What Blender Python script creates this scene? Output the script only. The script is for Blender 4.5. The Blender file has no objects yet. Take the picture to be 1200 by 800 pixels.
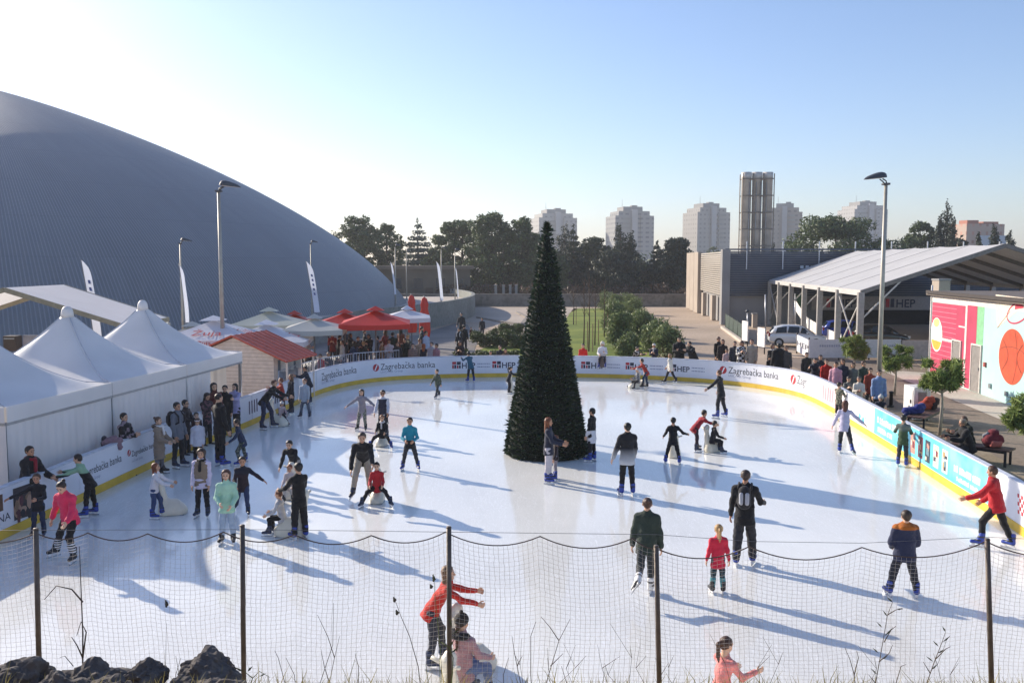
import bpy, bmesh, math, random
import numpy as np
from mathutils import Vector, Matrix, noise as mnoise
random.seed(7)
RNG = np.random.default_rng(11)
sc = bpy.context.scene
COL = sc.collection
R_ = math.radians
FPX, HCAM, TH = 1050.0, 5.75, math.atan(92 / 1050)
CT, ST = math.cos(TH), math.sin(TH)

# ------------------------------------------------------------------ camera, sun, sky
cam = bpy.data.objects.new('camera', bpy.data.cameras.new('camera'))
COL.objects.link(cam)
cam.location = (0, 0, HCAM)
cam.rotation_euler = (math.pi / 2 - TH, 0, 0)
cam.data.sensor_width = 36
cam.data.lens = 36 * FPX / 1200
cam.data.clip_end = 6000
sc.camera = cam
SUN_EL, SUN_AZ = R_(22.5), math.atan2(-0.785, 0.62)      # azimuth clockwise from +Y
w = bpy.data.worlds.new('World'); sc.world = w; w.use_nodes = True
nt = w.node_tree
bg = nt.nodes['Background']
sky = nt.nodes.new('ShaderNodeTexSky'); sky.sky_type = 'NISHITA'; sky.sun_disc = False
sky.sun_elevation = SUN_EL; sky.sun_rotation = SUN_AZ % (2 * math.pi)
sky.air_density = 1.0; sky.dust_density = 0.7; sky.ozone_density = 3.0; sky.altitude = 0
gr = nt.nodes.new('ShaderNodeMix'); gr.data_type = 'RGBA'; gr.blend_type = 'MULTIPLY'; gr.inputs[0].default_value = 1
gr.inputs[7].default_value = (1.01, .972, 1.06, 1)
nt.links.new(sky.outputs[0], gr.inputs[6]); nt.links.new(gr.outputs[2], bg.inputs[0]); bg.inputs[1].default_value = 0.128
sl = bpy.data.lights.new('sun', 'SUN'); sl.energy = 4.9; sl.angle = R_(0.53); sl.color = (1.0, 0.89, 0.74)
so = bpy.data.objects.new('sun', sl); COL.objects.link(so)
sdir = Vector((math.sin(SUN_AZ) * math.cos(SUN_EL), math.cos(SUN_AZ) * math.cos(SUN_EL), math.sin(SUN_EL)))
so.rotation_euler = sdir.to_track_quat('Z', 'Y').to_euler()
so.location = (-60, 60, 60)
sc.view_settings.view_transform = 'Standard'
sc.view_settings.look = 'None'
sc.view_settings.gamma = 1
sc.view_settings.use_curve_mapping = False
sc.view_settings.exposure = 0.54
sc.render.engine = 'CYCLES'
sc.cycles.use_denoising = True
sc.cycles.max_bounces = 6
sc.cycles.diffuse_bounces = 3
sc.cycles.glossy_bounces = 3
sc.cycles.volume_bounces = 0
sc.cycles.transparent_max_bounces = 8

# ------------------------------------------------------------------ picture <-> place
def ray(px, py):
    u = (px - 600) / FPX; v = (400 - py) / FPX
    return Vector((u, CT + v * ST, -ST + v * CT))
def W(px, py, z=0.0):
    d = ray(px, py); t = (z - HCAM) / d.z
    return Vector((d.x * t, d.y * t, z))
def D(px, py, dist):
    d = ray(px, py); t = dist / d.y
    return Vector((d.x * t, dist, HCAM + d.z * t))
def PX(p):
    x, y, z = p[0], p[1], p[2] - HCAM
    dd = y * CT - z * ST; v = y * ST + z * CT
    return 600 + FPX * x / dd, 400 - FPX * v / dd

# ------------------------------------------------------------------ materials
def C(h):
    h = h.lstrip('#'); o = []
    for i in (0, 2, 4):
        c = int(h[i:i + 2], 16) / 255
        o.append(c / 12.92 if c <= 0.04045 else ((c + 0.055) / 1.055) ** 2.4)
    return (o[0], o[1], o[2], 1)
_M = {}
def nm(name):
    m = bpy.data.materials.new(name); m.use_nodes = True
    return m, m.node_tree, m.node_tree.nodes['Principled BSDF']
def mat(name, col, rough=0.6, metal=0.0, var=0.12, scale=6.0, bump=0.0, bscale=60.0, col2=None, spec=0.5):
    """plain surface with noise in its colour and an optional fine bump"""
    if name in _M: return _M[name]
    m, t, b = nm(name)
    if isinstance(col, str): col = C(col)
    n = t.nodes.new('ShaderNodeTexNoise'); n.inputs['Scale'].default_value = scale; n.inputs['Detail'].default_value = 6
    tc = t.nodes.new('ShaderNodeTexCoord'); t.links.new(tc.outputs['Object'], n.inputs['Vector'])
    r = t.nodes.new('ShaderNodeValToRGB')
    c2 = C(col2) if isinstance(col2, str) else col2
    if c2 is None:
        a = tuple(c * (1 - var) for c in col[:3]) + (1,); z = tuple(min(1, c * (1 + var)) for c in col[:3]) + (1,)
    else: a, z = col, c2
    r.color_ramp.elements[0].position = 0.35; r.color_ramp.elements[1].position = 0.65
    r.color_ramp.elements[0].color = a; r.color_ramp.elements[1].color = z
    t.links.new(n.outputs['Fac'], r.inputs['Fac']); t.links.new(r.outputs['Color'], b.inputs['Base Color'])
    b.inputs['Roughness'].default_value = rough; b.inputs['Metallic'].default_value = metal
    b.inputs['Specular IOR Level'].default_value = spec
    if bump:
        n2 = t.nodes.new('ShaderNodeTexNoise'); n2.inputs['Scale'].default_value = bscale; n2.inputs['Detail'].default_value = 4
        t.links.new(tc.outputs['Object'], n2.inputs['Vector'])
        bp = t.nodes.new('ShaderNodeBump'); bp.inputs['Strength'].default_value = bump; bp.inputs['Distance'].default_value = 0.02
        t.links.new(n2.outputs['Fac'], bp.inputs['Height']); t.links.new(bp.outputs['Normal'], b.inputs['Normal'])
    _M[name] = m
    return m
def leaf_mat(name, dark, light, trans=0.25, scale=0.6):
    if name in _M: return _M[name]
    m, t, b = nm(name)
    g = t.nodes.new('ShaderNodeNewGeometry')
    tc = t.nodes.new('ShaderNodeTexCoord')
    n = t.nodes.new('ShaderNodeTexNoise'); n.inputs['Scale'].default_value = scale; n.inputs['Detail'].default_value = 3
    t.links.new(tc.outputs['Object'], n.inputs['Vector'])
    ad = t.nodes.new('ShaderNodeMath'); ad.operation = 'MULTIPLY_ADD'; ad.inputs[1].default_value = 0.5
    t.links.new(g.outputs['Random Per Island'], ad.inputs[0])
    mu = t.nodes.new('ShaderNodeMath'); mu.operation = 'MULTIPLY'; mu.inputs[1].default_value = 0.6
    t.links.new(n.outputs['Fac'], mu.inputs[0]); t.links.new(mu.outputs[0], ad.inputs[2])
    r = t.nodes.new('ShaderNodeValToRGB')
    r.color_ramp.elements[0].position = 0.2; r.color_ramp.elements[1].position = 0.85
    r.color_ramp.elements[0].color = C(dark); r.color_ramp.elements[1].color = C(light)
    t.links.new(ad.outputs[0], r.inputs['Fac']); t.links.new(r.outputs['Color'], b.inputs['Base Color'])
    b.inputs['Roughness'].default_value = 0.55
    tr = t.nodes.new('ShaderNodeBsdfTranslucent'); t.links.new(r.outputs['Color'], tr.inputs['Color'])
    mx = t.nodes.new('ShaderNodeMixShader'); mx.inputs[0].default_value = trans
    t.links.new(b.outputs[0], mx.inputs[1]); t.links.new(tr.outputs[0], mx.inputs[2])
    t.links.new(mx.outputs[0], t.nodes['Material Output'].inputs['Surface'])
    _M[name] = m
    return m
def cloth(col, kind='plain', col2=None, z=(0.9, 1.1), scale=10.0):
    """fabric; kind: plain, grad / split (by height above the ground), stripe, check, camo"""
    key = ('cl', col, kind, col2, tuple(round(q, 2) for q in z), scale)
    if key in _M: return _M[key]
    m, t, b = nm('fabric_' + kind)
    tc = t.nodes.new('ShaderNodeTexCoord')
    c1 = C(col); c2 = C(col2) if col2 else c1
    if kind in ('grad', 'split'):
        sp = t.nodes.new('ShaderNodeSeparateXYZ'); t.links.new(tc.outputs['Object'], sp.inputs[0])
        mr = t.nodes.new('ShaderNodeMapRange'); mr.inputs[1].default_value = z[0]; mr.inputs[2].default_value = z[1]
        t.links.new(sp.outputs[2], mr.inputs[0])
        fac = mr.outputs[0]
    elif kind == 'stripe':
        wv = t.nodes.new('ShaderNodeTexWave'); wv.bands_direction = 'Z'; wv.inputs['Scale'].default_value = scale
        t.links.new(tc.outputs['Object'], wv.inputs['Vector'])
        g = t.nodes.new('ShaderNodeMath'); g.operation = 'GREATER_THAN'; g.inputs[1].default_value = 0.5
        t.links.new(wv.outputs['Fac'], g.inputs[0]); fac = g.outputs[0]
    elif kind == 'check':
        ck = t.nodes.new('ShaderNodeTexChecker'); ck.inputs['Scale'].default_value = scale
        t.links.new(tc.outputs['Object'], ck.inputs['Vector']); fac = ck.outputs['Fac']
    elif kind == 'camo':
        n = t.nodes.new('ShaderNodeTexNoise'); n.inputs['Scale'].default_value = scale
        t.links.new(tc.outputs['Object'], n.inputs['Vector'])
        g = t.nodes.new('ShaderNodeMath'); g.operation = 'GREATER_THAN'; g.inputs[1].default_value = 0.52
        t.links.new(n.outputs['Fac'], g.inputs[0]); fac = g.outputs[0]
    else: fac = None
    mx = t.nodes.new('ShaderNodeMix'); mx.data_type = 'RGBA'
    mx.inputs[6].default_value = c1; mx.inputs[7].default_value = c2
    if fac is None: mx.inputs[0].default_value = 0
    else: t.links.new(fac, mx.inputs[0])
    n2 = t.nodes.new('ShaderNodeTexNoise'); n2.inputs['Scale'].default_value = 9; n2.inputs['Detail'].default_value = 5
    t.links.new(tc.outputs['Object'], n2.inputs['Vector'])
    mr2 = t.nodes.new('ShaderNodeMapRange'); mr2.inputs[3].default_value = 0.8; mr2.inputs[4].default_value = 1.2
    t.links.new(n2.outputs['Fac'], mr2.inputs[0])
    vm = t.nodes.new('ShaderNodeMix'); vm.data_type = 'RGBA'; vm.blend_type = 'MULTIPLY'; vm.inputs[0].default_value = 1
    t.links.new(mx.outputs[2], vm.inputs[6]); t.links.new(mr2.outputs[0], vm.inputs[7])
    t.links.new(vm.outputs[2], b.inputs['Base Color'])
    b.inputs['Roughness'].default_value = 0.8; b.inputs['Specular IOR Level'].default_value = 0.3
    b.inputs['Sheen Weight'].default_value = 0.12
    bp = t.nodes.new('ShaderNodeBump'); bp.inputs['Strength'].default_value = 0.6; bp.inputs['Distance'].default_value = 0.03
    n3 = t.nodes.new('ShaderNodeTexNoise'); n3.inputs['Scale'].default_value = 16; n3.inputs['Distortion'].default_value = 1.2
    t.links.new(tc.outputs['Object'], n3.inputs['Vector'])
    t.links.new(n3.outputs['Fac'], bp.inputs['Height']); t.links.new(bp.outputs['Normal'], b.inputs['Normal'])
    _M[key] = m
    return m

# ------------------------------------------------------------------ mesh helpers
def np_mesh(name, V, F, mats, smooth=True, mi=None):
    """V (n,3), F (m,k) all faces with k corners"""
    me = bpy.data.meshes.new(name)
    V = np.asarray(V, dtype=np.float32); F = np.asarray(F, dtype=np.int32)
    me.vertices.add(len(V)); me.vertices.foreach_set('co', V.ravel())
    k = F.shape[1]
    me.loops.add(F.size); me.loops.foreach_set('vertex_index', F.ravel())
    me.polygons.add(len(F))
    me.polygons.foreach_set('loop_start', np.arange(0, F.size, k, dtype=np.int32))
    try: me.polygons.foreach_set('loop_total', np.full(len(F), k, dtype=np.int32))
    except Exception: pass
    me.polygons.foreach_set('use_smooth', np.full(len(F), smooth, dtype=bool))
    for m in (mats if isinstance(mats, (list, tuple)) else [mats]): me.materials.append(m)
    if mi is not None: me.polygons.foreach_set('material_index', np.asarray(mi, dtype=np.int32))
    me.update(calc_edges=True); me.validate()
    return me
ROOTM = {}
def link(name, me, parent=None, world=True):
    o = bpy.data.objects.new(name, me); COL.objects.link(o)
    if parent is not None:
        o.parent = parent
        if world and parent.name in ROOTM: o.matrix_parent_inverse = ROOTM[parent.name].inverted()
    return o
class MB:
    def __init__(s): s.v = []; s.f = []; s.m = []
    def add(s, vs, fs, m=0):
        o = len(s.v); s.v += [tuple(q) for q in vs]
        for f in fs: s.f.append([i + o for i in f]); s.m.append(m)
        return s
    def box(s, c, d, rz=0.0, m=0, tilt=None):
        hx, hy, hz = d[0] / 2, d[1] / 2, d[2] / 2
        vs = [Vector((x, y, z)) for x in (-hx, hx) for y in (-hy, hy) for z in (-hz, hz)]
        M = Matrix.Rotation(rz, 3, 'Z')
        if tilt is not None: M = M @ tilt
        vs = [M @ q + Vector(c) for q in vs]
        return s.add(vs, [(0, 1, 3, 2), (4, 6, 7, 5), (0, 4, 5, 1), (2, 3, 7, 6), (0, 2, 6, 4), (1, 5, 7, 3)], m)
    def bar(s, a, b, wx, wz, m=0):
        """square bar from a to b"""
        a = Vector(a); b = Vector(b); d = (b - a).normalized()
        u = d.cross(Vector((0, 0, 1)));
        if u.length < 1e-3: u = Vector((1, 0, 0))
        u.normalize(); n = u.cross(d).normalized()
        vs = [p + u * i * wx / 2 + n * j * wz / 2 for p in (a, b) for i in (-1, 1) for j in (-1, 1)]
        return s.add(vs, [(0, 2, 3, 1), (4, 5, 7, 6), (0, 1, 5, 4), (2, 6, 7, 3), (0, 4, 6, 2), (1, 3, 7, 5)], m)
    def tube(s, pts, r, n=6, m=0, caps=True):
        pts = [Vector(p) for p in pts]; k = len(pts)
        rr = r if isinstance(r, (list, tuple)) else [r] * k
        vs = []; ref = None
        for i, p in enumerate(pts):
            d = (pts[min(i + 1, k - 1)] - pts[max(i - 1, 0)])
            d = d.normalized() if d.length > 1e-9 else Vector((0, 0, 1))
            if ref is None:
                ref = d.cross(Vector((0, 0, 1)))
                if ref.length < 0.05: ref = d.cross(Vector((0, 1, 0)))
            u = (ref - d * ref.dot(d))
            u = u.normalized() if u.length > 1e-6 else d.orthogonal().normalized()
            ref = u; q = d.cross(u)
            for j in range(n):
                a = 2 * math.pi * j / n
                vs.append(p + (u * math.cos(a) + q * math.sin(a)) * rr[i])
        fs = [(i * n + j, i * n + (j + 1) % n, (i + 1) * n + (j + 1) % n, (i + 1) * n + j) for i in range(k - 1) for j in range(n)]
        if caps: fs += [tuple(range(n - 1, -1, -1)), tuple((k - 1) * n + j for j in range(n))]
        return s.add(vs, fs, m)
    def cyl(s, a, b, r0, r1=None, n=10, m=0): return s.tube([a, b], [r0, r0 if r1 is None else r1], n, m)
    def prism(s, poly, z0, z1, m=0):
        k = len(poly); vs = [(p[0], p[1], z0) for p in poly] + [(p[0], p[1], z1) for p in poly]
        fs = [tuple(range(k - 1, -1, -1)), tuple(range(k, 2 * k))] + [(i, (i + 1) % k, (i + 1) % k + k, i + k) for i in range(k)]
        return s.add(vs, fs, m)
    def lathe(s, prof, c=(0, 0, 0), n=16, m=0):
        vs = [(c[0] + r * math.cos(2 * math.pi * j / n), c[1] + r * math.sin(2 * math.pi * j / n), c[2] + z) for r, z in prof for j in range(n)]
        fs = [(i * n + j, i * n + (j + 1) % n, (i + 1) * n + (j + 1) % n, (i + 1) * n + j) for i in range(len(prof) - 1) for j in range(n)]
        fs.append(tuple(range(n - 1, -1, -1))); fs.append(tuple((len(prof) - 1) * n + j for j in range(n)))
        return s.add(vs, fs, m)
    def mesh(s, name, mats, smooth=False, bevel=0):
        me = bpy.data.meshes.new(name); me.from_pydata(s.v, [], s.f)
        for m in (mats if isinstance(mats, (list, tuple)) else [mats]): me.materials.append(m)
        me.polygons.foreach_set('material_index', s.m)
        me.polygons.foreach_set('use_smooth', [smooth] * len(s.f))
        bm = bmesh.new(); bm.from_mesh(me); bmesh.ops.recalc_face_normals(bm, faces=bm.faces)
        if bevel: bmesh.ops.bevel(bm, geom=list(bm.edges), offset=bevel, segments=2, profile=0.6, affect='EDGES', clamp_overlap=True)
        bm.to_mesh(me); bm.free(); me.update()
        return me
    def obj(s, name, mats, parent=None, smooth=False, bevel=0): return link(name, s.mesh(name, mats, smooth, bevel), parent)
def tag(o, label=None, cat=None, group=None, kind=None):
    if label: o['label'] = label
    if cat: o['category'] = cat
    if group: o['group'] = group
    if kind: o['kind'] = kind
    return o
def thing(name, label, cat, loc=(0, 0, 0), rz=0.0, group=None):
    o = bpy.data.objects.new(name, None); COL.objects.link(o); o.empty_display_size = 0.2
    o.location = loc; o.rotation_euler = (0, 0, rz)
    ROOTM[o.name] = Matrix.Translation(Vector(loc)) @ Matrix.Rotation(rz, 4, 'Z')
    return tag(o, label, cat, group)
def local_thing(name, label, cat, loc=(0, 0, 0), rz=0.0, group=None):
    """parts are given in the thing's own coordinates"""
    o = thing(name, label, cat, loc, rz, group); ROOTM.pop(o.name); return o
def dup(root, loc, rz=0.0, label=None, scale=1.0):
    r = root.copy(); COL.objects.link(r); r.location = loc; r.rotation_euler = (0, 0, rz); r.scale = (scale,) * 3
    if label: r['label'] = label
    for ch in list(root.children):
        c = ch.copy(); COL.objects.link(c); c.parent = r
        for g in list(ch.children):
            d = g.copy(); COL.objects.link(d); d.parent = c
    return r
_TX = {}
def text_w(s): return float(text_tris(s)[0][:, 0].max())
def text_tris(s, bold=False):
    """lettering outline -> (verts (n,2) with x from 0, tris), unit em size"""
    if s in _TX: return _TX[s]
    s_in = s; s = s.replace('č', 'c').replace('Ž', 'Z')
    cu = bpy.data.curves.new('t', 'FONT'); cu.body = s; cu.resolution_u = 3; cu.size = 1
    if bold: cu.offset = 0.018
    o = bpy.data.objects.new('t', cu); COL.objects.link(o)
    dg = bpy.context.evaluated_depsgraph_get()
    me = bpy.data.meshes.new_from_object(o.evaluated_get(dg), depsgraph=dg)
    me.calc_loop_triangles()
    V = np.array([v.co[:2] for v in me.vertices]); T = np.array([t.vertices[:] for t in me.loop_triangles])
    bpy.data.objects.remove(o); bpy.data.curves.remove(cu); bpy.data.meshes.remove(me)
    V[:, 0] -= V[:, 0].min()
    for base, full in (('Zagrebacka banka', 'Zagrebačka banka'), ('Zuja', 'Žuja')):
        if full == s_in:      # the caron is drawn here: the built-in face lacks it at the right size
            if full[0] == 'Ž': xa, xb, y0 = 0.05, text_w('Z') - .02, V[:, 1].max() if False else .76
            else: xa = text_w('Zagreba') + .045; xb = text_w('Zagrebac') - .02; y0 = .60
            xm, wd = (xa + xb) / 2, .13
            n = len(V); V = np.concatenate([V, [(xm - wd, y0 + .15), (xm - wd * .55, y0 + .15), (xm, y0 + .075), (xm, y0), (xm + wd * .55, y0 + .15), (xm + wd, y0 + .15)]])
            T = np.concatenate([T, [(n, n + 3, n + 1), (n + 1, n + 3, n + 2), (n + 2, n + 3, n + 4), (n + 4, n + 3, n + 5)]])
    _TX[s_in] = (V, T)
    return V, T
def text_on(name, s, fn, x0, wid, z0, m, parent, hscale=1.0, bold=False, max_h=None):
    """fn(x, z) -> point; text fitted to a width"""
    V, T = text_tris(s, bold)
    k = wid / V[:, 0].max(); kz = k * hscale
    if max_h: kz = min(kz, max_h / max(0.01, V[:, 1].max()))
    P = [fn(x0 + a * k, z0 + b * kz) for a, b in V]
    return link(name, np_mesh(name, [tuple(p) for p in P], T, m, smooth=False), parent)

# ------------------------------------------------------------------ signed-distance volumes -> surface
class Vol:
    def __init__(s, lo, hi, h):
        s.lo = np.array(lo, float); s.h = h
        n = np.ceil((np.array(hi, float) - s.lo) / h).astype(int) + 2
        s.F = np.full(n, 1.0, dtype=np.float32)
        s.ax = [(s.lo[i] + h * np.arange(n[i])).astype(np.float32) for i in range(3)]
    def _sl(s, lo, hi):
        sl = []
        for i in range(3):
            a = max(0, int((lo[i] - s.lo[i]) / s.h) - 1); b = min(s.F.shape[i], int((hi[i] - s.lo[i]) / s.h) + 3)
            if b <= a: return None
            sl.append(slice(a, b))
        return tuple(sl)
    def cap(s, a, b, ra, rb=None, k=0.02, fw=None, asp=1.0, sub=False):
        a = np.array(a, float); b = np.array(b, float)
        if rb is None: rb = ra
        R = max(ra, rb) + k + 2 * s.h
        sl = s._sl(np.minimum(a, b) - R, np.maximum(a, b) + R)
        if sl is None: return s
        X = s.ax[0][sl[0]][:, None, None] - a[0]; Y = s.ax[1][sl[1]][None, :, None] - a[1]; Z = s.ax[2][sl[2]][None, None, :] - a[2]
        ab = b - a; L2 = float(ab @ ab)
        t = np.clip((X * ab[0] + Y * ab[1] + Z * ab[2]) / L2, 0, 1) if L2 > 1e-9 else np.zeros((1, 1, 1), np.float32)
        qx, qy, qz = X - t * ab[0], Y - t * ab[1], Z - t * ab[2]
        if fw is not None:
            c = (qx * fw[0] + qy * fw[1] + qz * fw[2]) * (1 / asp - 1)
            qx, qy, qz = qx + fw[0] * c, qy + fw[1] * c, qz + fw[2] * c
        d = np.sqrt(qx * qx + qy * qy + qz * qz) - (ra + (rb - ra) * t)
        if asp < 1: d = d * (asp ** 0.5)
        f = s.F[sl]
        if sub:
            d = -d; hh = np.clip(0.5 + 0.5 * (d - f) / k, 0, 1)
            s.F[sl] = f * (1 - hh) + d * hh + k * hh * (1 - hh)
        else:
            hh = np.clip(0.5 + 0.5 * (f - d) / k, 0, 1)
            s.F[sl] = f * (1 - hh) + d * hh - k * hh * (1 - hh)
        return s
    def cut(s, n, c):
        """keep n.p <= c"""
        d = s.ax[0][:, None, None] * n[0] + s.ax[1][None, :, None] * n[1] + s.ax[2][None, None, :] * n[2] - c
        s.F = np.maximum(s.F, d); return s
    def fold(s, amp, fr, ph):
        X = s.ax[0][:, None, None]; Y = s.ax[1][None, :, None]; Z = s.ax[2][None, None, :]
        s.F = s.F + amp * (np.sin(fr * Z + 9 * X + ph) * np.sin(0.6 * fr * X + 0.5 * fr * Y + ph * 2) + 0.6 * np.sin(1.7 * fr * Z - 8 * Y + ph)).astype(np.float32)
        return s
    def quilt(s, amp, per):
        Z = s.ax[2][None, None, :]
        s.F = s.F + (amp * (1 - 2 * np.abs(np.sin(math.pi * Z / per)))).astype(np.float32); return s
    def surf(s):
        F = s.F; F[0] = F[-1] = 1; F[:, 0] = F[:, -1] = 1; F[:, :, 0] = F[:, :, -1] = 1
        F = np.where(np.abs(F) < 1e-6, 1e-6, F)
        nx, ny, nz = F.shape; S = F < 0
        P = np.zeros((nx - 1, ny - 1, nz - 1, 3), np.float32); N = np.zeros((nx - 1, ny - 1, nz - 1), np.float32)
        def sh(i, j, k): return (slice(i, nx - 1 + i), slice(j, ny - 1 + j), slice(k, nz - 1 + k))
        for ax in range(3):
            for p in (0, 1):
                for q in (0, 1):
                    o0 = [0, 0, 0]; oth = [i for i in range(3) if i != ax]; o0[oth[0]] = p; o0[oth[1]] = q
                    o1 = list(o0); o1[ax] = 1
                    f0, f1 = F[sh(*o0)], F[sh(*o1)]
                    cr = S[sh(*o0)] != S[sh(*o1)]
                    t = np.where(cr, f0 / np.where(cr, f0 - f1, 1), 0)
                    N += cr
                    for i in range(3):
                        if i == ax: P[..., i] += np.where(cr, t, 0)
                        elif o0[i]: P[..., i] += cr
        ok = N > 0
        idx = -np.ones(N.shape, np.int64); idx[ok] = np.arange(ok.sum())
        cell = np.argwhere(ok)
        V = (cell + P[ok] / N[ok][:, None]) * s.h + s.lo
        Q = []
        for ax in range(3):
            a, b = [(1, 2), (2, 0), (0, 1)][ax]
            s0 = [slice(1, -1)] * 3; s0[ax] = slice(0, -1); s1 = list(s0); s1[ax] = slice(1, None)
            in0 = S[tuple(s0)]; in1 = S[tuple(s1)]
            e = np.argwhere(in0 != in1)
            if len(e) == 0: continue
            fl = in0[tuple(e.T)]
            e[:, a] += 1; e[:, b] += 1
            def cid(da, db):
                c = e.copy(); c[:, a] += da; c[:, b] += db
                return idx[tuple(c.T)]
            q = np.stack([cid(-1, -1), cid(0, -1), cid(0, 0), cid(-1, 0)], 1)
            q[~fl] = q[~fl][:, ::-1]
            Q.append(q)
        return V, np.concatenate(Q) if Q else np.zeros((0, 4), int)
def put(V, M, off): return V @ np.array(M).T + np.array(off)
HAZE = 0.00042
# ------------------------------------------------------------------ people: shared shapes
def head_shape(h):
    v = Vol((-.5, -.6, -.4), (.5, .62, 1.1), h)
    v.cap((0, -.06, .62), (0, -.02, .62), .355, k=.05)
    v.cap((0, .10, .56), (0, .17, .17), .255, .155, k=.08)
    v.cap((-.13, .16, .33), (.13, .16, .33), .14, k=.08)
    v.cap((-.2, .285, .58), (.2, .285, .58), .05, k=.06)
    v.cap((0, .33, .52), (0, .425, .375), .034, .055, k=.04)
    v.cap((-.05, .375, .36), (.05, .375, .36), .035, k=.03)
    for s in (-1, 1):
        v.cap((s * .135, .40, .485), (s * .14, .42, .485), .075, k=.04, sub=True)
        v.cap((s * .135, .27, .485), (s * .135, .275, .485), .062, k=.01)
        v.cap((s * .335, -.02, .40), (s * .36, -.05, .54), .05, .065, k=.02, fw=(1, 0, 0), asp=.5)
    v.cap((-.075, .31, .215), (.075, .31, .215), .034, k=.025)
    v.cap((-.06, .30, .165), (.06, .30, .165), .034, k=.03)
    v.cap((0, -.05, .25), (0, -.09, -.28), .205, .225, k=.08)
    V, Q = v.surf()
    c = V[Q].mean(1)
    mi = np.zeros(len(Q), int)
    ax = np.abs(c[:, 0])
    mi[(np.abs(ax - .135) < .055) & (np.abs(c[:, 2] - .487) < .026) & (c[:, 1] > .2)] = 1
    mi[(ax < .095) & (np.abs(c[:, 2] - .195) < .034) & (c[:, 1] > .29)] = 2
    mi[(np.abs(ax - .14) < .085) & (np.abs(c[:, 2] - .605) < .022) & (c[:, 1] > .2)] = 3
    return V, Q, mi
def hand_shape(h, curl):
    """right hand, wrist at the origin, fingers along -Z, palm facing -X, thumb forward (+Y); hand length 1"""
    v = Vol((-.45, -.45, -1.15), (.3, .55, .2), h)
    v.cap((0, 0, .1), (0, 0, -.1), .15, .16, k=.06, fw=(1, 0, 0), asp=.7)
    for y in (-.13, 0, .13): v.cap((0, y * .6, -.1), (0, y, -.45), .13, .115, k=.05, fw=(1, 0, 0), asp=.75)
    for i, (y, L) in enumerate(((.19, .44), (.065, .50), (-.06, .47), (-.18, .36))):
        p = np.array((0, y, -.46)); a = curl * .35
        for j in range(3):
            l = L * (.44, .32, .24)[j]
            q = p + l * np.array((-math.sin(a), y * .12, -math.cos(a)))
            v.cap(p, q, .062 - .008 * j, .056 - .008 * j, k=.012); p = q; a += curl * (.9, .8, .5)[j]
    p = np.array((-.03, .15, -.12)); q = np.array((-.1, .33, -.3)); r = np.array((-.16, .36, -.48))
    v.cap(p, q, .085, .07, k=.04); v.cap(q, r, .066, .055, k=.015)
    return v.surf()
HEADS = {0: head_shape(.052), 1: head_shape(.036)}
HANDS = {('relax', 0): hand_shape(.06, .45), ('relax', 1): hand_shape(.042, .45),
         ('grip', 0): hand_shape(.06, 1.25), ('grip', 1): hand_shape(.042, 1.25)}
def hair_shape(st):
    v = Vol((-.75, -1.1, -1.3), (.75, .75, 1.5), .048)
    if st in ('short', 'cap'):
        v.cap((0, -.07, .655), (0, -.03, .66), .385, k=.02); v.cap((0, -.2, .45), (0, -.18, .5), .25, k=.1)
        v.cut((0, .857, -.514), -.165); v.cut((0, 0, -1), -.15); v.fold(.008, 26, 1)
    elif st == 'buzz':
        v.cap((0, -.06, .63), (0, -.02, .63), .372, k=.02); v.cut((0, .857, -.514), -.19); v.cut((0, 0, -1), -.38)
    elif st in ('long', 'longwide'):
        wd = 1.0 if st == 'long' else 1.18
        v.cap((0, -.07, .655), (0, -.03, .66), .395, k=.02)
        v.cut((0, .857, -.514), -.16)
        v.cap((0, -.22, .55), (0, -.30, -.55), .34 * wd, .26 * wd, k=.1, fw=(0, 1, 0), asp=.62)
        for s in (-1, 1): v.cap((s * .3, -.02, .6), (s * .30, .06, -.3), .12, .07, k=.08)
        v.fold(.012, 20, 2)
    elif st in ('pony', 'braid', 'bun'):
        v.cap((0, -.07, .645), (0, -.03, .65), .375, k=.02); v.cap((0, -.22, .45), (0, -.18, .5), .21, k=.1)
        v.cut((0, .857, -.514), -.165); v.cut((0, 0, -1), -.1)
        if st == 'bun': v.cap((0, -.44, .82), (0, -.46, .83), .16, k=.03)
        elif st == 'pony':
            v.cap((0, -.42, .72), (0, -.62, .62), .1, .13, k=.04); v.cap((0, -.62, .62), (0, -.58, -.1), .13, .12, k=.06); v.cap((0, -.58, -.1), (0, -.5, -.5), .12, .03, k=.06)
        else:
            v.cap((0, -.38, .35), (0, -.44, .1), .15, .12, k=.04)
            for i in range(7): v.cap((0, -.44 - .01 * i, .1 - .17 * i), (0, -.45 - .01 * i, .0 - .17 * i), .12 - .008 * i, .10 - .008 * i, k=.03)
        v.fold(.008, 24, 1)
    elif st == 'beanie':
        v.cap((0, -.07, .65), (0, -.03, .67), .415, k=.02); v.cut((0, .35, -.94), -.46)
        v.cap((0, -.46, .50), (0, -.44, .50), .02); v.cap((0, -.06, 1.12), (0, -.06, 1.14), .12, k=.03); v.fold(.006, 40, 0)
    elif st == 'cap':
        pass
    elif st == 'furhat':
        v.cap((0, -.07, .68), (0, -.03, .70), .47, k=.02); v.cut((0, .35, -.94), -.44); v.fold(.02, 30, 0)
        for s in (-1, 1): v.cap((s * .36, -.02, .5), (s * .34, .02, .2), .13, .1, k=.05)
    elif st == 'hood':
        v.cap((0, -.10, .62), (0, -.06, .64), .45, k=.02); v.cap((0, -.16, .4), (0, -.18, .0), .36, .34, k=.1)
        v.cut((0, .94, -.34), .0)
    elif st == 'band':
        v.cap((0, -.07, .65), (0, -.03, .66), .405, k=.02)
        v.cut((0, .25, .97), .80); v.cut((0, -.25, -.97), -.69)
    return v.surf()
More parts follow.
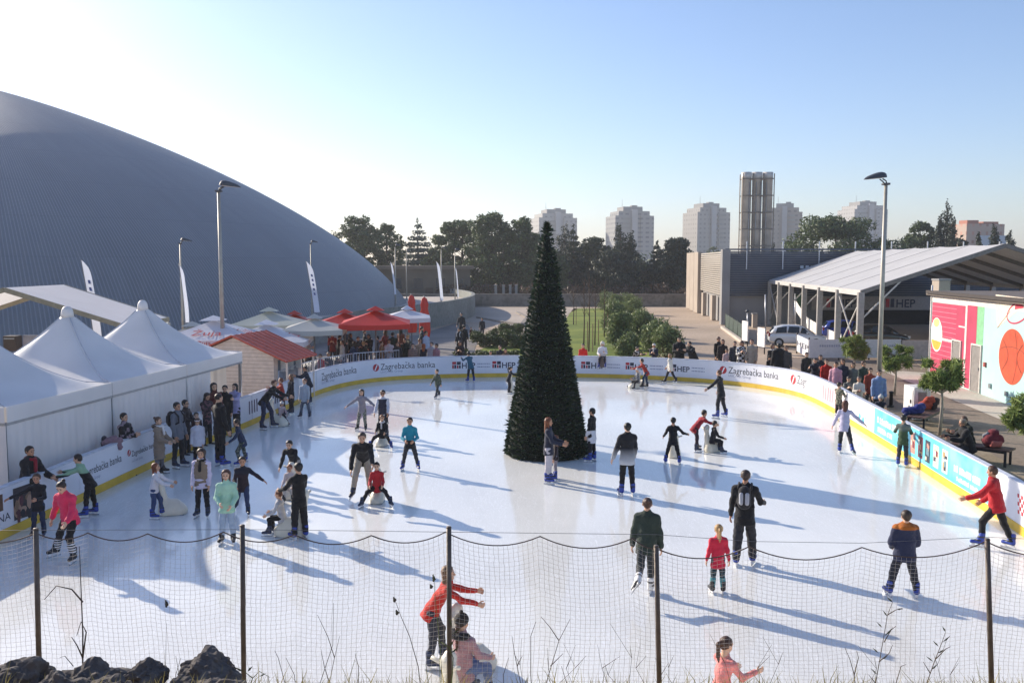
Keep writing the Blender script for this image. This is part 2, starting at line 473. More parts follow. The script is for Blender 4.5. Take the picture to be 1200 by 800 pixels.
_HS = {}
def hair_of(st):
    if st not in _HS: _HS[st] = hair_shape(st)
    return _HS[st]
def boot_mesh(name, col):
    m = mat('boot_' + col, col, .45, bump=.1, var=.15, scale=12)
    dk = mat('boot_trim', '#20242a', .5)
    v = Vol((-.08, -.16, .07), (.08, .24, .36), .011)
    v.cap((0, -.05, .135), (0, .14, .122), .052, .040, k=.03); v.cap((0, -.045, .14), (0, -.05, .30), .056, .060, k=.03)
    v.cap((0, .02, .15), (0, -.01, .22), .045, .05, k=.04)
    v.cut((0, 0, -1), -.088); v.cut((0, 0, 1), .325)
    V, Q = v.surf(); c = V[Q].mean(1)
    mi = ((c[:, 2] < .102) | (np.abs(c[:, 2] - .25) < .016) | ((np.abs(c[:, 2] - .17) < .014) & (c[:, 1] > -.03))).astype(int)
    return np_mesh(name, V, Q, [m, dk], True, mi)
def blade_mesh():
    mb = MB(); st = mat('blade_steel', '#b8bcc2', .25, 1.0, .05)
    hol = mat('blade_holder', '#e6e6e8', .4)
    mb.box((0, .03, .018), (.005, .31, .036), m=0)
    for y in (-.07, .11): mb.prism([(-.016, y - .03), (.016, y - .03), (.016, y + .03), (-.016, y + .03)], .034, .089, 1)
    mb.box((0, .02, .044), (.016, .24, .016), m=1)
    return mb.mesh('blade', [st, hol])
def shoe_mesh(name, col):
    m = mat('shoe_' + col, col, .6, bump=.1, var=.15, scale=12); so_ = mat('shoe_sole', '#d8d4cc', .7)
    v = Vol((-.08, -.14, -.02), (.08, .22, .18), .011)
    v.cap((0, -.05, .045), (0, .13, .038), .048, .038, k=.03); v.cap((0, -.045, .06), (0, -.045, .12), .046, .046, k=.03)
    v.cut((0, 0, -1), 0); v.cut((0, 0, 1), .13)
    V, Q = v.surf(); mi = (V[Q].mean(1)[:, 2] < .02).astype(int)
    return np_mesh(name, V, Q, [m, so_], True, mi)
_BT, _SH = {}, {}
BLADE = blade_mesh()
SKATEC = {'blue': '#28429a', 'black': '#1a1b20', 'white': '#e4e2de', 'navy': '#22304f'}

# ------------------------------------------------------------------ people: poses.  leg = (flex, abduct, knee), arm = (flex, abduct, elbow, inward)
POSES = dict(
    stand=dict(L=(2, 4, 4), R=(-1, 5, 3), AL=(4, 6, 14, 4), AR=(2, 7, 18, 4)),
    apart=dict(L=(6, 15, 10), R=(2, 14, 8), AL=(6, 11, 22, 6), AR=(2, 12, 20, 6)),
    pockets=dict(L=(2, 5, 4), R=(3, 6, 8), AL=(-8, 20, 48, 34), AR=(-8, 20, 48, 34)),
    folded=dict(L=(1, 4, 2), R=(4, 6, 6), AL=(22, 8, 78, 50), AR=(24, 8, 80, 50)),
    phone=dict(L=(1, 4, 3), R=(3, 5, 5), AL=(22, 6, 95, 30), AR=(24, 6, 98, 30), hp=18),
    glideL=dict(lean=12, L=(24, 4, 34), R=(-22, 14, 18), AL=(-14, 15, 26, 6), AR=(26, 10, 34, 6)),
    glideR=dict(lean=12, R=(24, 4, 34), L=(-22, 14, 18), AR=(-14, 15, 26, 6), AL=(26, 10, 34, 6)),
    strideR=dict(lean=16, L=(30, 4, 44), R=(-8, 30, 6), AL=(26, 14, 30, 8), AR=(-22, 26, 20, 4)),
    strideL=dict(lean=16, R=(30, 4, 44), L=(-8, 30, 6), AR=(26, 14, 30, 8), AL=(-22, 26, 20, 4)),
    push=dict(lean=34, L=(26, 6, 24), R=(4, 8, 14), AL=(62, 8, 14, 6), AR=(60, 8, 16, 6), hp=-12),
    bend=dict(lean=58, L=(30, 7, 22), R=(18, 8, 16), AL=(34, 8, 10, 4), AR=(30, 8, 14, 4), hp=-14),
    sit=dict(lean=8, L=(82, 8, 84), R=(80, 8, 80), AL=(24, 10, 40, 10), AR=(26, 10, 42, 10)),
    sitwide=dict(lean=4, L=(74, 36, 58), R=(72, 36, 56), AL=(28, 12, 44, 14), AR=(28, 12, 44, 14)),
    sitstretch=dict(lean=-4, L=(74, 8, 28), R=(78, 6, 46), AL=(10, 12, 60, 26), AR=(10, 12, 60, 26)),
    sitlean=dict(lean=34, L=(84, 12, 84), R=(84, 12, 84), AL=(46, 10, 62, 24), AR=(46, 10, 62, 24), hp=16),
    onboard=dict(lean=26, L=(10, 5, 8), R=(-4, 7, 4), AL=(64, 14, 44, 18), AR=(60, 16, 48, 18), hp=-6),
    armsout=dict(lean=6, L=(10, 6, 12), R=(-2, 12, 8), AL=(8, 52, 16, 0), AR=(8, 52, 16, 0)),
    armsL=dict(lean=8, L=(10, 6, 14), R=(-4, 12, 10), AL=(30, 52, 10, 0), AR=(4, 22, 30, 6)),
    armsR=dict(lean=8, R=(10, 6, 14), L=(-4, 12, 10), AR=(26, 56, 10, 0), AL=(4, 22, 30, 6)),
    walk=dict(lean=4, L=(24, 3, 8), R=(-18, 3, 14), AL=(-18, 8, 14, 4), AR=(20, 8, 22, 4)),
)
def nrm(v): return v / np.linalg.norm(v)
SKIN = ['#c79a7d', '#d3a98d', '#bd8c6e', '#cfa183']
PCOUNT = [0]
def person(loc, head, pose, label, H, jk, tr, hair=('short', '#2a201a'), skate='blue', shoe='#2a2a2e', group=None,
           lod=0, hipat=False, hem=.08, puff=.0, quilt=False, vest=None, coat=0, skirt=None, hat=None, band=None, scarf=None, pack=None,
           hood=None, fur=None, lean=None, hp=0, hy=0, tw=0, leg=None, arm=None, grip=False, fat=1.0, trfat=1.0, socks=None, S=None, zbase=0.0, glasses=False, cuff=None):
    PCOUNT[0] += 1; rs = np.random.default_rng(100 + PCOUNT[0])
    p = dict(POSES[pose]); p.update(leg or {}); p.update(arm or {})
    ln = R_(p.get('lean', 0) if lean is None else lean); hpd = R_(p.get('hp', 0) + hp)
    jit = lambda t: tuple(q + rs.normal() * 2.0 for q in t)
    def skel(s):
        hh = (.138 + max(0, 1.75 - s) * .055) * s
        leg_l = s - hh - .045 * s - .30 * s - .042 * s
        lt, ls = leg_l * .505, leg_l * .495
        K = dict(hh=hh, s=s)
        for k_, sg in (('L', -1), ('R', 1)):
            fl, ab, kn = [R_(q) for q in p[k_]]
            hip = np.array((sg * .047 * s, 0, 0))
            d1 = np.array((sg * math.sin(ab), math.sin(fl) * math.cos(ab), -math.cos(fl) * math.cos(ab)))
            a2 = ab * .75
            d2 = np.array((sg * math.sin(a2), math.sin(fl - kn) * math.cos(a2), -math.cos(fl - kn) * math.cos(a2)))
            K['hip' + k_] = hip; K['kn' + k_] = hip + lt * d1; K['an' + k_] = hip + lt * d1 + ls * d2; K['ds' + k_] = d2
        c, s_ = math.cos(R_(tw)), math.sin(R_(tw))
        r = np.array((c, -s_, 0)); f0 = np.array((s_, c, 0)); z = np.array((0, 0, 1.0))
        t = math.cos(ln) * z + math.sin(ln) * f0
        t2 = math.cos(ln * 1.12) * z + math.sin(ln * 1.12) * f0
        f = np.cross(t, r)
        mid = t * .15 * s; scn = mid + t2 * .15 * s
        K.update(r=r, f0=f0, t=t, f=f, mid=mid, sc=scn)
        for k_, sg in (('L', -1), ('R', 1)):
            fl, ab, el, iw = [R_(q) for q in p['A' + k_]]
            sh = scn + r * sg * .098 * s * fat - t2 * .02 * s
            d1 = math.sin(ab) * sg * r + math.cos(ab) * (math.sin(fl) * f0 - math.cos(fl) * z)
            a2 = ab - iw
            d2 = math.sin(a2) * sg * r + math.cos(a2) * (math.sin(fl + el) * f0 - math.cos(fl + el) * z)
            K['sh' + k_] = sh; K['el' + k_] = sh + d1 * .172 * s; K['wr' + k_] = K['el' + k_] + d2 * .145 * s; K['df' + k_] = d2
        a = ln * .55 - hpd * -1
        a = ln * .5 + hpd
        hz = math.cos(a) * z + math.sin(a) * f0
        b = R_(hy)
        hr = math.cos(b) * r - math.sin(b) * f0
        hf = np.cross(hz, hr); hf = nrm(hf); hr = np.cross(hf, hz)
        K['hb'] = scn + t2 * .012 * s + (t2 * .5 + hz * .5) * .038 * s
        K['hM'] = np.stack([hr, hf, hz], 1)
        K['top'] = (K['hb'] + hz * hh)[2]
        return K
    ank = .085 + .075 if skate else .085
    if S is None:
        s = H * .9
        for _ in range(4):
            K = skel(s); an = ank * (s / 1.72) ** .7
            tot = K['top'] - min(K['anL'][2], K['anR'][2]) + an
            s = min(2.0, max(.7, s * H / tot))
    else: s = S
    K = skel(s); fs = (s / 1.72) ** .7; an = ank * fs
    zo = an - min(K['anL'][2], K['anR'][2])
    cx = (K['anL'] + K['anR']) / 2
    if hipat: cx = np.zeros(3)
    off = np.array((-cx[0], -cx[1], zo))
    for k_ in ('hipL', 'hipR', 'knL', 'knR', 'anL', 'anR', 'mid', 'sc', 'shL', 'shR', 'elL', 'elR', 'wrL', 'wrR', 'hb'): K[k_] = K[k_] + off
    pel = off
    pts = np.array([K[k_] for k_ in ('hipL', 'hipR', 'knL', 'knR', 'anL', 'anR', 'sc', 'shL', 'shR', 'elL', 'elR', 'wrL', 'wrR', 'hb')])
    lo, hi = pts.min(0) - .17 * s, pts.max(0) + .17 * s
    fw = K['f']
    h = (.021 if lod else .027) * (s / 1.7) ** .5
    root = local_thing('person', label, 'person', (loc[0], loc[1], loc[2] + zbase), -R_(head), group)
    # body
    v = Vol(lo, hi, h * 1.25)
    v.cap(pel, K['mid'], .072 * s, .066 * s, fw=fw, asp=.68, k=.03); v.cap(K['mid'], K['sc'] - K['t'] * .05 * s, .066 * s, .085 * s, fw=fw, asp=.66, k=.04)
    v.cap(K['shL'], K['shR'], .034 * s, k=.04); v.cap(K['sc'], K['hb'], .036 * s, .034 * s, k=.03)
    for k_ in 'LR':
        v.cap(K['hip' + k_], K['kn' + k_], .052 * s, .034 * s, k=.03); v.cap(K['kn' + k_], K['an' + k_], .034 * s, .023 * s, k=.02)
        v.cap(K['sh' + k_], K['el' + k_], .029 * s, .023 * s, k=.03); v.cap(K['el' + k_], K['wr' + k_], .023 * s, .018 * s, k=.015)
    V, Q = v.surf()
    Vs, Qs, Ms = [V], [Q], [np.zeros(len(Q), int)]
    n0 = len(V)
    hv, hq, hm = HEADS[lod]
    Vs.append(put(hv * np.array((1, 1, 1)) * K['hh'], K['hM'], K['hb'])); Qs.append(hq + n0); Ms.append(hm); n0 += len(hv)
    hv, hq = HANDS[('grip' if grip else 'relax', lod)]
    for k_, sg in (('L', -1), ('R', 1)):
        d = K['df' + k_]; zax = -nrm(d)
        xa = sg * K['r']; xa = xa - zax * (xa @ zax)
        if np.linalg.norm(xa) < .1: xa = np.array((0, 0, 1.0)) - zax * zax[2]
        xa = nrm(xa); ya = np.cross(zax, xa)
        V2 = hv.copy()
        if sg < 0: V2[:, 1] *= -1
        q2 = hq[:, ::-1] if sg < 0 else hq
        Vs.append(put(V2 * .105 * s, np.stack([xa, ya, zax], 1), K['wr' + k_] + d * .012 * s)); Qs.append(q2 + n0); Ms.append(np.zeros(len(hq), int)); n0 += len(hv)
    skm = mat('skin_%d' % (PCOUNT[0] % 4), SKIN[PCOUNT[0] % 4], .55, var=.08, scale=20)
    me = np_mesh('body', np.concatenate(Vs), np.concatenate(Qs), [skm, mat('eye', '#1b1614', .3), mat('lips', '#a8645a', .5), mat('brow', '#3a2a20', .8)], True, np.concatenate(Ms))
    link('body', me, root, False)
    # trousers
    trc = cloth(tr) if isinstance(tr, str) else cloth(*tr[:1], **tr[1])
    v = Vol(lo, hi, h); tf = trfat
    v.cap(pel - K['t'] * .01 * s, pel + K['t'] * .07 * s, .082 * s, .078 * s, fw=fw, asp=.72, k=.03)
    for k_ in 'LR':
        e = K['an' + k_] + (K['kn' + k_] - K['an' + k_]) * .04
        v.cap(K['hip' + k_], K['kn' + k_], .056 * s, .043 * s * tf, k=.03); v.cap(K['kn' + k_], e, .042 * s * tf, .034 * s * tf, k=.02)
    v.fold(.005, 34, PCOUNT[0])
    V, Q = v.surf(); link('trousers', np_mesh('trousers', V, Q, trc), root, False)
    if socks:
        v = Vol(lo, hi, h)
        for k_ in 'LR':
            v = Vol(lo, hi, h); e = K['an' + k_]; v.cap(e + (K['kn' + k_] - e) * .1, e + (K['kn' + k_] - e) * .62, .040 * s, .046 * s, k=.01)
            V, Q = v.surf(); link('sock', np_mesh('sock', V, Q, cloth(*socks[:1], **socks[1]) if not isinstance(socks, str) else cloth(socks)), root, False)
    # jacket
    jc = cloth(jk) if isinstance(jk, str) else cloth(*jk[:1], **jk[1])
    pf = puff * s
    v = Vol(lo - .05, hi + .05, h)
    hb_ = pel - K['t'] * hem * s
    v.cap(hb_, K['mid'], .106 * s * fat + pf, .085 * s * fat + pf, fw=fw, asp=.80, k=.03)
    v.cap(K['mid'], K['sc'] - K['t'] * .05 * s, .080 * s * fat + pf, .098 * s * fat + pf, fw=fw, asp=.66, k=.04)
    v.cap(K['shL'], K['shR'], .038 * s + pf * .5, k=.04)
    v.cap(K['sc'] + K['t'] * .0, K['sc'] + K['t'] * .035 * s, .050 * s + pf * .3, .045 * s + pf * .3, k=.02)
    if hood: v.cap(K['sc'] - K['f'] * .05 * s - K['r'] * .045 * s, K['sc'] - K['f'] * .05 * s + K['r'] * .045 * s, .045 * s, k=.03)
    if coat:
        dn = np.array((0, 0, -1.0)) if ln < .5 else -K['t']
        v.cap(hb_, hb_ + dn * coat * s, .09 * s * fat + pf, .105 * s * fat + pf, fw=fw, asp=.78, k=.03)
        v.cut(tuple(dn), float((hb_ + dn * coat * s) @ dn))
    else: v.cut(tuple(-K['t']), float((hb_ - K['t'] * .02 * s) @ -K['t']))
    for k_ in 'LR':
        v.cap(K['sh' + k_], K['el' + k_], .037 * s + pf * .6, .033 * s + pf * .6, k=.03)
        v.cap(K['el' + k_], K['wr' + k_], .034 * s + pf * .6, .027 * s + pf * .5, k=.015)
    if quilt: v.quilt(.008, .085)
    v.fold(.0062, 28, PCOUNT[0] * 1.7)
    V, Q = v.surf(); link('jacket', np_mesh('jacket', V, Q, jc), root, False)
    if vest:
        v = Vol(lo - .05, hi + .05, h); q = .022 * s
        v.cap(hb_ - K['t'] * .01 * s, K['mid'], .092 * s + q, .090 * s + q, fw=fw, asp=.72, k=.03)
        v.cap(K['mid'], K['sc'] - K['t'] * .04 * s, .090 * s + q, .10 * s + q * .6, fw=fw, asp=.68, k=.04)
        v.cut(tuple(-K['t']), float(hb_ @ -K['t'])); v.cut(tuple(K['t']), float((K['sc'] + K['t'] * .015 * s) @ K['t']))
        v.quilt(.007, .09)
        V, Q = v.surf(); link('vest', np_mesh('vest', V, Q, cloth(vest)), root, False)
    if skirt:
        v = Vol(lo - .1, hi + .1, h)
        v.cap(pel + K['t'] * .02 * s, (K['knL'] + K['knR']) / 2 + np.array((0, 0, -.04)) * s, .1 * s, .15 * s, fw=(0, 1, 0), asp=.8, k=.03)
        kz = ((K['knL'] + K['knR']) / 2)[2] - .06 * s
        v.cut((0, 0, -1), -kz); v.fold(.008, 25, 1)
        V, Q = v.surf(); link('skirt', np_mesh('skirt', V, Q, cloth(skirt)), root, False)
    if scarf:
        v = Vol(lo, hi, h * .8); a0 = K['sc'] + K['t'] * .03 * s
        for i in range(8):
            a, b = 2 * math.pi * i / 8, 2 * math.pi * (i + 1) / 8
            v.cap(a0 + (K['r'] * math.cos(a) + K['f'] * math.sin(a)) * .052 * s, a0 + (K['r'] * math.cos(b) + K['f'] * math.sin(b)) * .052 * s, .022 * s, k=.01)
        v.cap(a0 + K['f'] * .08 * s, a0 + K['f'] * .10 * s - K['t'] * .14 * s, .022 * s, .024 * s, k=.01)
        V, Q = v.surf(); link('scarf', np_mesh('scarf', V, Q, cloth(scarf)), root, False)
    if fur:
        v = Vol(lo, hi, h); a0 = K['sc'] + K['t'] * .03 * s - K['f'] * .03 * s
        for i in range(8):
            a, b = math.pi * (i / 8 + 1) - .3, math.pi * ((i + 1) / 8 + 1) + .05
            v.cap(a0 + (K['r'] * math.cos(a) * .075 + K['f'] * math.sin(a) * .06) * s, a0 + (K['r'] * math.cos(b) * .075 + K['f'] * math.sin(b) * .06) * s, .03 * s, k=.01)
        v.fold(.006, 70, 1)
        V, Q = v.surf(); link('fur_collar', np_mesh('fur_collar', V, Q, cloth(fur)), root, False)
    if pack:
        v = Vol(lo - .25, hi + .25, h * .8); a0 = K['mid'] + K['t'] * .06 * s - K['f'] * .13 * s
        pack, pocket = pack if isinstance(pack, tuple) else (pack, pack)
        v.cap(a0 - K['t'] * .055 * s, a0 + K['t'] * .065 * s, .072 * s, .064 * s, fw=fw, asp=.7, k=.02)
        V, Q = v.surf(); bk = link('backpack', np_mesh('backpack', V, Q, cloth(pack)), root, False)
        v = Vol(lo - .25, hi + .25, h * .8)
        for q in (-1, 1): v.cap(a0 - K['t'] * .05 * s - K['f'] * .04 * s + K['r'] * q * .03 * s, a0 + K['t'] * .04 * s - K['f'] * .036 * s + K['r'] * q * .03 * s, .024 * s, k=.005)
        V, Q = v.surf(); o = link('pocket', np_mesh('pocket', V, Q, cloth(pocket)), root, False); o.parent = bk
        mb = MB()
        for sg in (-1, 1):
            b0 = K['sc'] + sg * K['r'] * .065 * s
            mb.tube([b0 - K['f'] * .085 * s, b0 + K['t'] * .045 * s + K['f'] * .0, b0 + K['f'] * .075 * s - K['t'] * .02 * s, b0 + K['f'] * .085 * s - K['t'] * .12 * s, b0 - K['f'] * .06 * s - K['t'] * .2 * s + sg * K['r'] * .03 * s], .014 * s, 6)
        o = mb.obj('strap', cloth(pack), None, True); o.parent = bk
    # hair, hats
    def onhead(nm_, st, col, sc_=1.0):
        V, Q = hair_of(st)
        m = mat('hair_' + col, col, .5, var=.3, scale=14, bump=.3, bscale=90) if nm_ == 'hair' else cloth(col)
        link(nm_, np_mesh(nm_, put(V * K['hh'] * sc_, K['hM'], K['hb']), Q, m), root, False)
    if hair: onhead('hair', hair[0], hair[1])
    if hat: onhead('hat', hat[0], hat[1])
    if band: onhead('headband', 'band', band)
    if hood and isinstance(hood, str): onhead('hood', 'hood', hood)
    if glasses:
        mb = MB()
        for sg in (-1, 1): mb.box((sg * .14, .375, .487), (.19, .03, .12))
        mb.box((0, .385, .50), (.1, .02, .025))
        for sg in (-1, 1): mb.bar((sg * .235, .37, .50), (sg * .36, -.02, .50), .02, .03)
        mb.v = [tuple(K['hM'] @ (np.array(q) * K['hh']) + K['hb']) for q in mb.v]
        o = mb.obj('sunglasses', mat('dark_lens', '#0c0c0e', .15), None); o.parent = root
    # feet
    for k_, sg in (('L', -1), ('R', 1)):
        a = K['an' + k_]; lift = a[2] - an
        zax = np.array((0, 0, 1.0)) if lift < .05 else nrm(-K['ds' + k_])
        yaw = sg * (8 + max(0, p[k_][1]) * .5)
        yf = np.array((math.sin(R_(yaw)), math.cos(R_(yaw)), 0)); yf = nrm(yf - zax * (yf @ zax)); xa = np.cross(yf, zax)
        M4 = Matrix([list(xa) + [0], list(yf) + [0], list(zax) + [0], [0, 0, 0, 1]]).to_4x4()
        M4 = Matrix(((xa[0], yf[0], zax[0], 0), (xa[1], yf[1], zax[1], 0), (xa[2], yf[2], zax[2], 0), (0, 0, 0, 1)))
        if skate:
            if skate not in _BT: _BT[skate] = boot_mesh('skate', SKATEC[skate])
            me = _BT[skate]; dz = .16
        else:
            if shoe not in _SH: _SH[shoe] = shoe_mesh('shoe', shoe)
            me = _SH[shoe]; dz = .085
        o = bpy.data.objects.new('skate' if skate else 'shoe', me); COL.objects.link(o); o.parent = root
        pos = a - zax * dz * fs + yf * .045 * fs
        o.matrix_local = Matrix.Translation(Vector(pos)) @ M4 @ Matrix.Scale(fs, 4)
        if skate:
            b = bpy.data.objects.new('blade', BLADE); COL.objects.link(b); b.parent = o
    return root
def P(px, yt, yf, head, pose, label, jk, tr, **k):
    """a person whose feet stand at picture point (px, yf) and whose crown reaches yt"""
    H = (yf - yt) * HCAM / (yf - 308.0)
    if 'lod' not in k: k['lod'] = 1 if (yf - yt) > 58 else 0
    return person(W(px, yf, k.pop('ground', 0.0)), head, pose, label, H, jk, tr, **k)
# ------------------------------------------------------------------ ground and ice
def ice_mat():
    m, t, b = nm('ice')
    tc = t.nodes.new('ShaderNodeTexCoord')
    n = t.nodes.new('ShaderNodeTexNoise'); n.inputs['Scale'].default_value = 0.22; n.inputs['Detail'].default_value = 6
    mp = t.nodes.new('ShaderNodeMapping'); mp.inputs['Scale'].default_value = (1, .6, 1)
    t.links.new(tc.outputs['Object'], mp.inputs[0]); t.links.new(mp.outputs[0], n.inputs['Vector'])
    r = t.nodes.new('ShaderNodeValToRGB')
    r.color_ramp.elements[0].position = .38; r.color_ramp.elements[0].color = (.71, .705, .67, 1)
    r.color_ramp.elements[1].position = .64; r.color_ramp.elements[1].color = (.865, .868, .825, 1)
    t.links.new(n.outputs['Fac'], r.inputs['Fac'])
    # skate scratches: thin pale curved lines
    sc_ = None
    for i, (ang, s) in enumerate(((.4, 5.5), (-.7, 7.0), (1.3, 6.2))):
        m2 = t.nodes.new('ShaderNodeMapping'); m2.inputs['Rotation'].default_value = (0, 0, ang); m2.inputs['Scale'].default_value = (s, .16 * s, 1)
        t.links.new(tc.outputs['Object'], m2.inputs[0])
        n3 = t.nodes.new('ShaderNodeTexNoise'); n3.inputs['Scale'].default_value = 1.3; n3.inputs['Detail'].default_value = 2; n3.inputs['Distortion'].default_value = .6
        t.links.new(m2.outputs[0], n3.inputs['Vector'])
        s1 = t.nodes.new('ShaderNodeMath'); s1.operation = 'SUBTRACT'; s1.inputs[1].default_value = .5; t.links.new(n3.outputs['Fac'], s1.inputs[0])
        s2 = t.nodes.new('ShaderNodeMath'); s2.operation = 'ABSOLUTE'; t.links.new(s1.outputs[0], s2.inputs[0])
        s3 = t.nodes.new('ShaderNodeMath'); s3.operation = 'LESS_THAN'; s3.inputs[1].default_value = .0055; t.links.new(s2.outputs[0], s3.inputs[0])
        if sc_ is None: sc_ = s3
        else:
            mx = t.nodes.new('ShaderNodeMath'); mx.operation = 'MAXIMUM'; t.links.new(sc_.outputs[0], mx.inputs[0]); t.links.new(s3.outputs[0], mx.inputs[1]); sc_ = mx
    mix = t.nodes.new('ShaderNodeMix'); mix.data_type = 'RGBA'; mix.inputs[7].default_value = (.91, .91, .90, 1)
    fm = t.nodes.new('ShaderNodeMath'); fm.operation = 'MULTIPLY'; fm.inputs[1].default_value = .65; t.links.new(sc_.outputs[0], fm.inputs[0])
    t.links.new(fm.outputs[0], mix.inputs[0]); t.links.new(r.outputs['Color'], mix.inputs[6])
    t.links.new(mix.outputs[2], b.inputs['Base Color'])
    b.inputs['Roughness'].default_value = .5; b.inputs['IOR'].default_value = 1.31
    b.inputs['Specular IOR Level'].default_value = .2
    b.inputs['Coat Weight'].default_value = .9; b.inputs['Coat IOR'].default_value = 1.34
    n4 = t.nodes.new('ShaderNodeTexNoise'); n4.inputs['Scale'].default_value = .35; n4.inputs['Detail'].default_value = 5
    t.links.new(tc.outputs['Object'], n4.inputs['Vector'])
    rr = t.nodes.new('ShaderNodeMapRange'); rr.inputs[1].default_value = .35; rr.inputs[2].default_value = .65; rr.inputs[3].default_value = .03; rr.inputs[4].default_value = .13
    t.links.new(n4.outputs['Fac'], rr.inputs[0]); ra = t.nodes.new('ShaderNodeMath'); ra.operation = 'MULTIPLY_ADD'; ra.inputs[1].default_value = .12; t.links.new(sc_.outputs[0], ra.inputs[0]); t.links.new(rr.outputs[0], ra.inputs[2]); t.links.new(ra.outputs[0], b.inputs['Coat Roughness'])
    n5 = t.nodes.new('ShaderNodeTexNoise'); n5.inputs['Scale'].default_value = 2.2; n5.inputs['Detail'].default_value = 4
    t.links.new(tc.outputs['Object'], n5.inputs['Vector'])
    bp = t.nodes.new('ShaderNodeBump'); bp.inputs['Strength'].default_value = .10; bp.inputs['Distance'].default_value = .03
    t.links.new(n5.outputs['Fac'], bp.inputs['Height']); t.links.new(bp.outputs['Normal'], b.inputs['Coat Normal'])
    return m
def ground_mat(name, c1, c2, c3, s1=.25, s2=9.0, bump=.3):
    m, t, b = nm(name)
    tc = t.nodes.new('ShaderNodeTexCoord')
    n = t.nodes.new('ShaderNodeTexNoise'); n.inputs['Scale'].default_value = s1; n.inputs['Detail'].default_value = 8
    n2 = t.nodes.new('ShaderNodeTexNoise'); n2.inputs['Scale'].default_value = s2; n2.inputs['Detail'].default_value = 5
    for q in (n, n2): t.links.new(tc.outputs['Object'], q.inputs['Vector'])
    r = t.nodes.new('ShaderNodeValToRGB'); r.color_ramp.elements[0].position = .38; r.color_ramp.elements[1].position = .62
    r.color_ramp.elements[0].color = C(c1); r.color_ramp.elements[1].color = C(c2)
    t.links.new(n.outputs['Fac'], r.inputs['Fac'])
    mx = t.nodes.new('ShaderNodeMix'); mx.data_type = 'RGBA'; mx.inputs[7].default_value = C(c3)
    mr = t.nodes.new('ShaderNodeMapRange'); mr.inputs[1].default_value = .45; mr.inputs[2].default_value = .7; mr.inputs[4].default_value = .6
    t.links.new(n2.outputs['Fac'], mr.inputs[0]); t.links.new(mr.outputs[0], mx.inputs[0])
    t.links.new(r.outputs['Color'], mx.inputs[6]); t.links.new(mx.outputs[2], b.inputs['Base Color'])
    b.inputs['Roughness'].default_value = .9; b.inputs['Specular IOR Level'].default_value = .25
    bp = t.nodes.new('ShaderNodeBump'); bp.inputs['Strength'].default_value = bump; bp.inputs['Distance'].default_value = .03
    t.links.new(n2.outputs['Fac'], bp.inputs['Height']); t.links.new(bp.outputs['Normal'], b.inputs['Normal'])
    return m
def sheet(name, pts, z, m):
    mb = MB(); mb.add([(p[0], p[1], z) for p in pts], [tuple(range(len(pts)))])
    return tag(mb.obj(name, m), kind='structure')
GROUND = ground_mat('ground_dirt', '#7d7263', '#94887a', '#5e5a4a', .02, .6, .2)
PAVE = ground_mat('paving', '#ae9b87', '#bfab96', '#968470', .12, 6, .2)
ASPH = ground_mat('asphalt', '#7b7774', '#8a8581', '#656260', .3, 14, .3)
BROWN = ground_mat('brown_paving', '#7f7165', '#8f8175', '#695d52', .3, 10, .3)
CONC = ground_mat('pale_concrete', '#bdb2a6', '#c9bfb3', '#a89d92', .3, 8, .2)
LAWN = ground_mat('lawn', '#66752c', '#8a923e', '#55632a', .25, 3.0, .6)
SOIL = ground_mat('soil', '#8c7d69', '#9d8f7c', '#6f6353', .8, 12, .6)
sheet('ground', [(-1250, -60), (1250, -60), (1250, 1380), (-1250, 1380)], -.06, GROUND)
sheet('plaza', [(-60, 6), (70, 6), (75, 118), (-60, 118)], -.05, PAVE)
sheet('asphalt_path', [W(350, 470), W(345, 395), W(490, 392), W(537, 377), W(548, 380), W(560, 398), W(552, 421), W(480, 432)], -.035, ASPH)
sheet('lawn', [W(672, 361), W(706, 361), W(735, 382), W(775, 426), W(640, 432), W(548, 426), W(560, 410), W(590, 398), W(650, 392)], -.03, LAWN)
sheet('brown_path', [W(905, 418), W(1060, 418), W(1300, 545), W(1300, 650), W(1210, 600), W(1020, 470)], -.035, BROWN)
sheet('concrete_apron', [W(1030, 432), W(1088, 436), W(1300, 520), W(1300, 545), W(1172, 490)], -.03, CONC)
sheet('planting_bed', [W(1020, 470), W(1095, 490), W(1230, 570), W(1230, 605)], -.03, SOIL)
# the far road curve and its kerb line
sheet('far_road', [W(545, 377), W(545, 360), W(680, 360), W(668, 366), W(640, 386), W(600, 392), W(575, 378)], -.03, ground_mat('road', '#b3a596', '#bfb1a2', '#a09384', .1, 4, .15))
ROADK = mat('kerb_stone', '#8f867c', .9)
mb = MB()
kp = [W(560, 372), W(592, 378), W(612, 380), W(618, 372), W(606, 366)]
for a, b in zip(kp[:-1], kp[1:]): mb.bar(a + Vector((0, 0, .04)), b + Vector((0, 0, .04)), .4, .12)
tag(mb.obj('kerb', ROADK), kind='structure')

# rink outline (boards), closed loop, clockwise seen from above
ctrl = [W(x, y) for x, y in ((0, 633), (60, 605), (115, 578), (200, 538), (290, 500), (335, 480), (375, 461.5), (412, 451.5), (455, 446), (510, 443.2), (575, 441.8), (650, 441.8),
        (720, 443), (790, 446), (850, 450.5), (900, 457), (940, 466), (972, 481), (1001, 500), (1050, 531), (1100, 564), (1156, 600), (1200, 629))]
l0, r0 = ctrl[0], ctrl[-1]
ctrl = [Vector((l0.x - .09 * (l0.y - 12.5), 12.5, 0))] + ctrl + [Vector((r0.x - .14 * (r0.y - 12.5), 12.5, 0))]
a, b = ctrl[0], ctrl[-1]
ctrl += [Vector((b.x - .9, 10.3, 0)), Vector((b.x - 3.2, 9.5, 0)), Vector((0, 9.5, 0)), Vector((a.x + 3.0, 9.5, 0)), Vector((a.x + .7, 10.3, 0))]
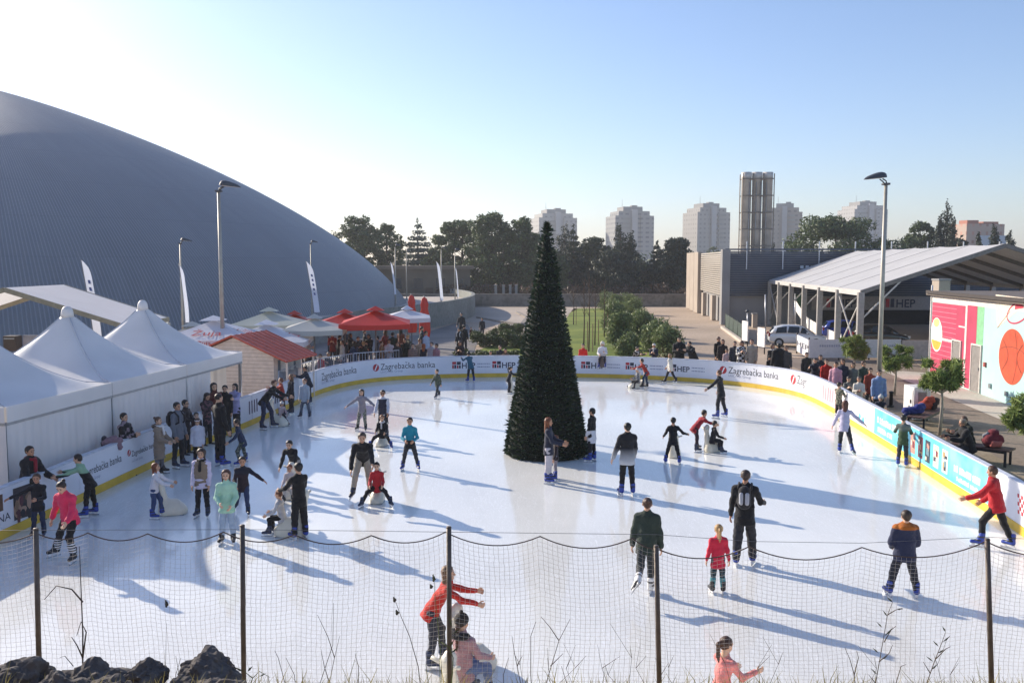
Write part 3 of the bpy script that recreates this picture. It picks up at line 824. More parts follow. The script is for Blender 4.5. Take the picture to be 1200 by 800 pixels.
def catmull(c, closed, k):
    o = []; n = len(c)
    for i in range(n if closed else n - 1):
        p0, p1, p2, p3 = c[(i - 1) % n], c[i], c[(i + 1) % n], c[(i + 2) % n]
        for j in range(k):
            t = j / k
            o.append(.5 * ((2 * p1) + (p2 - p0) * t + (2 * p0 - 5 * p1 + 4 * p2 - p3) * t * t + (3 * p1 - p0 - 3 * p2 + p3) * t ** 3))
    return o
RP = catmull(ctrl, True, 12)
RU = [0.0]
for i in range(1, len(RP) + 1): RU.append(RU[-1] + (RP[i % len(RP)] - RP[i - 1]).length)
RLEN = RU[-1]; RUa = np.array(RU); RPa = np.array([p[:] for p in RP] + [RP[0][:]])
def bp_(u, z=0.0, off=0.0):
    u = u % RLEN
    q = np.array([np.interp(u, RUa, RPa[:, i]) for i in (0, 1)])
    e = .35
    q1 = np.array([np.interp((u - e) % RLEN, RUa, RPa[:, i]) for i in (0, 1)]); q2 = np.array([np.interp((u + e) % RLEN, RUa, RPa[:, i]) for i in (0, 1)])
    t = q2 - q1; t = t / np.linalg.norm(t)
    return Vector((q[0] + t[1] * off, q[1] - t[0] * off, z))
_nv = 12 * 24
_pu = [(PX(RP[i])[0], RU[i]) for i in range(0, _nv + 1)]
_pu = [q for q in _pu if -400 < q[0] < 1700]
def u_at(px): return float(np.interp(px, [q[0] for q in _pu], [q[1] for q in _pu]))
mb = MB(); mb.add([(p.x, p.y, 0) for p in RP], [tuple(range(len(RP)))])
ice = tag(mb.obj('ice', ice_mat()), kind='structure')

# ------------------------------------------------------------------ boards round the rink
BH = 1.06
def strip(name, u0, u1, o0, o1, z0, z1, m, parent, step=.3, smooth=False):
    n = max(1, int((u1 - u0) / step)); mb = MB(); vs = []
    for i in range(n + 1):
        u = u0 + (u1 - u0) * i / n
        for o, z in ((o0, z0), (o1, z0), (o1, z1), (o0, z1)): vs.append(bp_(u, z, o))
    fs = [(i * 4 + j, i * 4 + (j + 1) % 4, i * 4 + 4 + (j + 1) % 4, i * 4 + 4 + j) for i in range(n) for j in range(4)]
    fs += [(0, 1, 2, 3), (n * 4 + 3, n * 4 + 2, n * 4 + 1, n * 4)]
    mb.add(vs, fs)
    return mb.obj(name, m, parent, smooth)
WHITEB = mat('board_white', '#e3e3e8', .42, var=.04, scale=1.2)
barrier = thing('rink_barrier', 'white advertising boards with a yellow kick strip all round the ice', 'barrier')
strip('panel_wall', 0, RLEN, -.10, 0, 0.0, BH, WHITEB, barrier)
strip('kick_strip', 0, RLEN, .001, .018, 0.004, .20, mat('kick_yellow', '#d9b43c', .45, var=.12, scale=2), barrier)
strip('top_rail', 0, RLEN, -.12, .03, BH, BH + .035, mat('rail_grey', '#c9ccd6', .4), barrier)
mb = MB()
u = 0
while u < RLEN:
    p = bp_(u, .02, .0045); q = bp_(u, BH, .0045); t = bp_(u + .02, .02, .0045)
    mb.add([p, t, Vector((t.x, t.y, BH)), q], [(0, 1, 2, 3)]); u += 2.4
mb.obj('panel_joint', mat('joint_grey', '#8c8f98', .6), barrier)
NAVY = mat('ink_navy', '#20243c', .5); RED = mat('ink_red', '#b3202e', .5); GREYI = mat('ink_grey', '#9a9cae', .5); INKW = mat('ink_white', '#eef4f8', .5)
CHAR = mat('ink_charcoal', '#2e2f38', .5)
def fnu(u0, off): return lambda x, z: bp_(u0 + x, z, off)
def disc(name, u, z, r, m, parent, off, slash=None):
    mb = MB(); n = 20
    mb.add([bp_(u + r * math.cos(2 * math.pi * i / n), z + r * math.sin(2 * math.pi * i / n), off) for i in range(n)], [tuple(range(n))])
    if slash: mb.add([bp_(u + a * r, z + b * r, off + .003) for a, b in ((-.5, -.75), (-.15, -.75), (.55, .75), (.2, .75))], [(0, 1, 2, 3)], 1)
    return mb.obj(name, [m] + ([slash] if slash else []), parent)
def banner(px0, px1, m, label=None, z0=.215, z1=BH - .01, off=.006):
    u0, u1 = u_at(px0), u_at(px1)
    o = strip('banner', u0, u1, .002, off, z0, z1, m, barrier)
    if label: o['label'] = label
    return o, u0, u1
def bank(px0, px1, dots=True, logo=True, word='Zagrebačka banka'):
    o, u0, u1 = banner(px0 - 4, px1 + 4, WHITEB)
    u0, u1 = u_at(px0), u_at(px1); L = u1 - u0; r = L * (.055 if len(word) > 6 else .15)
    x = 0
    if logo: disc('logo', u0 + r, .69, r, RED, o, .010, INKW); x = 2.5 * r
    text_on('lettering', word, fnu(u0, .010), x, L - x, .56, CHAR, o, hscale=1.1)
    text_on('small_lettering', 'UniCredit Group', fnu(u0, .010), x, (L - x) * (.42 if len(word) > 6 else 1), .40, GREYI, o)
def hep(px0, px1, small=True):
    o, u0, u1 = banner(px0 - 5, px1 + (22 if small else 4), WHITEB)
    u0, u1 = u_at(px0), u_at(px1); L = u1 - u0
    mb = MB(); f = fnu(u0, .010); h = .34; z = .47
    def q(x0, x1, a, b, m): mb.add([f(x0 * L, z + a * h), f(x1 * L, z + a * h), f(x1 * L, z + b * h), f(x0 * L, z + b * h)], [(0, 1, 2, 3)], m)
    q(0, .17, .62, 1, 0); q(0, .07, 0, .54, 0); q(.09, .17, 0, .54, 1); q(.20, .27, 0, .45, 0); q(.20, .37, .54, 1, 1); q(.29, .37, 0, .45, 1)
    mb.obj('logo', [RED, NAVY], o)
    text_on('lettering', 'HEP', fnu(u0, .010), .42 * L, .58 * L, z, NAVY, o, hscale=1.0, bold=True, max_h=h)
    if small:
        w2 = (u_at(px1 + 20) - u1) * .9
        for k in (0, 1):
            mb = MB(); x = .1
            for i in range(7):
                ww = w2 * (.08 + .05 * ((i * 7 + k * 3) % 3)); mb.add([bp_(u1 + x, .66 - .15 * k, .010), bp_(u1 + x + ww * .8, .66 - .15 * k, .010), bp_(u1 + x + ww * .8, .71 - .15 * k, .010), bp_(u1 + x, .71 - .15 * k, .010)], [(0, 1, 2, 3)]); x += ww
            mb.obj('small_lettering', GREYI, o)
bank(98, 143, logo=False); bank(150, 184); bank(232, 256); bank(377, 418, logo=False); bank(437, 510)
for a, b in ((530, 557), (577, 604), (681, 709), (733, 759), (783, 808)): hep(a, b)
bank(843, 912)
bank(926, 945, word='Zagr')
# dark bars of the striped panel by the gate
mb = MB()
for x0 in (292, 320):
    u0 = u_at(x0)
    for i in range(4): mb.add([bp_(u0 + i * .22, .42, .009), bp_(u0 + i * .22 + .09, .42, .009), bp_(u0 + i * .22 + .09, .88, .009), bp_(u0 + i * .22, .88, .009)], [(0, 1, 2, 3)])
mb.obj('printed_bars', mat('ink_plum', '#4a3a58', .5), barrier)
PINK = mat('banner_pink', '#eec6cb', .45, var=.08, scale=3, col2='#f1b3b8')
TEAL = mat('banner_teal', '#4db8d2', .45, var=.1, scale=1.5, col2='#7fd0e0')
SKYB = mat('banner_blue', '#58b4e4', .45, var=.1, scale=1.5, col2='#8ed2f0')
o, u0, u1 = banner(955, 984, PINK, 'pale pink banner with faint red print')
mb = MB()
for i in range(5):
    x = u0 + (u1 - u0) * (.3 + .09 * i); mb.add([bp_(x, .35, .010), bp_(x + .08, .35, .010), bp_(x + .14, .85 - .07 * (i % 2), .010), bp_(x + .07, .9, .010)], [(0, 1, 2, 3)])
mb.obj('print', mat('ink_rose', '#d77d88', .5), o)
o, u0, u1 = banner(986, 1023, WHITEB, 'white banner with small teal drawing')
mb = MB()
for i, (a, z, s, mm) in enumerate(((.12, .75, .09, 1), (.2, .6, .06, 1), (.62, .5, .1, 0), (.72, .42, .12, 0), (.66, .34, .08, 0), (.3, .45, .05, 1), (.8, .55, .05, 0))):
    x = u0 + (u1 - u0) * a; mb.add([bp_(x + s * math.cos(k) * 1.2, z + s * math.sin(k), .010 + i * .0008) for k in (0, 1.05, 2.1, 3.14, 4.2, 5.2)], [tuple(range(6))], mm)
mb.obj('print', [mat('ink_teal', '#5fb3bd', .5), CHAR], o)
def lines(o, u0, u1, rows, m, seed=1):
    rr = random.Random(seed); mb = MB()
    for z, h, a, b in rows:
        x = u0 + (u1 - u0) * a; e = u0 + (u1 - u0) * b
        while x < e:
            w_ = h * rr.choice((.5, .62, .7, .45))
            k = rr.random()
            mb.add([bp_(x, z, .010), bp_(x + w_, z, .010), bp_(x + w_, z + h * (1 if k > .4 else .75), .010), bp_(x, z + h * (1 if k > .2 else .75), .010)], [(0, 1, 2, 3)])
            if k > .35: mb.add([bp_(x + w_ * .3, z + h * .3, .013), bp_(x + w_ * .7, z + h * .3, .013), bp_(x + w_ * .7, z + h * .55, .013), bp_(x + w_ * .3, z + h * .55, .013)], [(0, 1, 2, 3)], 1)
            x += w_ * (1.25 if rr.random() > .2 else 2.0)
    return mb.obj('lettering', m, o)
o, u0, u1 = banner(1024, 1064, TEAL, 'teal banner with two lines of white lettering')
lines(o, u0, u1, ((.62, .2, .1, .8), (.34, .16, .12, .55)), [INKW, TEAL], 3)
o, u0, u1 = banner(1064, 1112, TEAL, 'teal banner with a row of small posters')
PC = ['#c98a7c', '#e7d7b8', '#3c3f52', '#7c2f3c', '#e9e4dc', '#c9a070', '#2f3a48', '#6b8a97']
for i, a in enumerate((.06, .26, .44, .64, .84)):
    x0 = u0 + (u1 - u0) * a; wd = (u1 - u0) * .12
    mb = MB(); rr = random.Random(i)
    mb.add([bp_(x0, .32, .010), bp_(x0 + wd, .32, .010), bp_(x0 + wd, .92, .010), bp_(x0, .92, .010)], [(0, 1, 2, 3)], 0)
    for k in range(7):
        zz = .35 + rr.random() * .42; xx = x0 + wd * (.1 + rr.random() * .5); s1, s2 = wd * (.15 + rr.random() * .3), .06 + rr.random() * .12
        mb.add([bp_(xx, zz, .012 + k * .001), bp_(xx + s1, zz, .012 + k * .001), bp_(xx + s1, zz + s2, .012 + k * .001), bp_(xx, zz + s2, .012 + k * .001)], [(0, 1, 2, 3)], 1 + k % 3)
    mb.obj('poster', [mat('poster_%d' % ((i * 3 + k) % 8), PC[(i * 3 + k) % 8], .5) for k in range(4)], o)
o, u0, u1 = banner(1112, 1160, SKYB, 'light blue banner with white lettering')
lines(o, u0, u1, ((.52, .17, .12, .8), (.32, .11, .2, .7)), [INKW, SKYB], 8)
o, u0, u1 = banner(1163, 1260, WHITEB, 'white banner with a small red chequered crest')
mb = MB(); xc = u_at(1192)
for i in range(5):
    for j in range(5):
        if (i + j) % 2 == 0: mb.add([bp_(xc + i * .09 - j * .012, .42 + j * .085, .010), bp_(xc + i * .09 + .085 - j * .012, .42 + j * .085, .010), bp_(xc + i * .09 + .075 - j * .012, .50 + j * .085, .010), bp_(xc + i * .09 - .01 - j * .012, .50 + j * .085, .010)], [(0, 1, 2, 3)])
mb.obj('crest', RED, o)
o, u0, u1 = banner(-60, 92, WHITEB, 'white banner with a group photograph and brown lettering')
x0, x1 = u_at(17), u_at(39)
mb = MB(); f = lambda a, z, k=0: bp_(x0 + (x1 - x0) * a, z, .010 + k * .001)
mb.add([f(0, .28), f(1, .24), f(1, .95), f(0, .97)], [(0, 1, 2, 3)], 0)
rr = random.Random(4)
for k in range(16):
    a, z = rr.random() * .8, .28 + rr.random() * .5; sa, sz = .12 + rr.random() * .18, .05 + rr.random() * .14
    mb.add([f(a + sa * math.cos(q) * .6 + .1, z + sz * math.sin(q), k + 1) for q in (0, .9, 1.8, 2.7, 3.6, 4.5, 5.4)], [tuple(range(7))], 1 + k % 4)
mb.obj('poster', [mat('poster_dark', '#3a3234', .5), mat('poster_tan', '#8d6f58', .5), mat('poster_skin', '#b08d78', .5), mat('poster_ink', '#26242c', .5), mat('poster_maroon', '#5a2c34', .5)], o)
mb = MB(); x0, x1 = u_at(-12), u_at(5)
mb.add([f(0, .62), f(1, .60), f(1, .95), f(0, .97)], [(0, 1, 2, 3)], 0); mb.add([f(.3, .68, 1), f(.62, .68, 1), f(.62, .88, 1), f(.3, .88, 1)], [(0, 1, 2, 3)], 1)
mb.obj('logo', [mat('ink_brown', '#6b4a34', .5), INKW], o)
text_on('lettering', 'ANA', fnu(u_at(-9), .010), 0, u_at(13) - u_at(-9), .36, NAVY, o, max_h=.16)

# ------------------------------------------------------------------ embankment and fence in front
def emb_z(y): return min(4.1, 5.60 - .4686 * y)
mb = MB(); xs = np.linspace(-40, 40, 121); ys = np.concatenate([np.linspace(-8, 8.6, 50)])
vs = []
for y in ys:
    for x in xs: vs.append((x, y, (emb_z(y) if y < 8.55 else emb_z(8.5)) + .09 * mnoise.noise((x * .9, y * .9, 3)) + .03 * mnoise.noise((x * 4, y * 4, 1)) - .12))
nx = len(xs)
mb.add(vs, [(j * nx + i, j * nx + i + 1, (j + 1) * nx + i + 1, (j + 1) * nx + i) for j in range(len(ys) - 1) for i in range(nx - 1)])
tag(mb.obj('embankment', SOIL, None, True), kind='structure')
mb = MB(); mb.box((0, 8.75, .55), (80, .3, 1.2))
tag(mb.obj('retaining_wall', mat('old_concrete', '#8b857b', .9, bump=.3, scale=2), None), 'low grey concrete retaining wall under the net fence', 'wall')
FD = 7.95
fence = thing('net_fence', 'thin brown posts carrying a rope net in front of the ice', 'fence')
POSTM = mat('post_steel', '#655b52', .55, .3, .25, 8, bump=.2)
fposts = [(42, 620, 47, 830), (284, 616, 286, 830), (526, 618, 527, 830), (769, 640, 773, 840), (1157, 632, 1162, 840), (-200, 622, -196, 830), (1400, 640, 1404, 840)]
for a, b, c, d in fposts:
    top = D(a, b, FD); bot = D(c, d, FD); bot.z = emb_z(FD) - .2
    mb = MB(); mb.cyl(bot, top, .024, .023, 10); mb.cyl(top, top + Vector((0, 0, .012)), .026, .02, 10); mb.obj('post', POSTM, fence, True)
peaks = [(-200, 624), (-60, 624), (42, 624), (103, 624), (173, 625), (262, 623), (345, 626), (435, 627), (522, 623), (633, 628), (742, 630), (769, 642), (878, 640), (1010, 641), (1155, 634), (1290, 640), (1400, 640)]
rope = []
for (x0, y0), (x1, y1) in zip(peaks[:-1], peaks[1:]):
    dip = min(14, .11 * (x1 - x0)) + 1
    for i in range(12):
        t = i / 12; rope.append((x0 + (x1 - x0) * t, y0 + (y1 - y0) * t + dip * 4 * t * (1 - t)))
rope.append(peaks[-1])
rw = [D(x, y, FD + .03) for x, y in rope]
mb = MB(); mb.tube(rw, .0058, 5); mb.obj('rope', mat('rope_brown', '#5d4f48', .9), fence, True)
wr = [D(x, y, FD + .0) for x, y in ((-200, 622), (42, 621), (284, 620), (526, 623), (769, 626), (880, 634), (1010, 636), (1157, 629), (1400, 640))]
mb = MB(); mb.tube(wr, .0022, 4); mb.obj('wire', mat('wire_steel', '#6f6f74', .5, .6), fence, True)
rxs = np.array([p.x for p in rw]); rzs = np.array([p.z for p in rw])
cell = .046
gx = np.arange(rxs[0] + .02, rxs[-1], cell); nr = 35; zb = emb_z(FD) - .1
ZT = np.interp(gx, rxs, rzs)
gz = np.array([[zb + (zt - zb) * (j / nr) for zt in ZT] for j in range(nr + 1)])
jx = RNG.normal(size=gz.shape) * .0022; jz = RNG.normal(size=gz.shape) * .0018; jz[-1] = 0
wy = np.array([[FD + .03 + .02 * math.sin(x * 1.7 + j * .15) * (1 - j / nr) + .012 * math.sin(x * 5 + j * .4) * (1 - j / nr) for x in gx] for j in range(nr + 1)])
NP = np.stack([gx[None, :] + jx + .02 * np.sin(gz * 3 + gx[None, :]), wy, gz + jz], -1)
def strands(A, B, r):
    """3-sided strand from each A to each B"""
    d = B - A; d /= np.linalg.norm(d, axis=1)[:, None]
    ref = np.where(np.abs(d[:, 2:3]) > .8, np.array([[1., 0, 0]]), np.array([[0, 0, 1.]]))
    u = np.cross(d, ref); u /= np.linalg.norm(u, axis=1)[:, None]; v = np.cross(d, u)
    V = np.zeros((len(A), 6, 3)); F = []
    for j in range(3):
        a = 2 * math.pi * j / 3; o = (u * math.cos(a) + v * math.sin(a)) * r
        V[:, j] = A + o; V[:, 3 + j] = B + o
    base = (np.arange(len(A)) * 6)[:, None]
    F = np.concatenate([base + np.array([[j, (j + 1) % 3, 3 + (j + 1) % 3, 3 + j]]) for j in range(3)])
    return V.reshape(-1, 3), F
A = np.concatenate([NP[:-1].reshape(-1, 3), NP[:, :-1].reshape(-1, 3)]); B = np.concatenate([NP[1:].reshape(-1, 3), NP[:, 1:].reshape(-1, 3)])
V, F = strands(A, B, .00135)
link('net', np_mesh('net', V, F, mat('net_twine', '#d6cdc0', .9, var=.2), False), fence)
# ------------------------------------------------------------------ arena dome
def dome_mat():
    m, t, b = nm('metal_roofing')
    tc = t.nodes.new('ShaderNodeTexCoord'); sp = t.nodes.new('ShaderNodeSeparateXYZ'); t.links.new(tc.outputs['Object'], sp.inputs[0])
    at = t.nodes.new('ShaderNodeMath'); at.operation = 'ARCTAN2'; t.links.new(sp.outputs[1], at.inputs[0]); t.links.new(sp.outputs[0], at.inputs[1])
    mu = t.nodes.new('ShaderNodeMath'); mu.operation = 'MULTIPLY'; mu.inputs[1].default_value = 1150; t.links.new(at.outputs[0], mu.inputs[0])
    s = t.nodes.new('ShaderNodeMath'); s.operation = 'SINE'; t.links.new(mu.outputs[0], s.inputs[0])
    pw = t.nodes.new('ShaderNodeMapRange'); pw.inputs[1].default_value = .2; pw.inputs[2].default_value = .95; t.links.new(s.outputs[0], pw.inputs[0])
    n = t.nodes.new('ShaderNodeTexNoise'); n.inputs['Scale'].default_value = .12; n.inputs['Detail'].default_value = 6; t.links.new(tc.outputs['Object'], n.inputs['Vector'])
    r = t.nodes.new('ShaderNodeValToRGB'); r.color_ramp.elements[0].position = .3; r.color_ramp.elements[1].position = .7
    r.color_ramp.elements[0].color = C('#74777c'); r.color_ramp.elements[1].color = C('#7f8286'); t.links.new(n.outputs['Fac'], r.inputs['Fac'])
    mx = t.nodes.new('ShaderNodeMix'); mx.data_type = 'RGBA'; mx.inputs[7].default_value = C('#9c9fa3')
    f = t.nodes.new('ShaderNodeMath'); f.operation = 'MULTIPLY'; f.inputs[1].default_value = .55; t.links.new(pw.outputs[0], f.inputs[0])
    t.links.new(f.outputs[0], mx.inputs[0]); t.links.new(r.outputs['Color'], mx.inputs[6])
    # staggered sheet joints up the slope, each sheet a slightly different grey
    br = t.nodes.new('ShaderNodeTexBrick'); br.inputs['Scale'].default_value = 1; br.inputs['Brick Width'].default_value = 24; br.inputs['Row Height'].default_value = 3.1; br.inputs['Mortar Size'].default_value = .03
    br.inputs['Color1'].default_value = (.97, .97, .97, 1); br.inputs['Color2'].default_value = (1.03, 1.03, 1.03, 1); br.inputs['Mortar'].default_value = (.90, .90, .91, 1)
    cb = t.nodes.new('ShaderNodeCombineXYZ'); t.links.new(mu.outputs[0], cb.inputs[0]); t.links.new(sp.outputs[2], cb.inputs[1]); t.links.new(cb.outputs[0], br.inputs['Vector'])
    mm = t.nodes.new('ShaderNodeMix'); mm.data_type = 'RGBA'; mm.blend_type = 'MULTIPLY'; mm.inputs[0].default_value = 1; t.links.new(mx.outputs[2], mm.inputs[6]); t.links.new(br.outputs['Color'], mm.inputs[7])
    t.links.new(mm.outputs[2], b.inputs['Base Color'])
    b.inputs['Roughness'].default_value = .5; b.inputs['Metallic'].default_value = .15
    bp = t.nodes.new('ShaderNodeBump'); bp.inputs['Strength'].default_value = .5; bp.inputs['Distance'].default_value = .06
    t.links.new(pw.outputs[0], bp.inputs['Height']); t.links.new(bp.outputs['Normal'], b.inputs['Normal'])
    return m
DC = Vector((-60.52, 101.42, 0)); RC = Vector((-79.52, 101.27, 0)); DA, DB, DR, DH, DN, DM = 47.82, 51.29, .673, 25.83, 1.676, 1.333
dome = local_thing('arena', 'huge grey ribbed metal dome of a sports arena', 'arena', DC)
def dome_pt(a, e):
    r = max(0.0, math.cos(e)) ** DN
    X, Y = DA * r * math.cos(a), DB * r * math.sin(a)
    return (X * math.cos(DR) - Y * math.sin(DR), X * math.sin(DR) + Y * math.cos(DR), -.3 + DH * math.sin(e) ** DM)
def dring(a0, a1, na, e0, e1, ne, mb, close):
    vs = [dome_pt(a0 + (a1 - a0) * i / na, e0 + (e1 - e0) * j / ne) for j in range(ne + 1) for i in range(na if close else na + 1)]
    k = na if close else na + 1
    mb.add(vs, [(j * k + i, j * k + (i + 1) % k, (j + 1) * k + (i + 1) % k, (j + 1) * k + i) for j in range(ne) for i in range(na)])
mb = MB(); dring(0, 2 * math.pi, 360, 0, math.pi / 2 - .001, 48, mb, True)
rm = dome_mat()
mb.obj('roof_shell', rm, dome, True)
mb = MB(); k = 180
for i in range(k):
    p, q = dome_pt(2 * math.pi * i / k, .0), dome_pt(2 * math.pi * (i + 1) / k, .0)
    mb.bar(Vector(p) * 1.004 + Vector((0, 0, .35)), Vector(q) * 1.004 + Vector((0, 0, .35)), .25, .5)
mb.obj('base_ring', mat('gutter_grey', '#6f7884', .5, .3), dome)
# raised walkway round the arena
ramp = local_thing('ramp_wall', 'curved grey concrete wall carrying a raised walkway beside the arena', 'wall', RC)
CW = ground_mat('wall_concrete', '#80837f', '#8e918d', '#6c6f6c', .3, 3, .3)
mb = MB(); vs = []; n = 60
for i in range(n + 1):
    a = R_(-42 + 92 * i / n); zt = min(2.15, max(.2, (a - R_(-42)) / R_(16) * 2.15))
    for rr_, z in ((75.3, -.1), (75.3, zt), (74.9, zt), (74.9, -.1)): vs.append((rr_ * math.cos(a), rr_ * math.sin(a), z))
mb.add(vs, [(i * 4 + j, i * 4 + (j + 1) % 4, i * 4 + 4 + (j + 1) % 4, i * 4 + 4 + j) for i in range(n) for j in range(4)])
mb.obj('parapet', CW, ramp)
mb = MB(); vs = []
for i in range(n + 1):
    a = R_(-42 + 92 * i / n); zt = min(1.2, max(.0, (a - R_(-42)) / R_(16) * 1.2))
    for rr_ in (74.9, 66.0): vs.append((rr_ * math.cos(a), rr_ * math.sin(a), zt))
mb.add(vs, [(i * 2, i * 2 + 1, i * 2 + 3, i * 2 + 2) for i in range(n)]); mb.obj('walkway', CONC, ramp)

# ------------------------------------------------------------------ tents on the left
def fabric(name, col, trans=.18, rough=.55, var=.05):
    if name in _M: return _M[name]
    m = mat(name, col, rough, var=var, scale=.8, bump=.35, bscale=2.2)
    t = m.node_tree; b = t.nodes['Principled BSDF']
    tr = t.nodes.new('ShaderNodeBsdfTranslucent'); tr.inputs['Color'].default_value = C(col)
    mx = t.nodes.new('ShaderNodeMixShader'); mx.inputs[0].default_value = trans
    t.links.new(b.outputs[0], mx.inputs[1]); t.links.new(tr.outputs[0], mx.inputs[2]); t.links.new(mx.outputs[0], t.nodes['Material Output'].inputs['Surface'])
    return m
TENTW = fabric('tent_pvc', '#e6e3e1', .14); ALU = mat('aluminium', '#9fa3a8', .4, .6, .08)
c0, c2 = W(283, 412, 2.55), W(130, 448, 2.55)
ax = (c2 - c0); bay = ax.length / 2; ax.normalize(); pv = Vector((ax.y, -ax.x, 0))
if pv.x > 0: pv = -pv
TWD = 5.1
def wall_sheet(mb, a, b, z0, z1, amp=.035, per=.28, n=None, ph=0.0):
    a = Vector(a); b = Vector(b); d = b - a; L = d.length; n = n or int(L / .05); nn = Vector((-d.y, d.x, 0)).normalized()
    vs = []
    for j in range(4):
        for i in range(n + 1):
            s = i / n; w_ = amp * (math.sin(2 * math.pi * s * L / per + ph) + .5 * math.sin(2 * math.pi * s * L / (per * 2.3) + 1 + ph)) * (.25 + .75 * (1 - j / 3)) * min(1, 8 * s, 8 * (1 - s))
            p = a + d * s + nn * w_; vs.append((p.x, p.y, z0 + (z1 - z0) * j / 3))
    mb.add(vs, [(j * (n + 1) + i, j * (n + 1) + i + 1, (j + 1) * (n + 1) + i + 1, (j + 1) * (n + 1) + i) for j in range(3) for i in range(n)])
TLAB = ['white peaked tent farthest along the row, its corner open to the ice', 'white peaked tent in the middle of the row', 'white peaked tent nearest the camera, cut by the left edge']
for ti in range(3):
    A_ = c0 + ax * bay * ti; A_.z = 0; B_ = A_ + ax * bay
    ctr = (A_ + B_) / 2 + pv * TWD / 2
    tent = thing('pagoda_tent', TLAB[ti], 'tent', (ctr.x, ctr.y, -.03), 0, 'white peaked tents beside the ice')
    n = 36; vs = []
    for j in range(n + 1):
        for i in range(n + 1):
            uu, vv = -1 + 2 * i / n, -1 + 2 * j / n
            r = min(1.0, (abs(uu) ** 5 + abs(vv) ** 5) ** .2) if max(abs(uu), abs(vv)) < 1 else 1.0
            q = 1 - r; g = .60 * q ** 2.2 + .40 * q * (1 - .25 * q)
            p = ctr + ax * uu * bay / 2 + pv * vv * TWD / 2; vs.append((p.x, p.y, min(4.44, 2.55 + 2.02 * g)))
    mb = MB(); mb.add(vs, [(j * (n + 1) + i, j * (n + 1) + i + 1, (j + 1) * (n + 1) + i + 1, (j + 1) * (n + 1) + i) for j in range(n) for i in range(n)])
    mb.obj('roof', TENTW, tent, True)
    mb = MB()
    for s1 in (-1, 1):
        for s2 in (-1, 1):
            pts = []
            for i in range(13):
                r = 1 - i / 13.0; q = 1 - min(1, r * 2 ** .2); q = 1 - r * 1.0; g = .60 * q ** 2.2 + .40 * q * (1 - .25 * q); k_ = r / 2 ** .2 if r < 1 else .985
                p = ctr + ax * s1 * k_ * bay / 2 + pv * s2 * k_ * TWD / 2; pts.append((p.x, p.y, min(4.4, 2.55 + 2.02 * g) + .004))
            mb.tube(pts, .016, 5)
    mb.obj('seam', mat('tent_seam', '#c4c4ca', .6), tent, True)
    mb = MB(); mb.lathe([(.02, .22), (.09, .20), (.145, .12), (.165, .04), (.18, -.10)], (ctr.x, ctr.y, 4.27), 14); mb.obj('roof_cap', TENTW, tent, True)
    cs = [A_ - ax * -.01, B_ - ax * .01, B_ + pv * TWD - ax * .01, A_ + pv * TWD + ax * .01]
    mb = MB()
    for a, b in zip(cs, cs[1:] + cs[:1]):
        d = (b - a).normalized(); o_ = Vector((-d.y, d.x, 0)) * .03
        mb.add([a + o_ + Vector((0, 0, 2.2)), b + o_ + Vector((0, 0, 2.2)), b + o_ + Vector((0, 0, 2.56)), a + o_ + Vector((0, 0, 2.56))], [(0, 1, 2, 3)])
    mb.obj('valance', TENTW, tent)
    mb = MB()
    for a, b in zip(cs, cs[1:] + cs[:1]): mb.bar(a + Vector((0, 0, 2.17)), b + Vector((0, 0, 2.17)), .05, .07)
    mb.obj('eave_rail', ALU, tent)
    for k_, p in enumerate(cs):
        q = p + (ctr - p).normalized() * .07; mb = MB(); mb.box((q.x, q.y, 1.09), (.09, .09, 2.2), math.atan2(ax.y, ax.x)); mb.obj('pole', ALU, tent)
    def side(a, b, amp=.035, ph=0.0):
        mb = MB(); wall_sheet(mb, a, b, 0, 2.2, amp, ph=ph); mb.obj('side_wall', TENTW, tent, True)
    if ti == 0: side(A_ + ax * bay * .60, B_, .05)
    else: side(A_ + ax * .03, B_ - ax * .03, .03, ti)
    side(A_ + pv * TWD, B_ + pv * TWD, .03)
    if ti == 0: side(A_ + pv * .6, A_ + pv * TWD, .04)
    if ti == 2: side(B_, B_ + pv * TWD, .03)

# white marquee behind the tents
mq = thing('marquee', 'white gabled marquee roof rising behind the peaked tents', 'marquee', (-19, 41, 0))
r0_, r1_ = D(5, 337, 38), D(75, 333.5, 43); e0_, e1_ = D(148, 381, 38.9), D(197, 372, 43.7)
l0_, l1_ = r0_ * 2 - e0_, r1_ * 2 - e1_; l0_.z, l1_.z = e0_.z, e1_.z
MARQ = fabric('marquee_pvc', '#fbfaf8', .35)
mb = MB(); mb.add([r0_, r1_, e1_, e0_], [(0, 1, 2, 3)]); mb.add([r0_, r1_, l1_, l0_], [(0, 1, 2, 3)]); mb.obj('roof', MARQ, mq)
mb = MB()
for a, b in ((e0_, e1_), (l0_, l1_)):
    mb.add([a, b, b - Vector((0, 0, .38)), a - Vector((0, 0, .38))], [(0, 1, 2, 3)])
mb.obj('valance', MARQ, mq)
mb = MB()
for a, b in ((r0_, e0_), (r1_, e1_), (r0_, l0_), (r1_, l1_), (e0_, e1_), (l0_, l1_)): mb.bar(a - Vector((0, 0, .09)), b - Vector((0, 0, .09)), .13, .2)
mb.obj('frame', mat('frame_tan', '#8d8672', .5, .3), mq)
for p in (e0_, e1_, l0_, l1_):
    mb = MB(); mb.box((p.x, p.y, p.z / 2 - .2), (.16, .16, p.z - .1)); mb.obj('post', ALU, mq)
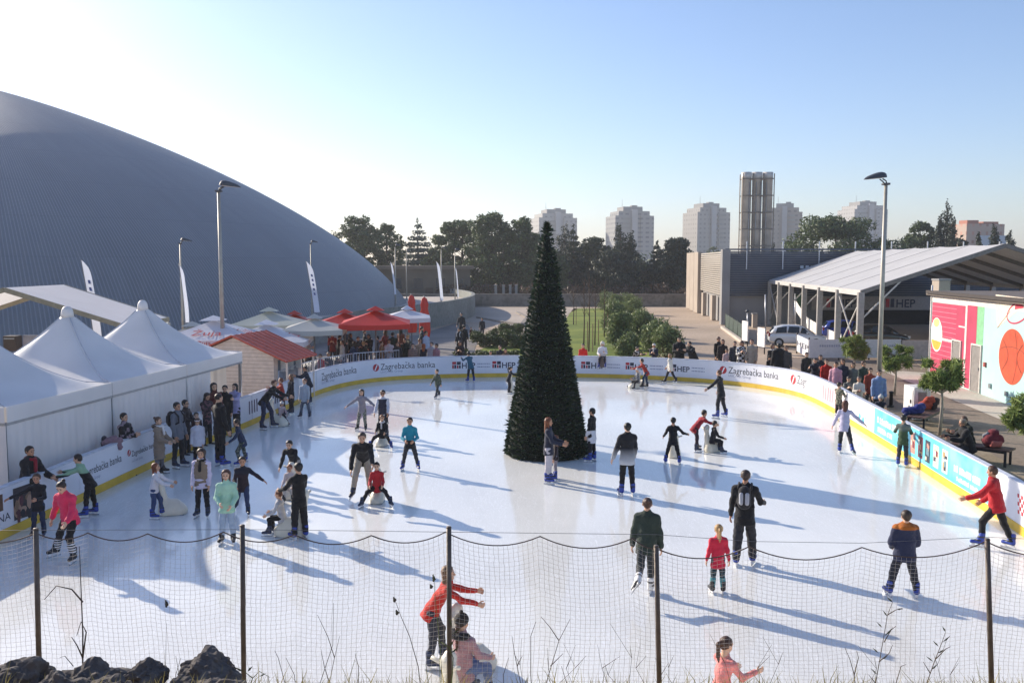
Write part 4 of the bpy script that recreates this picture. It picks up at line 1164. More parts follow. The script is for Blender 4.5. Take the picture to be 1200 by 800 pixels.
# stacked cases seen between marquee and tents
t = thing('equipment_case', 'dark case beside a pale panel at the foot of the arena', 'case', W(15, 432))
p = D(15, 402, 44); mb = MB(); mb.box(p, (.62, .6, .75)); mb.obj('case_body', mat('case_dark', '#3c302a', .6), t, bevel=.03)
mb = MB(); mb.box(p + Vector((0, -.32, .25)), (.5, .04, .06)); mb.obj('handle', ALU, t)
pp = D(38, 402, 44.5); t = thing('display_panel', 'pale panel board standing beside the dark case', 'panel', (pp.x, pp.y, 0))
mb = MB(); mb.box(pp, (.9, .08, .8)); mb.obj('board', mat('panel_pale', '#a9a9b2', .6, var=.25, scale=2), t)
for s in (-1, 1):
    mb = MB(); mb.box((pp.x + s * .35, pp.y + .1, (pp.z - .4) / 2), (.08, .08, max(.2, pp.z - .4))); mb.obj('leg', ALU, t)

# kiosk with the red roof
ko = D(321, 440, 36.0); kx = Vector((-.978, .21, 0)); ky = Vector((.21, .978, 0))
kiosk = thing('kiosk', 'small cream wooden kiosk with a red gabled roof', 'kiosk', (ko.x, ko.y, 0))
KW, KD = 3.5, 2.6; o_ = Vector((ko.x, ko.y, 0))
KCR = mat('kiosk_wood', '#e6d2c0', .7, var=.08, scale=5); KRED = mat('kiosk_roof', '#c4523a', .6, var=.15, scale=4, bump=.2)
mb = MB(); g0, g1 = o_, o_ + kx * KW; apx = o_ + kx * KW / 2
ZE, ZR = 1.98, 2.72
pl = [g0, g1, g1 + Vector((0, 0, ZE)), apx + Vector((0, 0, ZR)), g0 + Vector((0, 0, ZE))]
mb.add(pl + [p + ky * KD for p in pl], [(0, 1, 2, 3, 4), (9, 8, 7, 6, 5), (1, 6, 7, 2), (5, 6, 1, 0), (2, 7, 8, 3), (3, 8, 9, 4), (4, 9, 5, 0)]); mb.obj('wall', KCR, kiosk)
mb = MB()
for i in range(1, 18):
    z = i * .15; 
    half = KW / 2 if z < ZE else KW / 2 * (ZR - z) / (ZR - ZE)
    if half > .1: mb.bar(apx - kx * half - ky * .004 + Vector((0, 0, z)), apx + kx * half - ky * .004 + Vector((0, 0, z)), .012, .012)
mb.obj('cladding_joint', mat('joint_tan', '#b59a7a', .8), kiosk)
for s, ov in ((-1, .62), (1, .25)):
    rise = ZR - ZE; wdt = KW / 2; dn = kx * s if s > 0 else -kx
    a = apx + Vector((0, 0, ZR + .05)); e = a + dn * (wdt + ov) - Vector((0, 0, rise / wdt * (wdt + ov)))
    mb = MB(); f_, b_ = -ky * .18, ky * (KD + .18); up = Vector((0, 0, .05))
    mb.add([a + f_, e + f_, e + b_, a + b_, a + f_ + up, e + f_ + up, e + b_ + up, a + b_ + up], [(0, 1, 2, 3), (4, 5, 6, 7), (0, 1, 5, 4), (1, 2, 6, 5), (2, 3, 7, 6), (3, 0, 4, 7)])
    n_ = 7
    for i in range(n_ + 1):
        k_ = i / n_; mb.bar(a + f_ + (b_ - f_) * k_ + up * 1.1, e + f_ + (b_ - f_) * k_ + up * 1.1, .03, .025)
    mb.obj('roof', KRED, kiosk)
mb = MB(); q0 = o_ - kx * .003 + ky * .35
mb.add([q0 + Vector((0, 0, .95)), q0 + ky * 1.9 + Vector((0, 0, .95)), q0 + ky * 1.9 + Vector((0, 0, 1.8)), q0 + Vector((0, 0, 1.8))], [(0, 1, 2, 3)]); mb.obj('window', mat('kiosk_hatch', '#57616b', .3), kiosk)
mb = MB(); mb.bar(q0 - kx * .15 + Vector((0, 0, .92)), q0 - kx * .15 + ky * 1.9 + Vector((0, 0, .92)), .34, .05); mb.obj('counter', KCR, kiosk)
for i in range(3): mb = MB(); mb.bar(q0 - kx * .012 + ky * (.25 + .7 * i) + Vector((0, 0, 1.3)), q0 - kx * .012 + ky * (.25 + .7 * i) + Vector((0, 0, 1.75)), .4, .01); mb.obj('menu_board', mat('paper', '#dcdcd6', .6), kiosk)

for k_ in (0, KD):
    mb = MB(); q = o_ - kx * .55 + ky * (k_ * .96 + .05); mb.box((q.x, q.y, .86), (.08, .08, 1.76)); mb.obj('post', KCR, kiosk)

# ------------------------------------------------------------------ parasols
def parasol(px, py, dist, wd, label, col, cap=None, txt=False, z_e=None, val=.24, rz=.11, group='open parasols of the terrace'):
    p = D(px, py, dist); za = p.z; ze = za - wd * .21
    t = local_thing('parasol', label, 'parasol', (p.x, p.y, -.03), rz, group)
    fm_ = fabric('parasol_' + col, col, .22); h = wd / 2; mb = MB()
    n = 6
    for k_ in range(4):
        M = Matrix.Rotation(k_ * math.pi / 2, 3, 'Z'); vs = []
        for j in range(n + 1):
            r = j / n; z = za - .12 - (za - .12 - ze) * (r ** .93)
            for i in range(n + 1):
                a = -1 + 2 * i / n; sag = .05 * r * (1 - a * a)
                vs.append(M @ Vector((h * r * a, -h * r, z - sag)))
        mb.add(vs, [(j * (n + 1) + i, j * (n + 1) + i + 1, (j + 1) * (n + 1) + i + 1, (j + 1) * (n + 1) + i) for j in range(n) for i in range(n)])
        e = vs[-(n + 1):]
        mb.add(e + [q - Vector((0, 0, val)) for q in e], [(i, i + 1, n + 2 + i, n + 1 + i) for i in range(n)])
    mb.obj('canopy', fm_, t, True)
    mb = MB(); cw = wd * .13
    mb.add([(0, 0, za + .1), (-cw, -cw, za - .13), (cw, -cw, za - .13), (cw, cw, za - .13), (-cw, cw, za - .13)], [(0, 1, 2), (0, 2, 3), (0, 3, 4), (0, 4, 1)])
    mb.obj('vent_cap', fabric('parasol_' + (cap or col), cap or col, .2), t)
    mb = MB(); mb.cyl((0, 0, 0), (0, 0, za), .045, .04, 10); mb.obj('pole', mat('pole_grey', '#7c7c7c', .5, .4), t, True)
    mb = MB(); mb.box((0, 0, .05), (.9, .9, .1)); mb.obj('base', mat('base_block', '#6e6c68', .9), t)
    for k_ in range(4):
        a = math.pi / 4 + k_ * math.pi / 2; mb = MB(); mb.bar((0, 0, za - .2), (h * 1.38 * math.cos(a), h * 1.38 * math.sin(a), ze - .02), .03, .04); mb.obj('rib', mat('rib_wood', '#6d5a48', .6), t)
    if txt:
        for k_ in (0, 1, 3):
            M = Matrix.Rotation(k_ * math.pi / 2, 3, 'Z')
            def fn(x, z_):
                r = .82 - z_ / h * 1.0
                return M @ Vector((x, -h * r - .012, za - .12 - (za - .12 - ze) * (r ** .93) + .015))
            text_on('lettering', 'Žuja', fn, -wd * .16, wd * .32, .05, mat('ink_red', '#b3202e'), t, hscale=1.0)
        for k_ in range(4):
            M = Matrix.Rotation(k_ * math.pi / 2, 3, 'Z')
            text_on('valance_lettering', 'Žuja', lambda x, z_: M @ Vector((x, -h - .02, ze - .2 + z_)), -.3, .6, .0, mat('ink_red', '#b3202e'), t, max_h=.16)
    return t
parasol(250, 371, 41.2, 4.1, 'white parasol with red lettering behind the tent corner', '#dcdde4', txt=True)
parasol(312, 376, 43.2, 4.0, 'white parasol with red lettering behind the kiosk roof', '#dadbe2', txt=True)
parasol(315, 361, 48, 3.6, 'pale green-grey parasol half hidden behind lettered white ones', '#b9bfb4')
parasol(368, 369, 45, 3.0, 'cream-grey parasol right of the kiosk roof', '#c4c4bd')
parasol(345, 365, 52, 3.2, 'small red parasol peeping out behind the cream one', '#b03228')
parasol(404, 363, 49, 3.4, 'red parasol left of the largest red one', '#c22a20')
parasol(440, 360, 46, 3.5, 'bright red parasol with a white corner stripe', '#d02c20')
parasol(477, 359, 51, 2.6, 'white parasol at the right end of the terrace', '#e0e0e6')
parasol(225, 378, 44, 3.4, 'pale parasol seen between tent roof and arena', '#b4b8b6')
def closed_parasol(px, yt, dist, label):
    p = D(px, yt, dist); t = local_thing('closed_parasol', label, 'parasol', (p.x, p.y, -.03), 0, 'folded red parasols')
    z = p.z; mb = MB(); vs = []; n = 20; prof = [(.04, z), (.16, z - .12), (.24, z - .5), (.2, z - .75), (.3, z - 1.2), (.34, z - 2.2), (.28, z - 2.6)]
    for r, zz in prof:
        for i in range(n):
            a = 2 * math.pi * i / n; q = r * (1 + .18 * math.cos(5 * a)); vs.append((q * math.cos(a), q * math.sin(a), zz))
    mb.add(vs, [(j * n + i, j * n + (i + 1) % n, (j + 1) * n + (i + 1) % n, (j + 1) * n + i) for j in range(len(prof) - 1) for i in range(n)])
    mb.obj('canopy', fabric('parasol_fold', '#d5301f', .1), t, True)
    mb = MB(); mb.cyl((0, 0, 0), (0, 0, z + .1), .04, .04, 8); mb.obj('pole', mat('pole_grey', '#7c7c7c'), t, True)
    mb = MB(); mb.box((0, 0, .05), (.8, .8, .1)); mb.obj('base', mat('base_block', '#6e6c68'), t)
closed_parasol(482, 345, 62, 'left one of two folded red parasols by the curved wall')
closed_parasol(497, 347.5, 58, 'right one of two folded red parasols by the curved wall')

# terrace tables, bar counter
for i, (px, py, dd) in enumerate(((395, 425, 44), (424, 418, 47), (452, 420, 46), (385, 412, 50))):
    q = W(px, py); lab = ['tall bar table under the cream parasol', 'tall bar table between the two red parasols', 'tall bar table under the bright red parasol', 'tall bar table deep in the terrace shade'][i]
    t = local_thing('bar_table', lab, 'table', (q.x, q.y, -.03), 0, 'tall tables on the terrace')
    mb = MB(); mb.lathe([(.34, 1.06), (.35, 1.08), (.35, 1.1), (.33, 1.11)], n=18); mb.obj('table_top', mat('table_wood', '#4f3c2f', .5), t)
    mb = MB(); mb.cyl((0, 0, .03), (0, 0, 1.06), .04, .04); mb.obj('stem', mat('dark_iron', '#26262a', .5, .3), t, True)
    mb = MB(); mb.lathe([(.26, 0), (.26, .03), (.05, .05)], n=18); mb.obj('foot_plate', mat('dark_iron', '#26262a'), t)

# crowd barriers behind the curved boards
CBM = mat('galvanised', '#b9bcc2', .4, .6, .1)
ub = u_at(343); k_ = 0
while ub < u_at(445):
    a, b = bp_(ub, 0, -.55), bp_(ub + 2.3, 0, -.55); d = (b - a).normalized()
    L4 = ['right beside the kiosk', 'second from the kiosk', 'third from the kiosk', 'at the far end, beside seated children', 'by the round table', 'last in line']
    t = thing('crowd_barrier', 'galvanised crowd barrier behind the boards, ' + L4[min(k_, 5)], 'barrier', tuple(a), 0, 'galvanised crowd barriers')
    up = Vector((0, 0, 1)); mb = MB()
    mb.tube([a + up * .12, a + up * 1.42, b + up * 1.42, b + up * .12], .024, 6); mb.tube([a + up * .25, b + up * .25], .02, 6); mb.obj('frame', CBM, t, True)
    mb = MB()
    for i in range(1, 16): q = a + (b - a) * i / 16; mb.cyl(q + up * .25, q + up * 1.42, .011, .011, 5)
    mb.obj('bars', CBM, t, True)
    for q in (a + d * .25, b - d * .25):
        n_ = Vector((-d.y, d.x, 0)); mb = MB(); mb.tube([q - n_ * .3 - up * .0, q + up * .12, q + n_ * .3 + up * .0], .02, 6); mb.obj('foot', CBM, t, True)
    ub += 2.38; k_ += 1

# ------------------------------------------------------------------ lamps and flags
LPOLE = mat('lamp_pole', '#a8a398', .5, .3, .1, 3); LHEAD = mat('lamp_head', '#4b4d52', .5, .2); LGLASS = mat('lamp_glass', '#e6e0cf', .25)
def flood_lamp(px, yt, dist, label, face, big=True, zb=0.0, g='street lamps'):
    p = D(px, yt, dist); z = p.z
    t = local_thing('street_lamp', label, 'street lamp', (p.x, p.y, zb), 0, g); h = z - zb
    k = 1.0 if big else .62
    mb = MB(); mb.tube([(0, 0, -.1), (0, 0, h * .5), (0, 0, h - .3 * k)], [.105 * k, .09 * k, .068 * k], 12); mb.obj('pole', LPOLE, t, True)
    mb = MB(); mb.cyl((0, 0, -.05), (0, 0, .5), .14 * k, .14 * k, 12); mb.obj('base', LPOLE, t, True)
    f = Vector((math.sin(R_(face)), math.cos(R_(face)), 0)); s = Vector((f.y, -f.x, 0))
    mb = MB(); top = Vector((0, 0, h - .3 * k))
    for a in (-1, 1): mb.tube([top + s * .07 * a * k, top + s * .12 * a * k + f * .08 * k + Vector((0, 0, .12 * k)), top + s * .1 * a * k + f * .22 * k + Vector((0, 0, .2 * k))], .028 * k, 6)
    mb.box(top + Vector((0, 0, .0)), (.26 * k, .26 * k, .08 * k)); mb.obj('bracket', LHEAD, t, True)
    # shell: rounded wedge
    c = top + f * .45 * k + Vector((0, 0, .26 * k)); vs = []; n, m_ = 12, 9
    for j in range(m_ + 1):
        v_ = j / m_; L = -.42 + .95 * v_; wdt = .34 * (1 - v_) ** .5 * (1.001 - (1 - v_) ** 8) ** .5 + .03; t_ = 1 - v_; hh = .27 * t_ ** .6 * (1.001 - t_ ** 6) ** .5 + .02
        for i in range(n + 1):
            a = math.pi * i / n; q = c + (f * L + s * wdt * math.cos(a)) * k + Vector((0, 0, (hh * math.sin(a) * 1.1 - .10 * v_) * k)); vs.append(q)
    mb = MB(); mb.add(vs, [(j * (n + 1) + i, j * (n + 1) + i + 1, (j + 1) * (n + 1) + i + 1, (j + 1) * (n + 1) + i) for j in range(m_) for i in range(n)])
    mb.add([vs[i] for i in range(n + 1)], [tuple(range(n + 1))]); mb.add([vs[m_ * (n + 1) + i] for i in range(n + 1)], [tuple(range(n + 1))])
    hd = mb.obj('lamp_head', LHEAD, t, True)
    mb = MB(); e = [vs[j * (n + 1)] for j in range(m_ + 1)] + [vs[j * (n + 1) + n] for j in range(m_, -1, -1)]
    mb.add([q - Vector((0, 0, .004)) for q in e], [tuple(range(len(e)))]); g_ = mb.obj('glass', LGLASS, hd)
    return t
flood_lamp(1038.5, 207, 37.0, 'tall lamp post by the benches on the right', -100)
flood_lamp(256, 216, 40.5, 'tall lamp post rising behind the tent corner', 85)
flood_lamp(211, 281, 47, 'slim lamp post in front of the dome, left of the tall one', 60, False)
flood_lamp(364, 283, 71, 'slim lamp post in front of the dome, behind a white flag', 60, False)
for px, yt, dd, lab in ((463, 287, 92, 'slim lamp post at the dome edge, beside a narrow flag'), (476, 294, 110, 'short slim lamp post seen before the low house'), (517, 290, 96, 'slim lamp post just behind the curved white flag'), (533, 292, 92, 'slim lamp post at the end of the curved wall')):
    flood_lamp(px, yt, dd, lab, 75, False, 1.0)
FLAGW = fabric('flag_cloth', '#dfe3ee', .3); FLAGB = mat('flag_ink', '#4a5a90', .6)
def feather(px0, py0, px1, py1, dist, wd, label, yaw, zb=0.0, ink=True):
    a, b = D(px0, py0, dist), D(px1, py1, dist)
    t = thing('feather_flag', label, 'flag', (b.x, b.y, zb), 0, 'white feather flags')
    side = Vector((math.cos(yaw), math.sin(yaw), 0)); n = 14; mb = MB(); pts = []
    for i in range(n + 1):
        k = i / n; p = b + (a - b) * k + Vector((-(k ** 2) * .15, 0, 0)); pts.append(p)
    vs = []
    for i, p in enumerate(pts):
        k = i / n; w_ = wd * (1 if k < .78 else math.sqrt(max(.02, 1 - ((k - .78) / .23) ** 2)))
        vs += [p, p + side * w_ + Vector((0, .04 * math.sin(k * 7), -.12 * k))]
    mb.add(vs, [(2 * i, 2 * i + 1, 2 * i + 3, 2 * i + 2) for i in range(n)]); mb.obj('cloth', FLAGW, t, True)
    mb = MB(); base = Vector((b.x, b.y, zb)); mb.tube([base] + pts, .022, 6); mb.obj('pole', mat('pole_grey', '#7c7c7c'), t, True)
    if ink:
        mb = MB(); d_ = side.cross(Vector((0, 0, 1))) * .03
        for i in range(5):
            p = b + (a - b) * (.34 + .09 * i) + Vector((-.15 * (.34 + .09 * i) ** 2, 0, 0))
            for dd_ in (d_, -d_): mb.add([p + side * wd * .4 + dd_, p + side * wd * .68 + dd_, p + side * wd * .62 + dd_ + (a - b) * .045, p + side * wd * .36 + dd_ + (a - b) * .045], [(0, 1, 2, 3)])
        mb.obj('print', FLAGB, t)
feather(98, 304, 110, 398, 47, .40, 'white feather flag behind the marquee roof', .2)
feather(213, 309, 217, 378, 46, .3, 'feather flag seen edge-on beside the slim lamp', 1.2, ink=False)
feather(361, 306, 368, 366, 66, .42, 'white feather flag above the cream parasol', .3)
feather(459, 306, 462, 345, 86, .35, 'narrow feather flag at the dome edge', 1.1, 1.0, ink=False)
feather(513, 306, 516, 352, 90, .45, 'curved white feather flag on the curved wall', .9, 1.0, ink=False)
feather(535, 312, 536, 348, 90, .3, 'thin feather flag at the end of the wall', 1.2, 1.0, ink=False)

# ------------------------------------------------------------------ right-hand buildings
PLW = mat('wall_beige', '#a5988a', .8, var=.06, scale=.6, bump=.1); GREYW = mat('wall_grey', '#8d8b8a', .85, var=.1, scale=.5, bump=.15)
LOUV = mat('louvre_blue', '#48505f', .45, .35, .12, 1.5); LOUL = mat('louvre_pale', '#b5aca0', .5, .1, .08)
lb = thing('louvred_building', 'grey building with dark horizontal louvres and a sunlit side', 'building', (30, 100, 0))
q0 = W(848, 380); q1 = W(808, 360); q0.z = q1.z = 0; fx = Vector((1, .02, 0)).normalized(); zt = 7.0
sd = (q1 - q0); sl_ = sd.length; sdn = sd.normalized(); far = q0 + fx * 34
inn = Vector((.35, .35, 0))
mb = MB(); pl = [q0 + inn, far + inn, far + sd + inn * .3, q1 + inn * .6]
mb.prism([(p.x, p.y) for p in pl], -.1, zt - .35); mb.obj('wall', GREYW, lb)
mb = MB()
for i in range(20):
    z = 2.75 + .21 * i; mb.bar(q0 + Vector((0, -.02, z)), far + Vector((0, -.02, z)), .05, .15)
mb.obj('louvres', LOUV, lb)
mb = MB()
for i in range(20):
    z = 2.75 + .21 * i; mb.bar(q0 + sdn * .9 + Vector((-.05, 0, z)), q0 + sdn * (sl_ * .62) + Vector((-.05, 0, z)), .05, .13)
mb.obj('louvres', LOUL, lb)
mb = MB(); mb.box((q0.x + .1, q0.y + .2, zt / 2), (.75, .75, zt)); mb.obj('corner_pier', GREYW, lb)
mb = MB()
for a in (.64, .78, .92):
    p = q0 + sdn * sl_ * a; mb.box((p.x - .25, p.y, zt / 2 + .0), (.5, 2.2, zt))
mb.obj('side_pier', PLW, lb)
for i, a in enumerate((.2, .45)):
    p = q0 + sdn * sl_ * a; mb = MB(); mb.box((p.x - .2, p.y, 1.25), (.4, .8, 2.5)); mb.obj('column', PLW, lb)
mb = MB()
for i in range(9): p = q0 + fx * (3.4 * i + 2); mb.box((p.x, p.y - .1, zt - .55), (.09, .09, 2.6))
mb.obj('fixing_post', mat('galvanised', '#b9bcc2'), lb)
mb = MB()
for j, x in enumerate((7.2, 7.7, 8.2, 8.7, 9.2, 15.1, 15.6, 16.1)):
    p = q0 + fx * x; mb.box((p.x, p.y - .16, 5.0), (.3, .04, .26)); mb.box((p.x, p.y - .16, 5.36), (.3, .04, .26))
mb.obj('vent_panel', mat('vent_white', '#d5d8dc', .5), lb)
mb = MB(); mb.bar(q0 + Vector((0, -.05, zt)), far + Vector((0, -.05, zt)), .2, .14); mb.obj('parapet', LOUV, lb)
# banner hung on its base
sbn = thing('sponsor_banner', 'long white banner with red and dark lettering behind the shelter posts', 'banner', (31, 83, 1.4))
b0, b1 = q0 + fx * 8.2 + Vector((0, -.2, 0)), q0 + fx * 23 + Vector((0, -.2, 0))
mb = MB(); mb.add([b0 + Vector((0, 0, 1.35)), b1 + Vector((0, 0, 1.35)), b1 + Vector((0, 0, 2.6)), b0 + Vector((0, 0, 2.6))], [(0, 1, 2, 3)]); mb.obj('cloth', mat('banner_dull', '#a79d98', .7), sbn)  # white banner cloth in one flat greyish base colour
for k_ in (1.4, 7.0, 12.2):
    mb = MB(); o_ = b0 + fx * k_ + Vector((0, -.012, 1.6)); mb.add([o_, o_ + fx * .35, o_ + fx * .35 + Vector((0, 0, .8)), o_ + Vector((0, 0, .8))], [(0, 1, 2, 3)]); mb.add([o_ + fx * .45, o_ + fx * .8, o_ + fx * .8 + Vector((0, 0, .8)), o_ + fx * .45 + Vector((0, 0, .8))], [(0, 1, 2, 3)], 1); mb.obj('logo', [RED, NAVY], sbn)
    text_on('lettering', 'HEP', lambda x, z: o_ + fx * (x + 1.0) + Vector((0, 0, z)), 0, 1.8, 0, NAVY, sbn, bold=True, max_h=.8)
mb = MB(); mb.add([b0 + Vector((1, -.02, 0)), b1 + Vector((0, -.02, 0)), b1 + Vector((0, -.02, 1.34)), b0 + Vector((1, -.02, 1.34))], [(0, 1, 2, 3)]); tag(mb.obj('dark_backing', mat('backing_dark', '#2c2a2a', .9)), 'flat dark screen hanging under the long white banner', 'backing')  # plain dark sheet filling the space below the banner

# chimney stack
cs_ = thing('chimney_stack', 'triple steel chimney stack in a framed tower', 'chimney', D(887, 300, 112))
STK = mat('stack_metal', '#cfc5b8', .5, .2, .2, .7)
for i, px in enumerate((875, 887.5, 900)):
    p = D(px, 202, 112); mb = MB(); mb.tube([(p.x, p.y, 3), (p.x, p.y, p.z - .9), (p.x, p.y, p.z - .88), (p.x, p.y, p.z)], [.60, .60, .63, .63], 16); mb.obj('flue', STK, cs_, True)
mb = MB(); pc = D(887.5, 202, 112)
for sx in (-.63, .63, -1.92, 1.92):
    for sy in (-.7, .7): mb.box((pc.x + sx, pc.y + sy, (pc.z + 2.6) / 2), (.1, .1, pc.z - 3.0))
for i in range(6):
    z = 5.8 + i * 2.05
    for sy in (-.7, .7): mb.box((pc.x, pc.y + sy, z), (3.94, .09, .12))
mb.obj('frame', mat('frame_steel', '#857a6f', .6, .3), cs_)
mb = MB()
for sx in (-1.1, -.25, .35, 1.0): mb.cyl((pc.x + sx, pc.y - .62, 3), (pc.x + sx, pc.y - .62, pc.z - 1.2), .05, .05, 6)
mb.obj('pipe', mat('pipe_pale', '#b9b2aa', .4, .4), cs_, True)

# open white shelter
SHW = fabric('shelter_pvc', '#bfbcb8', .03); SHP = mat('shelter_post', '#a19d99', .5, .3, .1)
shl = thing('event_shelter', 'open-sided white gabled shelter on grey posts', 'shelter', (28, 68, 0))
e_n, e_f = D(1009, 341, 52), D(902, 328.5, 84); e_n.z = e_f.z = 4.17
sa = (e_f - e_n); sa.normalize(); sp_ = Vector((sa.y, -sa.x, 0)); HWD = 7.8
r_n, r_f = e_n + sp_ * HWD + Vector((0, 0, 2.68)), e_f + sp_ * HWD + Vector((0, 0, 2.68)); o_n, o_f = e_n + sp_ * 2 * HWD, e_f + sp_ * 2 * HWD
NB = 6
for i in range(NB):
    k0, k1 = i / NB, (i + 1) / NB
    mb = MB()
    for (a0, a1), (c0_, c1_) in (((e_n, e_f), (r_n, r_f)), ((r_n, r_f), (o_n, o_f))):
        vs = []
        for j in range(7):
            for k_ in range(5):
                s = k0 + (k1 - k0) * (.006 + .988 * k_ / 4); p = (a0 + (a1 - a0) * s); q = (c0_ + (c1_ - c0_) * s); r = p + (q - p) * j / 6
                vs.append(r - Vector((0, 0, .07 * (1 - (2 * k_ / 4 - 1) ** 2))))
        mb.add(vs, [(j * 5 + k_, j * 5 + k_ + 1, j * 5 + k_ + 6, j * 5 + k_ + 5) for j in range(6) for k_ in range(4)])
    mb.obj('roof_panel', SHW, shl, True)
mb = MB()
for a, b in ((e_n, e_f), (o_n, o_f)): mb.add([a - Vector((0, 0, .32)) - sp_ * .04, b - Vector((0, 0, .32)) - sp_ * .04, b - sp_ * .04, a - sp_ * .04], [(0, 1, 2, 3)])
mb.obj('valance', SHW, shl)
mb = MB()
for i in range(NB + 1):
    k0 = i / NB; a, r, o = e_n + (e_f - e_n) * k0, r_n + (r_f - r_n) * k0, o_n + (o_f - o_n) * k0
    dz = Vector((0, 0, .12)); mb.bar(a - dz, r - dz, .16, .24); mb.bar(r - dz, o - dz, .16, .24)
mb.obj('rafter', mat('rafter_grey', '#7b7672', .5, .3), shl)
for (a, b) in ((e_n, e_f), (o_n, o_f)):
    for i in range(NB + 1):
        p = a + (b - a) * i / NB; mb = MB(); mb.box((p.x, p.y, 2.0), (.34, .34, 4.1), math.atan2(sa.y, sa.x)); mb.obj('post', SHP, shl)
for i in (0, NB - 1):
    p, q = e_n + (e_f - e_n) * i / NB, e_n + (e_f - e_n) * (i + 1) / NB
    for a, b in ((.2, 3.8), (3.8, .2)): mb = MB(); mb.bar((p.x + .02 * a, p.y, a), (q.x + .02 * a, q.y, b), .07, .07); mb.obj('brace', mat('brace_pale', '#c9c6c2', .5, .3), shl)
for i in range(NB + 1):
    p = e_n + (e_f - e_n) * i / NB; q = p + sp_ * 2.2; mb = MB(); mb.bar((p.x, p.y, 2.4), (q.x, q.y, 4.17 + 2.68 * 2.2 / HWD - .2), .08, .08); mb.obj('brace', mat('brace_pale', '#c9c6c2', .5, .3), shl)
# green net and pale ramp rail seen through the shelter
t = thing('green_netting', 'dark green netting sheet hanging inside the shelter', 'netting', D(938, 360, 76))
mb = MB(); mb.add([D(932, 345, 76), D(946, 345, 76), D(946, 366, 76), D(936, 358, 76)], [(0, 1, 2, 3)]); mb.obj('sheet', mat('net_green', '#2f5a3c', .8), t)
mb = MB(); mb.cyl(D(932, 344, 76), D(932, 392, 76), .05, .05, 8); mb.obj('post', mat('galvanised', '#b9bcc2'), t, True)
t = thing('ramp_railing', 'pale sloping rail panels descending under the shelter', 'railing', D(955, 390, 66))
A_ = [D(931, 350, 78), D(946, 372, 73), D(966, 384, 68), D(986, 392, 63)]
mb = MB()
for a, b in zip(A_[:-1], A_[1:]): mb.add([a, b, b - Vector((0, 0, .85)), a - Vector((0, 0, .85))], [(0, 1, 2, 3)])
mb.obj('panel', mat('rail_white', '#dfdcd6', .6), t)
for a in A_:
    mb = MB(); mb.cyl((a.x, a.y, -.05), a + Vector((0, 0, .05)), .05, .05, 8); mb.obj('post', mat('galvanised', '#b9bcc2'), t, True)

# mural building
p0, p1 = W(1089, 440), W(1200, 478.5); p0.z = p1.z = 0; wd_ = (p1 - p0).normalized(); p2 = p0 + wd_ * 26; wn = Vector((wd_.y, -wd_.x, 0))
if wn.x > 0: wn = -wn
WH = 4.12
mural = thing('mural_building', 'flat-roofed building with a pink and pale-blue basketball mural', 'building', tuple(p0))
wc = mat('mural_pale', '#a9cdc9', .75, var=.05, scale=1.0, bump=.12)
bk = -wn * 9
mb = MB(); mb.prism([(p.x, p.y) for p in (p0, p2, p2 + bk, p0 + bk)], -.05, WH); mb.obj('wall', wc, mural)
mb = MB(); ov = wn * .25
for a, b in ((p0 - wd_ * .2, p2),): mb.prism([(q.x, q.y) for q in (a + ov, b + ov, b + bk, a + bk)], WH + .002, WH + .22)
mb.obj('roof', mat('roof_dark', '#6a6058', .8), mural)
mb = MB(); mb.bar(p0 + ov * 1.1 + Vector((0, 0, WH + .17)), p2 + ov * 1.1 + Vector((0, 0, WH + .17)), .12, .16); mb.obj('gutter', mat('gutter_dark', '#4a4340', .5, .3), mural)
mb = MB(); pt = p0 - wd_ * .1; mb.cyl((pt.x, pt.y, 0), (pt.x, pt.y, WH + .5), .05, .05, 8); mb.obj('downpipe', mat('pipe_white', '#dedad4', .5), mural, True)
def wpt(px, py):
    d = ray(px, py); o = Vector((0, 0, HCAM)); t_ = (p0 - o).dot(wn) / d.dot(wn); return o + d * t_
def wsz(px, py): q = wpt(px, py); return ((q - p0).dot(wd_), q.z)
def wp(s, z, off): return p0 + wd_ * s + Vector((0, 0, z)) + wn * off
def paint(polys, m, off, name='painted_shape'):
    mb = MB()
    for P_ in polys: mb.add([wp(s, z, off) for s, z in P_], [tuple(range(len(P_)))])
    return mb.obj(name, m, mural)
def wrect(s0, s1, z0, z1): return [(s0, z0), (s1, z0), (s1, z1), (s0, z1)]
S = lambda px: wsz(px, 420)[0]
PINKP = mat('mural_pink', '#b53455', .7, var=.1, scale=1.5, bump=.1); PINKL = mat('mural_rose', '#cf7a8c', .7)
sA, sB, sC, sD, sE = .05, S(1121), S(1131), S(1143), S(1151)
paint([wrect(sA, sC - .15, .02, WH - .35)], PINKP, .006); paint([wrect(sC + .05, sD, .02, WH - .3)], PINKP, .006)
paint([wrect(sD + .02, sE, 1.85, WH - .3)], mat('mural_green', '#7fb98a', .7), .006); paint([wrect(.0, 26, WH - .3, WH - .02)], mat('mural_white', '#d9d0c8', .7), .005)
paint([wrect(sA, sB - .2, .5 + .235 * i, .5 + .235 * i + .028) for i in range(14)] , PINKL, .010, 'painted_joint')
paint([wrect(sA, sB, 1.95, 2.07), wrect(sC - .15, sC + .05, .02, WH - .3), wrect(S(1122), S(1131), 2.75, 2.82)], mat('mural_white', '#d9d0c8'), .013, 'painted_line')
def ell(px, py, rx, ry, n=26): return [wsz(px + rx * math.cos(2 * math.pi * i / n), py + ry * math.sin(2 * math.pi * i / n)) for i in range(n)]
paint([ell(1098, 392, 6.6, 20)], mat('mural_cream', '#eeeade', .7), .017); paint([[q for q in ell(1098, 393, 6.0, 17) if 1.35 < q[1] < 1.95]], mat('mural_yellow', '#d9a636', .7), .020); paint([ell(1098, 378, 3.4, 5)], mat('mural_lime', '#bcc27e', .7), .020)
